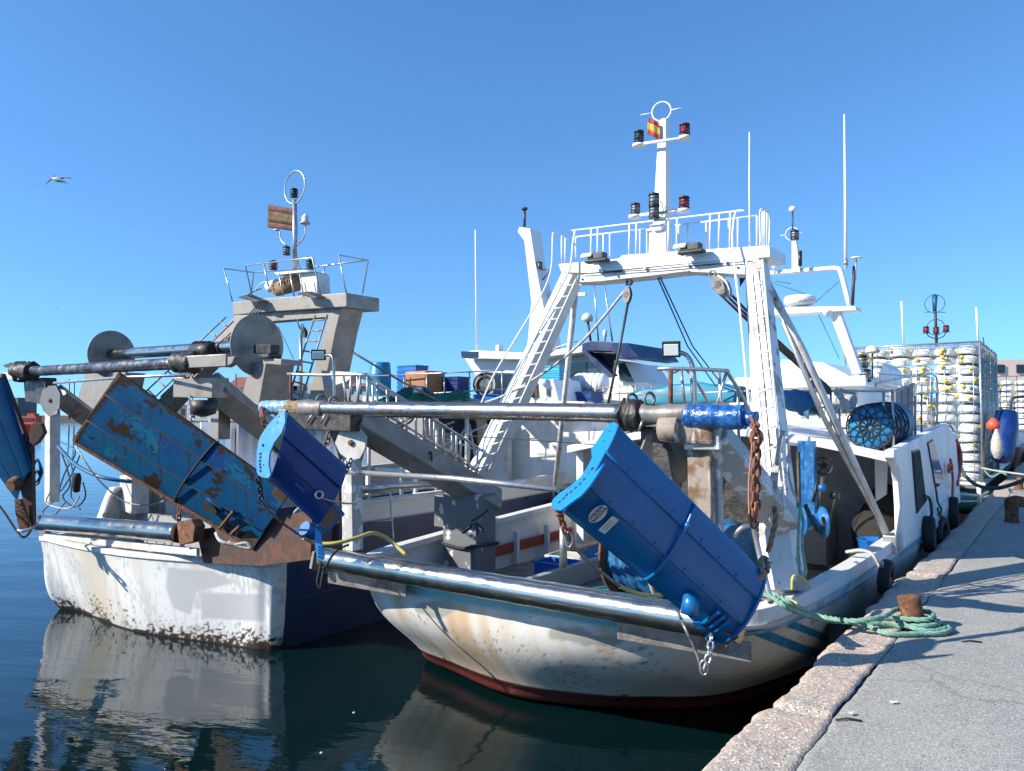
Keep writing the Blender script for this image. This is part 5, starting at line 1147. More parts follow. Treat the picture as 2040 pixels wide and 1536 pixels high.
# rusty stern boards and roller
MB().prism([U(x, y, 5.75) for x, y in ((390, 1055), (520, 1040), (622, 1015), (619, 1115), (520, 1128), (405, 1122))], UX * .06).build('stern_board', 'door_rust', Bt, bevel=.005)
r0, r1 = U(78, 1040, 5.35), U(358, 1062, 5.55); mb = MB(); P = []; R = []
for i in range(61):
    t = i / 60; P.append(r0.lerp(r1, t)); r = .125
    for jv in (.26, .52, .78): r += .004 * math.exp(-((t - jv) / .006) ** 2)
    R.append(r)
mb.tube(P, R, 36).build('stern_roller', 'chrome', Bt)
MB().prism([U(x, y, 5.5) for x, y in ((352, 1040), (380, 1034), (388, 1050), (384, 1080), (360, 1086), (352, 1070))], UX * .15).build('roller_bracket', 'rust', Bt, bevel=.01)
MB().prism([U(x, y, 5.42) for x, y in ((76, 1058), (88, 1056), (98, 1075), (84, 1102))], UX * .08).build('roller_bracket', 'alu_dark', Bt, bevel=.006)
MB().beam(U(90, 1068, 5.4), U(395, 1100, 5.62), .05, .1, UX).build('stern_beam', 'offwhite', Bt, bevel=.008)
# gallows pipe B, thick wraps
p0, p1 = U(62, 740, 5.8), U(352, 724, 5.8)
MB().tube([p0.lerp(p1, i / 30) for i in range(31)], [.085 + .002 * math.sin(i * 2.1) for i in range(31)], 26).build('gallows_pipe', 'dark_pipe', Bt)
def lumpB(pts, r, n, a, sd_, name, m):
    o = lump(pts, r, n, a, sd_).build(name, m, Bt); return o
lumpB([U(350, 722, 5.8), U(390, 722, 5.8)], .14, 10, .35, 4, 'pipe_sleeve', 'grease')
lumpB([U(38, 740, 5.75), U(66, 740, 5.8)], .16, 10, .35, 5, 'pipe_sleeve', 'grease')
MB().prism([U(x, y, 5.75) for x, y in ((4, 728), (20, 722), (52, 724), (54, 732), (10, 732))], UX * .1).build('top_plate', 'grease', Bt, bevel=.01)
MB().beam(U(12, 750, 5.7), U(45, 750, 5.75), .14, .13, UX).build('gallows_arm_end', 'offwhite', Bt, bevel=.01)
MB().beam(U(374, 722, 5.75), U(458, 718, 5.9), .14, .16, UX).prism([U(x, y, 5.85) for x, y in ((440, 712), (468, 710), (462, 724), (448, 732))], UX * .1).build('gallows_arm_end', 'alu', Bt, bevel=.008)
MB().prism([U(x, y, 5.9) for x, y in ((46, 755), (88, 752), (92, 790), (80, 805), (50, 800))], UX * .2).build('pulley_housing', 'grease', Bt, bevel=.01)
o = octo(U(106, 798, 5.9), -UX - VX * .2, .25, .05, 'pulley_plate', 'peel_gray'); o.parent = Bt; o.location = LOC[o.name] - LOC[Bt.name]
MB().beam(U(113, 785, 6.0), U(240, 880, 7.4), .28, .3, UX).build('gallows_arm', 'alu_dark', Bt, bevel=.01)
MB().beam(U(105, 820, 6.0), U(104, 1000, 6.0), .17, .2, UX).build('gallows_post', 'offwhite', Bt, bevel=.01)
MB().beam(U(362, 772, 5.95), U(440, 773, 6.1), .3, .28, UX).beam(U(425, 770, 6.1), U(560, 880, 7.9), .3, .36, UX).build('gallows_arm', 'alu', Bt, bevel=.012)
MB().beam(U(440, 790, 6.6), U(439, 875, 6.6), .2, .2, UX).build('gallows_post', 'alu', Bt, bevel=.008)
tt('boom_pole', [U(108, 763, 5.7), U(250, 751, 5.7), U(372, 747, 5.7)], .022, 'galv', Bt, 10)
MB().lathe(U(405, 812, 5.9), ZX, [(-.12, .05), (-.08, .16), (.1, .18)], 18).build('pulley_block', 'grease', Bt)
chain([U(380, 790, 5.85), U(384, 838, 5.85)], .08, .01).build('chain', 'galv', Bt)
# pipe drum between two round flanges
d0, d1 = U(222, 706, 7.6), U(512, 688, 7.6)
MB().tube([d0.lerp(d1, i / 20) for i in range(21)], .105, 26).build('drum_shaft', 'chrome', Bt)
MB().cyl(d0, d0 + (d1 - d0).normalized() * .02, .47, n=40).build('drum_flange', 'alu', Bt); MB().cyl(d1, d1 + (d1 - d0).normalized() * .02, .5, n=40).build('drum_flange', 'alu', Bt)
MB().tube([U(388, 700, 7.5), U(425, 697, 7.5)], .13, 16).build('rope_turn', 'grease', Bt)
for x in (392, 398, 404, 410, 418, 445): MB().ring(U(x, 694, 7.6), d1 - d0, .115, .016, 6, 20).build('rope_turn', 'rope_black', Bt)
MB().beam(U(208, 705, 7.6), U(238, 705, 7.6), .1, .1, UX).build('drum_bearing', 'grease', Bt)
MB().beam(U(514, 696, 7.5), U(548, 696, 7.45), .16, .14, UX).obox(U(538, 710, 7.4), UX * .12, VX * .12, ZX * .03).build('drum_motor', 'grease', Bt, bevel=.01)
MB().prism([U(x, y, 7.35) for x, y in ((525, 712), (560, 716), (560, 727), (523, 724))], UX * .4).build('motor_plate', 'alu', Bt, bevel=.006)
MB().prism([U(x, y, 7.5) for x, y in ((500, 722), (530, 724), (515, 808), (478, 800))], UX * .55).build('drum_stand', 'alu', Bt, bevel=.01)
MB().prism([U(x, y, 7.5) for x, y in ((170, 740), (250, 742), (232, 830), (148, 815))], UX * .4).build('drum_stand', 'alu', Bt, bevel=.01)
# gantry B
gu = 8.6
MB().prism([U(x, y, gu) for x, y in ((463, 602), (520, 595), (690, 583), (690, 611), (520, 622), (464, 628))], UX * .75).build('gantry_beam', 'alu', Bt, bevel=.012)
MB().prism([U(x, y, gu + .1) for x, y in ((515, 620), (680, 608), (672, 630), (520, 642))], UX * .25).build('gantry_beam', 'alu', Bt, bevel=.008)
MB().prism([U(x, y, gu + .08) for x, y in ((655, 625), (680, 612), (668, 660), (652, 740), (640, 808), (612, 808), (630, 720))], UX * .5).build('gantry_leg', 'alu', Bt, bevel=.01)
MB().beam(U(512, 618, gu + .2), U(322, 822, gu - .1), .32, .3, UX).prism([U(x, y, gu + .3) for x, y in ((500, 640), (530, 628), (528, 650), (470, 700))], UX * .2).build('gantry_leg', 'alu', Bt, bevel=.01)
gus = [(642, 745), (700, 742), (690, 752), (642, 775)]
ob = MB().prism([U(x, y, gu - .2) for x, y in ((640, 738), (712, 742), (690, 760), (645, 774))], UX * .25).build('gusset_plate', 'offwhite', Bt)
def ladB(a0, a1, b0, b1, n): 
    o = ladder(a0, a1, b0, b1, n, 'alu', .016); o.parent = Bt; o.location = LOC[o.name] - LOC[Bt.name]
ladB(U(652, 626, gu - .3), U(600, 800, gu - .5), U(628, 628, gu - .3), U(575, 790, gu - .5), 8)
ladB(U(465, 640, gu - .2), U(300, 800, gu - .6), U(450, 632, gu - .2), U(285, 785, gu - .6), 8)
for k in range(4): tt('hydraulic_hose', [U(520 + k * 5, 600, gu - .3), U(470 + k * 6, 655, gu - .35), U(400 + k * 6, 715, gu - .5), U(320 + k * 8, 790, gu - .8)], .012, 'black', Bt, 6)
for x in (507, 553, 590, 625): MB().tube([U(x, 641, gu), U(x - 1, 634, gu), U(x + 2, 633, gu), U(x + 3, 641, gu)], .006, 5).build('eye', 'galv', Bt)
# guard rails
def railB(segs, r=.014, m='galv'):
    mb = MB()
    for s_ in segs: mb.tube([U(x, y, u) for x, y, u in s_], r, 6)
    return mb.build('guard_rail', m, Bt)
railB([[(463, 600, gu), (446, 535, gu), (506, 543, gu + .8), (500, 585, gu + .8)]])
railB([[(502, 588, gu), (489, 529, gu), (622, 513, gu), (640, 590, gu)], [(525, 526, gu), (535, 570, gu)]])
railB([[(506, 543, gu + .8), (640, 530, gu + .8), (733, 518, gu + .8)], [(648, 529, gu + .8), (634, 583, gu + .8)]])
railB([[(690, 583, gu), (675, 508, gu), (734, 519, gu + .8), (722, 585, gu + .8)]])
# winch and control box on top
MB().prism([U(x, y, gu + .2) for x, y in ((598, 540), (630, 543), (632, 588), (600, 590))], UX * .3).prism([U(x, y, gu + .1) for x, y in ((545, 543), (600, 538), (620, 540), (552, 548))], UX * .4).build('winch_frame', 'white', Bt, bevel=.006)
MB().tube([U(552, 576, gu + .2), U(590, 566, gu + .2)], .13, 20).build('winch_drum', 'rope_tan', Bt)
for k in range(5): MB().ring(U(568 + k * 5, 567 - k, gu + .2), U(590, 566, gu) - U(552, 572, gu), .14 - .006 * abs(k - 2), .014, 6, 20).build('rope_turn', 'rope_tan', Bt)
MB().tube([U(536, 572, gu + .2), U(552, 566, gu + .2)], .1, 18).build('winch_motor', 'white', Bt)
for x in (556, 578, 597): MB().tube([U(x, 545, gu), U(x + 8, 590, gu)], .014, 6).build('winch_bar', 'galv', Bt)
for x0, x1, y in ((472, 516, 594), (590, 632, 587)):
    MB().prism([U(x, yy, gu - .25) for x, yy in ((x0, y - 2), (x1 - 8, y + 8), (x1, y + 6), (x0 + 14, y - 6))], UX * .2 + ZX * .03).build('deck_floodlight', 'grease', Bt, bevel=.005)
tt('cable', [U(520, 575, gu), U(500, 583, gu), U(492, 592, gu - .1)], .012, 'black', Bt, smooth=4); tt('cable', [U(535, 560, gu), U(518, 566, gu), U(508, 580, gu)], .01, 'white', Bt, smooth=4)
# mast B
tt('mast', [U(588, 540, gu + .3), U(587, 398, gu + .3)], [.045, .04], 'galv', Bt, 12)
MB().ring(U(587, 373, gu + .3), W((.62, .79, 0)), .3, .013, 7, 40, 1).build('ring_antenna', 'galv', Bt)
navlight(586, 384, gu + .3, .065, 'black', Bt); navlight(571, 499, gu + .2, .065, 'lens_clear', Bt); navlight(545, 528, gu + .3, .07, 'lens_red', Bt); navlight(618, 527, gu + .3, .07, 'lens_green', Bt)
MB().lathe(U(608, 446, gu + .3), ZX, [(0, .09), (.01, .1), (.05, .06), (.12, .065), (.18, .02)], 16).build('searchlight', 'offwhite', Bt)
tt('lamp_arm', [U(591, 489, gu + .3), U(602, 478, gu + .3), U(608, 465, gu + .3), U(608, 448, gu + .3)], .014, 'galv', Bt, smooth=4)
tt('lamp_arm', [U(557, 461, gu + .3), U(560, 478, gu + .3), U(570, 488, gu + .3)], .012, 'galv', Bt, smooth=4); MB().obox(U(551, 458, gu + .3), UX * .04, VX * .05, ZX * .01).build('lamp_bracket', 'galv', Bt)
tt('cable', [U(590, 420, gu + .25), U(592, 460, gu + .25), U(590, 505, gu + .25), U(600, 540, gu + .25)], .007, 'black', Bt, smooth=4)
# hanging block and cables
block(606, 662, gu, .1, .4, 'rope_dark', Bt); tt('shackle_line', [U(592, 640, gu), U(598, 655, gu)], .012, 'wire_dark', Bt)
tt('derrick_post', [U(599, 665, gu), U(600, 740, gu), U(598, 800, gu)], .03, 'galv', Bt); tt('stay_cable', [U(700, 700, gu + .2), U(800, 760, 9.6), U(900, 812, 11)], .02, 'wire', Bt); tt('stay_cable', [U(554, 650, gu), U(585, 715, gu)], .006, 'rope_dark', Bt)
# flag plates
def flag(pts, u, rdm, yem, label, wav=.02):
    a, b, c, d_ = [U(x, y, u) for x, y in pts]   # top-left, top-right, bottom-right, bottom-left
    f = thing('flag', label, 'flag', (a + b + c + d_) / 4); nrm = (b - a).cross(d_ - a).normalized()
    for (t0, t1, m) in ((0, .25, rdm), (.25, .75, yem), (.75, 1, rdm)):
        rows = [[a.lerp(b, i / 10).lerp(d_.lerp(c, i / 10), t0 + (t1 - t0) * j / 3) + nrm * wav * math.sin(i * .9) for i in range(11)] for j in range(4)]
        MB().grid(rows).build('stripe', m, f, solid=.004)
flag([(534, 407), (583, 416), (583, 460), (533, 453)], gu + .3, 'oldflag_red', 'oldflag_yellow', 'faded brown red and yellow flag plate on the left trawler mast')
flag([(1291, 234), (1313, 246), (1315, 279), (1289, 266)], 8.1, 'flag_red', 'flag_yellow', 'red and yellow striped flag high on the white gantry mast')
# deck gear aft
MB().prism([U(x, y, 6.6) for x, y in ((238, 948), (262, 945), (262, 1025), (240, 1015))], UX * .3).build('deck_post', 'offwhite', Bt, bevel=.008)
MB().prism([U(x, y, 7.2) for x, y in ((262, 950), (330, 960), (330, 1042), (262, 1030))], UX * .5).build('deck_locker', 'offwhite', Bt, bevel=.01)
MB().box(6.8, 6.9, 9.0, 12.8, .62, 1.35).build('deck_partition', 'interior', Bt)
for k, pts in enumerate(([(120, 880), (150, 900), (130, 940), (118, 980), (140, 950), (160, 905)], [(118, 890), (140, 960), (125, 990), (150, 1010), (170, 990), (165, 960)], [(130, 900), (145, 940), (142, 990), (160, 1015)], [(105, 1000), (85, 1020), (100, 1035), (130, 1000)], [(100, 980), (92, 1000), (110, 1010), (140, 1012), (158, 990)])):
    rope('rope', [U(x, y, 5.8) for x, y in pts], .012, ['tarp_blue', 'rope_black', 'tarp_blue', 'wire', 'rope_white'][k], ['navy looped rope left of the huge rusty door', 'thin black rope tangle hanging over the port corner bulwark', 'navy rope tail dropping onto the left trawler deck', 'grey wire loop around the chrome roller end at left', 'pale rope loop at the left corner of the blue trawler stern'][k])
rope('rope', [U(116, 890, 5.7), U(150, 925, 5.6), U(200, 950, 5.6), U(262, 960, 5.9)], .028, 'tarp_blue', 'thick navy rope sagging below the huge rusty door', sm_=6)
rope('rope', [U(150, 885, 5.5), U(170, 920, 5.5), U(200, 960, 5.6), U(250, 1000, 5.8), U(300, 1005, 5.9), U(335, 995, 6)], .011, 'wire', 'thin grey line drooping under the huge rusty door')
MB().lathe(U(153, 940, 5.6), ZX, [(-.02, .05), (-.1, .07), (-.3, .05), (-.32, .001)], 12).build('rope_tassel', 'rope_black', None, label='black frayed rope tassel hanging from the thick navy rope', cat='rope')
chain([U(358, 1008, 5.6), U(356, 1035, 5.55)], .08, .012).build('chain', 'rust_chain', None, label='rusty chain above the right end of the left trawler roller', cat='chain')
rope('rope', [D(430, 1062, 8.9), D(440, 1078, 8.8), D(468, 1085, 8.8), D(490, 1082, 8.8), D(500, 1092, 8.8), D(482, 1090, 8.8), D(455, 1080, 8.8)], .02, 'rope_white', 'white rope knot at the foot of the huge rusty door')
# ---------- superstructure of B ----------
def UB(pts, u, th, name, m, par=Bt, **k): return MB().prism([U(x, y, u) for x, y in pts], UX * th).build(name, m, par, **k)
UB([(722, 790), (1165, 800), (1165, 818), (722, 812)], 11.3, .3, 'deckhouse_roof', 'offwhite', bevel=.01)
for x in (735, 800, 870, 930): tt('deckhouse_post', [U(x, 812, 11.4), U(x, 1000, 11.4)], .04, 'offwhite', Bt)
UB([(842, 815), (1010, 815), (1010, 975), (842, 975)], 13.3, .1, 'shelter_shade', 'dark_void')  # near-black sheet added to paint the deep shade under the shelter
UB([(735, 830), (842, 830), (842, 960), (735, 960)], 15.5, .1, 'shelter_panel', 'gray_panel')
UB([(1008, 812), (1180, 812), (1176, 985), (1008, 1000)], 13.2, .6, 'deckhouse_wall', 'white', bevel=.01)
UB([(960, 850), (1010, 835), (1012, 985), (975, 990)], 12.8, .15, 'deckhouse_wall', 'offwhite', bevel=.01)
UB([(1120, 862), (1210, 858), (1210, 960), (1100, 965)], 12.9, .8, 'engine_casing', 'white', bevel=.01)
MB().beam(U(765, 935, 9.5), U(850, 940, 9.6), .5, .06, VX).build('work_table', 'white', Bt, bevel=.02)
for x in (733, 827): MB().beam(U(x, 940, 9.5), U(x, 985, 9.5), .06, .06, UX).build('table_leg', 'white', Bt)
for a, b in (((850, 860), (905, 840)), ((870, 930), (930, 850)), ((880, 870), (960, 900)), ((900, 850), (895, 930)), ((935, 845), (950, 930)), ((860, 900), (970, 845))): tt('frame_bar', [U(*a, 12), U(*b, 12.3)], .022, 'galv', Bt)
mb = MB().tube(cr([U(715, 982, 7.7), U(760, 980, 7.9), U(776, 983, 8.0), U(778, 995, 8.0), U(784, 1085, 7.9)], 3), .016, 8).tube([U(718, 1044, 7.7), U(781, 1036, 7.9)], .014, 7); mb.build('boarding_ladder', 'galv', Bt)
tt('side_rail', [V(715, 975, 8.13), V(780, 968, 8.13), V(900, 965, 8.13)], .05, 'galv', Bt)
# roof rails
mb = MB()
for x0, x1 in ((578, 1012),):
    for y0, y1 in ((748, 738), (790, 775)): mb.tube([U(720, y0 + 2, 11.4), U(1005, y1, 11.6)], .014, 7)
for x in (735, 805, 850, 885, 935, 965, 1000): mb.tube([U(x, 747 - (x - 720) * .03, 11.5), U(x, 800, 11.5)], .014, 7)
mb.build('roof_railing', 'galv', Bt)
mb = MB()
mb.tube([U(1165, 785, 14), U(1275, 783, 14)], .016, 7).tube([U(1165, 793, 14), U(1240, 800, 14)], .016, 7)
for x in range(1170, 1300, 16): mb.tube([U(x, 765, 14), U(x, 805, 14)], .012, 6)
mb.tube([U(1165, 778, 14), U(1290, 762, 14)], .016, 7).build('roof_railing', 'galv', Bt)
# wheelhouse with visor, pillars and windows
UB([(918, 701), (945, 698), (1050, 703), (1160, 690), (1160, 702), (1040, 716), (925, 714)], 16, 3, 'wheelhouse_roof', 'white_clean', bevel=.02)
UB([(918, 700), (952, 700), (952, 712), (920, 713)], 15.98, .3, 'roof_trim', 'glass_dark')
UB([(925, 714), (1050, 716), (1050, 760), (962, 762), (945, 745)], 16.4, 2, 'bow_flare', 'white_clean', bevel=.02)
UB([(1050, 712), (1170, 704), (1235, 720), (1262, 762), (1262, 800), (1050, 800)], 16.6, 2.2, 'wheelhouse', 'white_clean', bevel=.02)
UB([(1115, 715), (1160, 708), (1205, 735), (1208, 752), (1115, 752)], 16.55, .06, 'wheelhouse_panel', 'offwhite')
for pts, g in (([(1130, 722), (1168, 720), (1168, 748), (1130, 750)], 'glass_dark'), ([(1232, 726), (1244, 722), (1262, 760), (1234, 758)], 'glass_teal'), ([(1170, 722), (1180, 722), (1200, 748), (1172, 748)], 'glass_teal')):
    o = UB([(sum(q[0] for q in pts) / 4 + (x - sum(q[0] for q in pts) / 4) * 1.12, sum(q[1] for q in pts) / 4 + (y - sum(q[1] for q in pts) / 4) * 1.15) for x, y in pts], 16.5, .03, 'window', 'white'); UB(pts, 16.46, .02, 'window_pane', g, o)
UB([(1160, 684), (1178, 679), (1250, 683), (1272, 711), (1245, 714), (1218, 700), (1160, 698)], 15.4, 2.2, 'roof_visor', 'blue_hull', bevel=.01)
UB([(1157, 697), (1172, 700), (1222, 748), (1206, 752)], 15.6, .25, 'visor_pillar', 'blue_hull', bevel=.005); UB([(1172, 702), (1224, 704), (1222, 735), (1212, 748)], 15.9, .1, 'tinted_screen', 'glass_dark')
UB([(1050, 795), (1060, 754), (1102, 756), (1112, 795), (1116, 815), (1050, 815)], 12.6, 1.0, 'companionway', 'white_clean', bevel=.02)
UB([(1057, 765), (1068, 762), (1070, 790), (1058, 792)], 12.55, .04, 'companion_hatch', 'rust'); UB([(1088, 775), (1093, 775), (1093, 788), (1088, 788)], 12.55, .03, 'notice_plate', 'wire_dark')
# life raft canister
lr = thing('life_raft', 'white life raft canister strapped on the wheelhouse deck of the blue trawler', 'life raft', U(1177, 778, 14.2))
a, b = U(1150, 763, 14.2), U(1205, 764, 14.2); ax = (b - a).normalized()
MB().lathe(a, ax, [(-.06, .001), (-.04, .13), (0, .2), (.06, .22), ((b - a).length - .06, .22), ((b - a).length, .2), ((b - a).length + .04, .13), ((b - a).length + .06, .001)], 24).build('canister', 'white_clean', lr)
for t in (.2, .45, .7, .9): MB().ring(a.lerp(b, t), ax, .223, .008, 5, 28).build('strap', 'galv', lr)
# mast of B
UB([(1034, 452), (1056, 455), (1066, 520), (1098, 690), (1060, 705), (1050, 690), (1058, 600), (1044, 480), (1031, 462)], 16.2, .5, 'mast', 'white_clean', bevel=.02)
tt('mast_pipe', [U(1045, 452, 16.4), U(1045, 418, 16.4)], .035, 'wire_dark', Bt); MB().cyl(U(1045, 418, 16.4), U(1045, 414, 16.4), .08).build('mast_cap', 'wire_dark', Bt)
navlight(1075, 528, 16.3, .07, 'lens_clear', Bt); tt('lamp_bracket', [U(1068, 536, 16.4), U(1096, 538, 16.4), U(1078, 562, 16.4)], .018, 'wire_dark', Bt)
UB([(1084, 582), (1166, 583), (1165, 589), (1084, 594)], 16.5, .12, 'radar_scanner', 'white_clean', bevel=.01)
tt('whip_antenna', [U(950, 700, 16.5), U(947, 458, 16.5)], [.03, .018], 'white_clean', Bt)
for x0, x1, yb, yt in ((1192, 1183, 680, 560), (1220, 1203, 680, 560)): tt('whip_antenna', [U(x0, yb, 16), U(x1, yt, 16)], [.022, .015], 'galv', Bt)
tt('antenna_post', [U(1177, 682, 16), U(1171, 640, 16)], .03, 'wire_dark', Bt); MB().lathe(U(1170, 640, 16), ZX, [(-.02, .02), (0, .13), (.09, .14), (.17, .1), (.21, .001)], 20).build('satellite_dome', 'offwhite', Bt)
MB().lathe(U(1205, 672, 16), ZX, [(-.12, .02), (0, .03), (.02, .05), (.16, .05), (.19, .001)], 14).build('gps_antenna', 'offwhite', Bt)
MB().obox(U(995, 694, 16.2), UX * .1, VX * .06, ZX * .09).build('searchlight', 'offwhite', Bt, bevel=.02)
tt('roof_grab_rail', [U(1098, 702, 16), U(1110, 692, 16), U(1150, 680, 16)], .02, 'galv', Bt, smooth=3)
# round vent drum at rail
c = U(966, 766, 12.3); yd = W((.25, 1, 0)).normalized(); MB().tube([c, c + yd * .1 + W((.02, 0, 0)), c + W((.7, .5, 0))], [.25, .26, .25], 28).build('vent_drum', 'deck_gray', Bt)
for r_, t_ in ((.235, .02), (.16, .028)): MB().ring(c - yd * .01, yd, r_, t_, 8, 28).build('vent_ring', 'black', Bt)
MB().cyl(c - yd * .004, c - yd * .012, .12).build('vent_plate', 'alu_dark', Bt)
# loose gear on B's deckhouse roof
bz = U(758, 800, 11.7)
mb = MB(); c = U(757, 798, 11.75); h = (U(757, 722, 11.75) - c).z
mb.lathe(c, ZX, [(0, .2), (.03, .21), (h * .3, .235), (h * .32, .243), (h * .34, .235), (h * .65, .235), (h * .67, .243), (h * .69, .235), (h * .96, .215), (h, .2), (h, .001)], 28)
mb.build('plastic_barrel', 'barrel', None, label='tall light blue plastic barrel standing on the blue trawler deckhouse roof', cat='barrel')
def crate(c, wu_, wv_, h, m, label, yaw=0, group=None):
    ux = UX * math.cos(yaw) + VX * math.sin(yaw); vx = VX * math.cos(yaw) - UX * math.sin(yaw)
    o = thing('fish_crate', label, 'crate', c, group); t = .012
    mb = MB().obox(c + ZX * t, ux * wu_, vx * wv_, ZX * t)
    for s in (-1, 1):
        mb.obox(c + ux * s * (wu_ - t / 2) + ZX * h / 2, ux * t / 2, vx * wv_, ZX * h / 2); mb.obox(c + vx * s * (wv_ - t / 2) + ZX * h / 2, ux * (wu_ - t), vx * t / 2, ZX * h / 2 * .999)
    mb.build('crate_body', m, o)
    mb = MB()
    for s in (-1, 1): mb.obox(c + ux * s * wu_ + ZX * (h - .015), ux * .014, vx * (wv_ + .014), ZX * .014); mb.obox(c + vx * s * wv_ + ZX * (h - .0152), ux * (wu_ - .014), vx * .014, ZX * .0138)
    mb.build('crate_rim', m, o); return o
def stack(x, y, u, n, m, lab, pitch=.07, yaw=0, wu_=.2, wv_=.28):
    c = U(x, y, u); ordn = ['bottom', 'second', 'third', 'fourth', 'fifth', 'sixth', 'seventh', 'eighth', 'ninth', 'tenth']
    for k in range(n):
        w_ = 'topmost' if k == n - 1 else ordn[k] + ('-lowest' if k else '')
        crate(c + ZX * pitch * k + UX * random.uniform(-.01, .01), wu_, wv_, .14 if k == n - 1 else pitch * 1.1, m, lab % w_, yaw, 'nested fish crates on the blue trawler')
stack(822, 800, 12.6, 9, 'blue_plastic', '%s crate in the tall blue stack behind the brown tub', .083)
stack(903, 800, 12.3, 6, 'deep_blue', '%s dark blue crate in the stack right of the brown tub', .075)
stack(1100, 775, 13.6, 5, 'cyan_plastic', '%s turquoise crate in the stack left of the life raft', .085, 0, .2, .3)
stack(1138, 805, 13.8, 2, 'deep_blue', '%s royal blue crate beneath the life raft canister', .13, .1, .25, .32)
stack(1165, 806, 13.5, 2, 'deep_blue', '%s royal blue crate right under the life raft end', .12, -.1, .2, .3)
stack(1098, 812, 14.2, 3, 'blue_plastic', '%s blue crate under the turquoise stack', .1, 0, .25, .3)
crate(U(985, 798, 12.4), .3, .32, .12, 'blue_plastic', 'single blue crate lying by the round grey vent drum', .2, 'nested fish crates on the blue trawler')
c = U(846, 800, 11.9)
ob = MB(); rows = []
def rr_box(c, hu, hv, z, r):
    out = []
    for cx, cy, a0 in ((1, 1, 0), (-1, 1, 90), (-1, -1, 180), (1, -1, 270)):
        for k in range(5): a_ = math.radians(a0 + k * 22.5); out.append(c + UX * (cx * (hu - r) + math.cos(a_) * r) + VX * (cy * (hv - r) + math.sin(a_) * r) + ZX * z)
    return out
H_ = (U(846, 740, 11.9) - c).z
rows = [rr_box(c, .28, .30, 0, .08), rr_box(c, .3, .33, H_ * .85, .09), rr_box(c, .3, .33, H_ * .95, .1), rr_box(c, .26, .29, H_, .08)]
ob.grid(rows, True, True); n_ = 20; ob.f.append([3 * n_ + i for i in range(n_)]); ob.sm.append(False); ob.mi.append(0)
o = ob.build('plastic_tub', 'orange_tub', None, label='brown orange plastic tub upturned among the blue crates', cat='tub'); recalc(o)
# green net bundle
mb = MB()
for k in range(40):
    y0 = random.uniform(776, 800); P = []
    for i in range(9):
        x = 792 + i * 17 + random.uniform(-6, 6); bulge = 14 * math.exp(-((i - 2) / 2.2) ** 2) + 9 * math.exp(-((i - 7.2) / 1.2) ** 2)
        P.append(U(x, 792 - bulge * random.uniform(.1, 1.7) + 6 * abs(math.sin(k)), 11.1 + random.uniform(-.1, .25)))
    mb.tube(cr(P, 4), .028, 6)
mb.build('net_strands', 'net_green', None, label='bundle of dark green netting draped on the left deckhouse roof edge', cat='net').name = 'fishing_net'
mb = MB()
for k in range(10): mb.tube(cr([U(725 + k * 5, 802 + (k % 3) * 3, 11), U(760 + k * 4, 800 - (k % 4) * 3, 11.1), U(800, 795 - k, 11.1)], 4), .02, 6)
mb.build('fishing_net', 'net_green', None, label='green rope net tail trailing below the blue barrel', cat='net')
o = floodlight(U(832, 776, 10.9), W((-.2, -.9, .4)), .1, .08, Bt, 'alu_dark')
tyre(V(1105, 1035, 8.02), VX, .3, 'black tyre fender hanging on the blue hull behind the gallows post', .09)
tt('fender_line', [V(1105, 1005, 8.05), V(1100, 962, 8.1)], .01, 'rope_white', Bt)
mb = MB()
for k in range(3): mb.ring(D(915, 1046 + k * 3, 9.0), W((.1, .4, 1)), .22 - .01 * k, .012, 6, 24, .7)
rope('rope', [B(7.44, 6.54, 1.36), B(7.43, 6.2, 1.33), B(7.42, 5.96, 1.38), B(7.86, 5.95, 1.36)], .022, 'rope_black', 'black rope tied around the grey gallows post with frayed ends')
for k, (a, b_) in enumerate((((940, 1044), (922, 1062)), ((945, 1044), (950, 1066)), ((948, 1042), (963, 1060)), ((940, 1038), (972, 1015)))):
    rope('rope', [U(a[0], a[1], 7.3), U((a[0] + b_[0]) / 2 + 4, (a[1] + b_[1]) / 2, 7.22), U(*b_, 7.3)], .012, 'rope_black', ['frayed black rope end pointing down-left on the grey post', 'frayed black rope end hanging straight down the grey post', 'frayed black rope end pointing down-right on the grey post', 'black rope leaving the grey post knot up to the right'][k])
# =====================================================================
# BOAT C : trap boat ahead, stacked traps
# =====================================================================
Cb = thing('fishing_boat', 'white and dark green fishing boat ahead on the quay, loaded with caged traps', 'boat', B(28, 4.2, 0))
zsC = lambda u: 1.15 + max(0, u - 27) * .06
lvC = [(-.6, [(38, 4.2), (34, 5.6), (26, 5.9), (23, 5.6), (22.7, 4.2), (23, 2.8), (26, 2.5), (34, 2.8), (38, 4.2)]),
       (0, [(39.5, 4.2), (35, 6), (26, 6.4), (22.8, 6.2), (22.3, 4.2), (22.8, 2.2), (26, 2.0), (35, 2.4), (39.5, 4.2)]),
       (1, [(41, 4.2), (36, 6.4), (26, 6.7), (22.5, 6.6), (22.0, 4.2), (22.5, 1.85), (26, 1.7), (36, 2.0), (41, 4.2)])]
mat('hullC', (.75, .74, .7), (.55, .53, .48), (.3, .26, .2), scale=2, s3=4, thr3=(.6, .75), streak=1, rough=.4, attrs=[('dark', (.015, .05, .06)), ('base', (.04, .02, .02))])
hC = MB().grid(hull_mesh(lvC, zsC, 160, 26)).build('hull', 'hullC', Cb); recalc(hC)
setattr_poly(hC, 'dark', [], extra=lambda p: 1.0 if uvz(p)[2] / zsC(uvz(p)[0]) > .72 else 0); setattr_poly(hC, 'base', [], extra=lambda p: 1.0 if uvz(p)[2] < .12 else 0)
MB().prism([B(22.4, 6.4, 1.1), B(36, 6.2, 1.1), B(40, 4.2, 1.1), B(36, 2.2, 1.1), B(22.4, 2.0, 1.1)], ZX * .04).build('deck', 'offwhite', Cb)
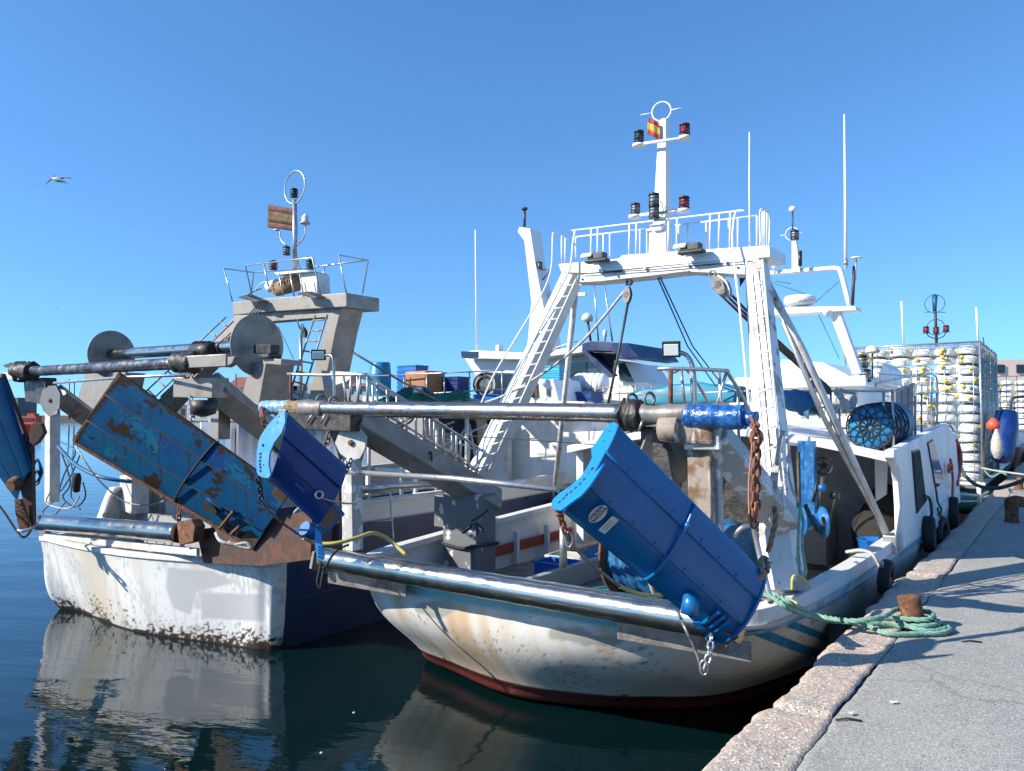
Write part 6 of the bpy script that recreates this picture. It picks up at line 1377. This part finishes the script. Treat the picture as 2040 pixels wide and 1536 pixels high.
MB().box(22.3, 22.6, 1.95, 6.4, 1.15, 1.2).build('stern_cap', 'alu_dark', Cb)
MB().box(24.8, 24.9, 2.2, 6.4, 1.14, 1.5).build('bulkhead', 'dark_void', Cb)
# trap platform
PZ0 = 1.18
plat = [U(1870, 960, 22.8), U(1985, 962, 22.8)]
CU0, CV0, CV1 = 23.0, 1.95, 5.15
def PX(u, v, z): return B(u, v, z)
ztop, zbot = 4.85, 1.28
MB().box(22.9, 33, 1.85, 5.3, 1.19, 1.26).build('trap_platform', 'white', Cb)
# white/steel portal under the stack, seen over the stern
for pts, r in (([(1925, 965), (1928, 1018)], .05), ([(1905, 905), (1970, 905)], .02)): pass
tt('platform_leg', [D(1950, 960, 17.8), D(1952, 1018, 17.8)], .05, 'white_clean', Cb)
tt('platform_rail', [D(1910, 985, 17.9), D(1952, 988, 17.8), D(1968, 980, 18)], .03, 'white_clean', Cb); tt('platform_rail', [D(1905, 1000, 17.9), D(1952, 998, 17.8)], .02, 'white_clean', Cb)
heap([(D(1925, 1003, 18.6), .7, .7, .25)], 'net_green', 'fishing_net', None, label='dark green nets under the trap platform of the boat ahead', cat='net')
# one trap
def trap_proto():
    c = PX(CU0 + .24, CV0 + .25, zbot); t = thing('fish_trap', 'white plastic trap in the cage of the boat ahead', 'fish trap', c, 'white traps stacked in the large cage')
    prof = [(0, .2), (.01, .245), (.03, .255), (.12, .25), (.17, .235), (.2, .19), (.225, .12), (.235, .06), (.236, .001)]
    rows = []
    for h, r in prof:
        rows.append([c + ZX * h + (UX * math.cos(a_) + VX * math.sin(a_)) * r * (1 + .03 * math.cos(4 * a_) + .04 * nz(a_ * 2, h * 9)) for a_ in [2 * math.pi * k / 20 for k in range(20)]])
    o = MB().grid(rows, True, True).build('trap_body', 'trap', t); recalc(o)
    return t
tp = trap_proto(); tl = LOC[tp.name]; first = True
nC, nR, nD = 6, 14, 9
fl = {}
for m in ('float_yellow', 'float_green', 'float_red'):
    mb = MB().ball(W((0, 0, 0)), .055, 12); fl[m] = mb
float_proto = {}
cnt = 0
spots = [(i, j, 0) for i in range(nC) for j in range(nR)] + [(0, j, k) for k in range(1, nD) for j in range(nR)] + [(i, nR - 1, k) for i in range(1, nC) for k in (1, 2)]
rt = random.Random(5)
for (i, j, k) in spots:
    off = VX * (i * .53 + rt.uniform(-.02, .02)) + UX * (k * .56 + rt.uniform(-.03, .03)) + ZX * (j * .252)
    if first: t = tp; first = False; t.location = tl
    else:
        t = copytree(tp, None, off)
        t.rotation_euler = (rt.uniform(-.07, .07), rt.uniform(-.07, .07), rt.uniform(0, 6.28))
    side = 'aft face' if k == 0 else 'quay side'
    t['label'] = ('white plastic trap with netting on the aft face of the large trap cage' if k == 0 else 'white plastic trap further forward in the large trap cage')
    if True:
        m = 'float_yellow' if rt.random() < .86 else ('float_green' if rt.random() < .8 else 'float_red')
        if k == 0: a_ = rt.uniform(-.25, .25) * math.pi; q = LOC[t.name] + (-UX * math.cos(a_) + VX * math.sin(a_)) * .27 + ZX * rt.uniform(.03, .2)
        else: q = LOC[t.name] - VX * .28 + UX * rt.uniform(-.15, .15) + ZX * rt.uniform(.03, .2)
        if rt.random() < .6: continue
        if m not in float_proto: _fo = MB().ball(W((0, 0, 0)), .052, 12).build('float', m, None, loc=W((0, 0, 1e-9))); float_proto[m] = _fo.data; bpy.data.objects.remove(_fo)
        f = bpy.data.objects.new('float', float_proto[m]); COL.objects.link(f); f.parent = t
        R_ = t.rotation_euler.to_matrix(); f.location = R_.inverted() @ (q - LOC[t.name])
# the steel cage
cg = thing('trap_cage', 'tall galvanised wire cage holding the stack of white traps on the boat ahead', 'cage', PX(27, 3.5, zbot))
v0, v1, u0, u1 = CV0 - .05, CV0 + nC * .53 + .02, CU0 - .06, CU0 + nD * .56
mb = MB()
for u in (u0, u1):
    for v in (v0, v1): mb.tube([PX(u, v, zbot), PX(u, v, ztop)], .028, 8)
for z in (zbot, ztop): mb.tube([PX(u0, v0, z), PX(u0, v1, z), PX(u1, v1, z), PX(u1, v0, z)], .026, 8, closed=True)
mb.build('cage_frame', 'galv', cg)
for nm, mk in (('aft', 0), ('quay', 1), ('top', 2)):
    mb = MB(); rz = random.Random(mk)
    jit = lambda: rz.uniform(-.02, .02)
    if mk == 0:
        for k in range(10): v = v0 + (v1 - v0) * (k + .5) / 10; mb.tube([PX(u0 - jit(), v + jit(), zbot), PX(u0 + jit(), v, (zbot + ztop) / 2), PX(u0, v + jit(), ztop)], .009, 5)
        for k in range(13): z = zbot + (ztop - zbot) * (k + .5) / 13; mb.tube([PX(u0 + jit(), v0, z + jit()), PX(u0, (v0 + v1) / 2, z + jit()), PX(u0, v1, z + jit())], .009, 5)
    elif mk == 1:
        for k in range(15): u = u0 + (u1 - u0) * (k + .5) / 15; mb.tube([PX(u, v0 + jit(), zbot), PX(u, v0 + jit(), ztop + .04)], .018, 5)
        for k in range(13): z = zbot + (ztop - zbot) * (k + .5) / 13; mb.tube([PX(u0, v0, z + jit()), PX((u0 + u1) / 2, v0 + jit(), z + jit()), PX(u1, v0, z + jit())], .01, 5)
    else:
        for k in range(8): v = v0 + (v1 - v0) * (k + .5) / 8; mb.tube([PX(u0, v, ztop), PX(u1, v, ztop + jit())], .009, 5)
        for k in range(12): u = u0 + (u1 - u0) * (k + .5) / 12; mb.tube([PX(u, v0, ztop), PX(u, v1, ztop + jit())], .009, 5)
    mb.build('wire_mesh', 'galv', cg)
# mast with lanterns behind the cage
MU = 31
def MUt(name, pts, r, m='wire_dark', **k): return tt(name, [U(x, y, MU) for x, y in pts], r, m, Cb, **k)
MUt('mast', [(1866, 690), (1862, 590)], .05)
for a in (0, 1): MB().ring(U(1862, 605, MU), (UX if a else VX), .32 if a else .35, .012, 6, 28, 1).build('ring_antenna', 'wire_dark', Cb)
MB().ring(U(1864, 652, MU), UX, .28, .014, 6, 26).build('ring_antenna', 'wire_dark', Cb)
MUt('crossarm', [(1842, 622), (1884, 622)], .012)
MUt('lamp_arm', [(1845, 662), (1850, 670), (1866, 676), (1880, 670), (1886, 660)], .02)
for x, y in ((1845, 657), (1885, 655), (1865, 658)): navlight(x, y, MU, .1, 'lens_red', Cb)
MB().tube([U(1862, 588, MU), U(1862, 620, MU)], [.1, .06], 10).build('antenna_cage', 'tarp_blue', Cb)
MUt('whip_antenna', [(1800, 685), (1796, 600)], .035, 'white_clean'); MUt('whip_antenna', [(1949, 685), (1945, 613)], .035, 'white_clean')
MUt('antenna_post', [(1961, 690), (1958, 672)], .02)
MB().box(25.5, 38, 3.2, 6.2, 1.14, 3.4).build('wheelhouse', 'white', Cb, bevel=.05)
# barrel, buoys on the quay side
c = D(1998, 880, 19.5)
bar = MB().tube([D(1992, 915, 19.3), D(1995, 905, 19.35), D(2003, 850, 19.9), D(2005, 822, 20)], [.2, .27, .29, .25], 24).build('plastic_barrel', 'deep_blue', None, label='dark blue plastic drum lashed outside the trap cage near the quay', cat='barrel')
def buoy(x, y, Y, rx, h, m, label):
    c = D(x, y, Y); return MB().lathe(c, ZX, [(-h, .04), (-h * .9, rx * .55), (-h * .4, rx), (h * .2, rx * .95), (h * .7, rx * .6), (h, rx * .3), (h * 1.1, .03)], 20).build('buoy', m, None, label=label, cat='buoy')
buoy(1979, 846, 18.6, .15, .15, 'red_orange', 'orange-red ball buoy hanging beside the dark blue drum')
buoy(1986, 886, 18.4, .13, .34, 'rope_white', 'long off-white fender hanging below the orange-red buoy')
rope('rope', [D(1910, 925, 17.5), D(1925, 950, 16), D(1950, 968, 14.6), D(1990, 972, 13.6), D(2045, 955, 13.2)], .035, 'rope_dark', 'thick dark mooring rope from the boat ahead to the far bollard', n=10)
rope('rope', [D(1955, 932, 17.5), D(1985, 938, 16.8), D(2045, 946, 15.5)], .02, 'rope_white', 'thin pale mooring line from the boat ahead reaching over the quay')
rope('rope', [D(1960, 935, 17.5), D(1975, 950, 16.5), D(1995, 942, 16.2), D(2010, 950, 15)], .018, 'rope_green', 'slack pale green line beside the thin pale mooring line')
# second trap boat further on
C2 = thing('fishing_boat', 'more distant fishing boat at the right edge with a smaller trap cage', 'boat', B(39, 2.6, 0))
hh = MB().grid(hull_mesh([(-.5, [(52, 3.5), (48, 4.6), (42.4, 4.5), (42, 3.4), (42.4, 2.3), (48, 2.2), (52, 3.5)]), (1, [(54, 3.5), (49, 5), (42.2, 5), (41.6, 3.4), (42.2, 1.8), (49, 1.8), (54, 3.5)])], lambda u: 1.5, 60, 8)).build('hull', 'blue_hull', C2); recalc(hh)
MB().box(42, 52, 1.9, 4.9, 1.3, 1.45).build('deck', 'offwhite', C2)
MB().box(43.5, 49, 2.1, 4.2, 1.45, 2.6).build('cabin', 'white', C2, bevel=.05)
lb_ = 'white plastic trap in the smaller distant cage at the right edge'
for i in range(5):
    for j in range(9):
        off = B(41.9, 1.9, 2.3) + VX * (i * .53) + ZX * (j * .252) - tl
        t = copytree(tp, None, off); t['label'] = lb_; t['group'] = 'white traps in the distant cage'; t.rotation_euler = (0, 0, rt.uniform(0, 6))
mb = MB()
for k in range(8): mb.tube([B(41.65, 1.65 + k * .4, 2.2), B(41.65, 1.65 + k * .4, 4.75)], .015, 5)
for k in range(8): mb.tube([B(41.65, 1.65, 2.2 + k * .36), B(41.65, 4.45, 2.2 + k * .36)], .015, 5)
mb.build('trap_cage', 'wire_dark', None, label='smaller distant wire cage of white traps at the right edge', cat='cage')
tt('davit', [D(2012, 850, 27), D(2014, 800, 27), D(2022, 792, 27), D(2045, 790, 27)], .05, 'wire_dark', C2, smooth=3)
# distant white trawlers glimpsed between the boats
def far_boat(x, ywl, Y, s, label, m='white_clean'):
    c = D(x, ywl, Y); k = Y / F * s; t = thing('fishing_boat', label, 'boat', W((c.x, c.y, 0)), 'boats moored in the distance'); c = W((c.x, c.y, 0))
    q = lambda a, b, d: c + W((a * k, d * k, b * k))
    o = MB().grid([[q(-60, 0, 0), q(-50, 0, -8), q(30, 0, -9), q(58, 0, 0), q(30, 0, 9), q(-50, 0, 8)], [q(-62, 24, 0), q(-52, 24, -11), q(34, 26, -12), q(72, 36, 0), q(34, 26, 12), q(-52, 24, 11)], [q(-60, 22, 0), q(-50, 22, -9), q(34, 23, -9), q(66, 28, 0), q(34, 23, 9), q(-50, 22, 9)]], False, True).build('hull', m, t); recalc(o)
    MB().obox(q(10, 36, 0), W((22 * k, 0, 0)), W((0, 8 * k, 0)), W((0, 0, 14 * k))).obox(q(14, 55, 0), W((14 * k, 0, 0)), W((0, 6 * k, 0)), W((0, 0, 7 * k))).build('cabin', m, t)
    MB().obox(q(12, 52, -6.3), W((10 * k, 0, 0)), W((0, .3 * k, 0)), W((0, 0, 3 * k))).build('window', 'glass_dark', t)
    for a, h in ((-35, 80), (14, 100), (30, 76)): MB().tube([q(a, 20, 0), q(a, h, 0)], .9 * k, 6).build('mast', 'offwhite', t)
    MB().tube([q(-50, 24, 8), q(-42, 60, 0), q(-34, 24, -8)], 1.1 * k, 6).build('gantry', 'offwhite', t)
far_boat(1295, 835, 75, .8, 'distant white trawler visible just right of the gantry floodlight pole')
far_boat(1232, 836, 85, .6, 'distant white boat left of that pole, above the handrail')
far_boat(420, 838, 190, .35, 'small white boat far across the harbour below the harbour buildings')
# light masts and cranes of the far harbour
for k, (x, yt) in enumerate(((138, 755), (148, 757), (470, 745), (596, 715))):
    lp_ = tt('light_mast', [D(x, 836, 250), D(x, yt, 250)], .22, 'wire_dark', None, 6, label=['thin harbour light mast far left beside its twin', 'thin harbour light mast just right of its twin', 'light mast above the red roofed harbour building', 'tall lattice-like mast behind the left gantry ladder'][k], cat='light mast', group='light masts across the harbour')
# =====================================================================
# QUAY FURNITURE
# =====================================================================
def bollard(c, r, h, label, lean=W((0, 0, 0))):
    t = thing('bollard', label, 'bollard', c); top = c + ZX * h + lean
    MB().lathe(c - ZX * .02, (top - c).normalized(), [(0, r * 1.12), (.03, r), (h * .55, r * .93), (h * .8, r * .98), (h * .95, r * 1.02), (h * 1.02, r * .95), (h * 1.05, r * .5), (h * 1.04, .001)], 26).build('post', 'rust', t)
    return t
bc = Z(1824, 1252, QZ); bollard(bc, .088, .27, 'short rusty bollard with green mooring rope wound around it', W((-.035, .03, 0)))
b2 = Z(2016, 1040, QZ); t = bollard(b2, .1, .3, 'rusty hooked bollard at the right edge of the quay')
MB().tube(cr([b2 + ZX * .28 - W((.05, 0, 0)), b2 + ZX * .32 + W((.08, 0, 0)), b2 + ZX * .3 + W((.3, .02, 0))], 5), [.09, .1, .1, .1, .1, .1, .09, .085, .08, .07, .06], 16).build('horn', 'rust', t)
b3 = Z(2030, 975, QZ); t = bollard(b3, .09, .2, 'low dark bollard further along the quay edge'); MB().tube([b3 + ZX * .18, b3 + ZX * .26 - UX * .1], .05, 12).build('horn', 'rust', t)
# green mooring ropes
Bz = lambda x, y, z: Z(x, y, z)
r_ = .021
def coil(c, R0, z, n, ph, sx=1.0):
    return [c + W((math.cos(t) * R0 * sx, math.sin(t) * R0, z)) for t in [ph + 2 * math.pi * i / n for i in range(n + 1)]]
g1 = [U(1505, 1170, 5.9), U(1545, 1185, 5.75), U(1580, 1205, 5.7), Z(1625, 1226, 1.34), Z(1700, 1237, QZ + .1), Z(1760, 1228, QZ + .13)]
rope('mooring_rope', g1 + [bc + W((-.13, .06, .13)), bc + W((0, .125, .12)), bc + W((.12, .05, .12)), bc + W((.12, -.05, .11)), bc + W((0, -.125, .1)), Z(1770, 1232, QZ + .08), Z(1690, 1240, QZ + .06)], r_, 'rope_green', 'green twisted mooring rope looping over the top of the rusty bollard', 8, strands=3, cat='rope', group='green mooring ropes of the white trawler')
g2 = [U(1500, 1176, 5.85), U(1540, 1190, 5.7), U(1572, 1212, 5.62), Z(1640, 1235, 1.3), Z(1720, 1240, QZ + .05), Z(1780, 1246, QZ + .03)]
rope('mooring_rope', g2 + [bc + W((-.02, -.15, .06)), bc + W((.13, -.09, .06)), bc + W((.17, .03, .06)), bc + W((.05, .14, .06)), bc + W((-.09, .1, .06)), bc + W((-.13, -.03, .05)), bc + W((-.02, -.17, .03)), bc + W((.15, -.13, .028)), bc + W((.2, .0, .028)), bc + W((.12, .14, .028)), bc + W((-.02, .17, .03))], r_, 'rope_green', 'green twisted mooring rope coiled around the foot of the rusty bollard', 8, strands=3, cat='rope', group='green mooring ropes of the white trawler')
rope('mooring_rope', [Z(1730, 1246, QZ + .03), Z(1770, 1262, QZ + .027), bc + W((-.02, -.24, .026)), bc + W((.1, -.21, .026)), bc + W((.2, -.14, .03)), bc + W((.22, -.04, .03))], r_, 'rope_green', 'short bight of green rope lowest and nearest at the bollard', 8, strands=3, cat='rope', group='green mooring ropes of the white trawler')
rope('rope', [U(1500, 1160, 6), U(1530, 1178, 5.8), U(1560, 1190, 5.72), U(1590, 1203, 5.68)], .012, 'hose', 'frayed yellowish line running with the green mooring ropes', 4)
# ropes on the starboard gantry leg
for k in range(5):
    rope('rope', [U(1556 + k * 2, 858, 6.8), U(1550 + k * 2 - 4, 900, 6.75), U(1535 + k * 3, 960 + k * 3, 6.7), U(1542 + k, 1000, 6.7)], .009, 'rope_white', ['leftmost', 'second', 'middle', 'fourth', 'rightmost'][k] + ' strand of the white tackle ropes on the right gantry leg')
rope('rope', [U(1543, 1010, 6.65), U(1545, 1035, 6.6), U(1538, 1070, 6.6), U(1530, 1100, 6.6)], .024, 'rope_tan', 'tan rope knot hanging on the right gantry leg', strands=3)
rope('rope', [U(1592, 1000, 6.9), U(1600, 1040, 6.85), U(1598, 1090, 6.8), U(1606, 1140, 6.8), U(1594, 1145, 6.8), U(1590, 1080, 6.8), U(1594, 1010, 6.85)], .012, 'rope_green', 'thin green rope looped down the quay side of the right gantry leg')
rope('rope', [U(1604, 1005, 7.4), U(1625, 1050, 7.4), U(1640, 1060, 7.4), U(1640, 1030, 7.4)], .02, 'rope_dark', 'dark green twisted rope hanging across the blue warping drum', strands=3)
rope('hose', [U(1578, 1175, 6.6), U(1580, 1150, 6.6), U(1592, 1148, 6.7), U(1606, 1160, 6.8), U(1612, 1172, 6.8)], .014, 'hose', 'yellow hose loop at the foot of the right gantry leg', cat='hose')
rope('rope', [U(1567, 870, 6.9), U(1572, 950, 6.85), U(1590, 1000, 6.8)], .01, 'rope_white', 'thin white rope running down the back edge of the right gantry leg')

# ---------- loose gear on the decks ----------
rope('rope', [U(846, 884, 7.1), U(850, 892, 6.9), U(842, 900, 6.9), U(852, 908, 6.9), U(858, 900, 6.9), U(860, 918, 6.9), U(850, 925, 6.9)], .01, 'rope_black', 'black cord dangling from the sloping port gallows arm')
rope('rope', [U(768, 846, 6.7), U(790, 852, 6.8), U(815, 842, 6.9), U(824, 830, 6.9), U(806, 838, 6.8), U(790, 848, 6.8)], .014, 'rope_tan', 'tan knotted rope on the port stair railing')
chn([U(758, 842, 6.5), U(775, 850, 6.6), U(800, 846, 6.7)], .07, .009, 'rust_chain', 'rusty chain lying on top of the port gallows arm')
rope('rope', [U(1240, 800, 6.4), U(1262, 812, 6.2), U(1290, 806, 6.2), U(1318, 812, 6.2)], .012, 'rope_black', 'black line lying over the starboard pipe sleeve')
heap([(B(7.9, 4.2, .86), .5, .6, .14), (B(8.5, 3.4, .9), .5, .5, .2)], 'net_green', 'fishing_net', None, label='dark green netting spread over the working deck of the white trawler', cat='net')
heap([(B(9.6, 5.2, .95), .6, .5, .25)], 'net_blue', 'fishing_net', None, label='blue net pile on deck ahead of the grey gallows post', cat='net')
heap([(B(7.4, 10.8, .75), .5, .7, .22), (B(7.8, 9.8, .7), .5, .5, .2)], 'net_blue', 'fishing_net', None, label='heap of blue netting on the after deck of the left trawler', cat='net')
for k, (u, v, z, m, lb) in enumerate(((8.8, 5.6, .83, 'blue_plastic', 'blue fish crate on deck beside the red plank of the white trawler'), (9.3, 5.75, .83, 'offwhite', 'dirty white fish crate on deck by the port bulwark of the white trawler'), (7.0, 11.9, .64, 'deep_blue', 'dark blue crate at the port corner of the left trawler deck'), (9.7, 9.2, .64, 'offwhite', 'dirty white crate under the white work table'))):
    crate(B(u, v, z), .2, .3, .2, m, lb, .1 * k, 'loose fish crates on the decks')
mb = MB()
for k in range(6): mb.ring(B(6.9, 5.5, .84 + k * .028), ZX + UX * .02, .2 - .01 * (k % 3), .014, 6, 26)
mb.build('rope_coil', 'rope_tan', None, label='coil of tan rope on deck behind the port end of the chrome roller', cat='rope')
# cables and clamps running on the gantries
for x0, y0, x1, y1, u0, u1_ in ((1500, 545, 1544, 1010, 7.95, 7.02), (1512, 540, 1560, 1000, 7.95, 7.02)):
    tt('cable', [U(x0, y0, u0 - .14), U((x0 + x1) / 2 + 2, (y0 + y1) / 2, (u0 + u1_) / 2 - .16), U(x1, y1, u1_ - .17)], .006, 'wire_dark', A)
tt('cable', [U(1160, 546, 7.97), U(1250, 540, 7.97), U(1310, 536, 7.97), U(1400, 528, 7.97), U(1500, 520, 7.97)], .006, 'black', A, smooth=4)
for x in (1200, 1285, 1370, 1445): MB().obox(U(x, 543 - (x - 1160) * .075, 7.97), VX * .012, UX * .012, ZX * .018).build('cable_clamp', 'galv', A)
for x, y in ((1160, 556), (1232, 551), (1372, 541), (1470, 533)): MB().cyl(U(x, y, 7.985), U(x, y, 8.01), .012, n=10).build('bolt', 'rust', A)
# floating scum and bits between hull and quay
for k, (x, y, lb) in enumerate(((705, 1420, 'small white scrap floating on the dark water between the hulls'), (640, 1500, 'tiny pale scrap floating near the lower middle edge'), (1455, 1400, 'white bottle cap floating beside the dark red waterline'))):
    c = Z(x, y, 0); MB().lathe(c, ZX, [(-.005, .01), (.005, .014), (.007, .01), (.008, .001)], 10).build('floating_scrap', 'offwhite', None, label=lb, cat='litter')
for k, (x, y, m, lb) in enumerate(((1695, 1422, 'offwhite', 'small white paper scrap lying on the quay near the kerb joint'), (1780, 1400, 'offwhite', 'pale crumpled scrap on the quay in the lower middle'), (1690, 1434, 'rope_black', 'short black twig lying on the quay surface'), (1935, 1278, 'rope_black', 'thin dark strip of seaweed on the quay right of the bollard'))):
    c = Z(x, y, QZ + .006); rr_ = random.Random(k)
    if m == 'rope_black': MB().tube([c - W((.07, 0, 0)), c + W((0, .01, .004)), c + W((.07, -.015, 0))], .006, 6).build('twig', m, None, label=lb, cat='litter')
    else:
        n_ = 9; MB().grid([[c + W((math.cos(a_ * .7) * r1_ * .02, math.sin(a_ * .7) * r1_ * .014, .012 * rr_.random())) for a_ in range(n_)] for r1_ in (.1, .6, 1.1)], False, True).build('paper_scrap', m, None, label=lb, cat='litter', solid=.002)
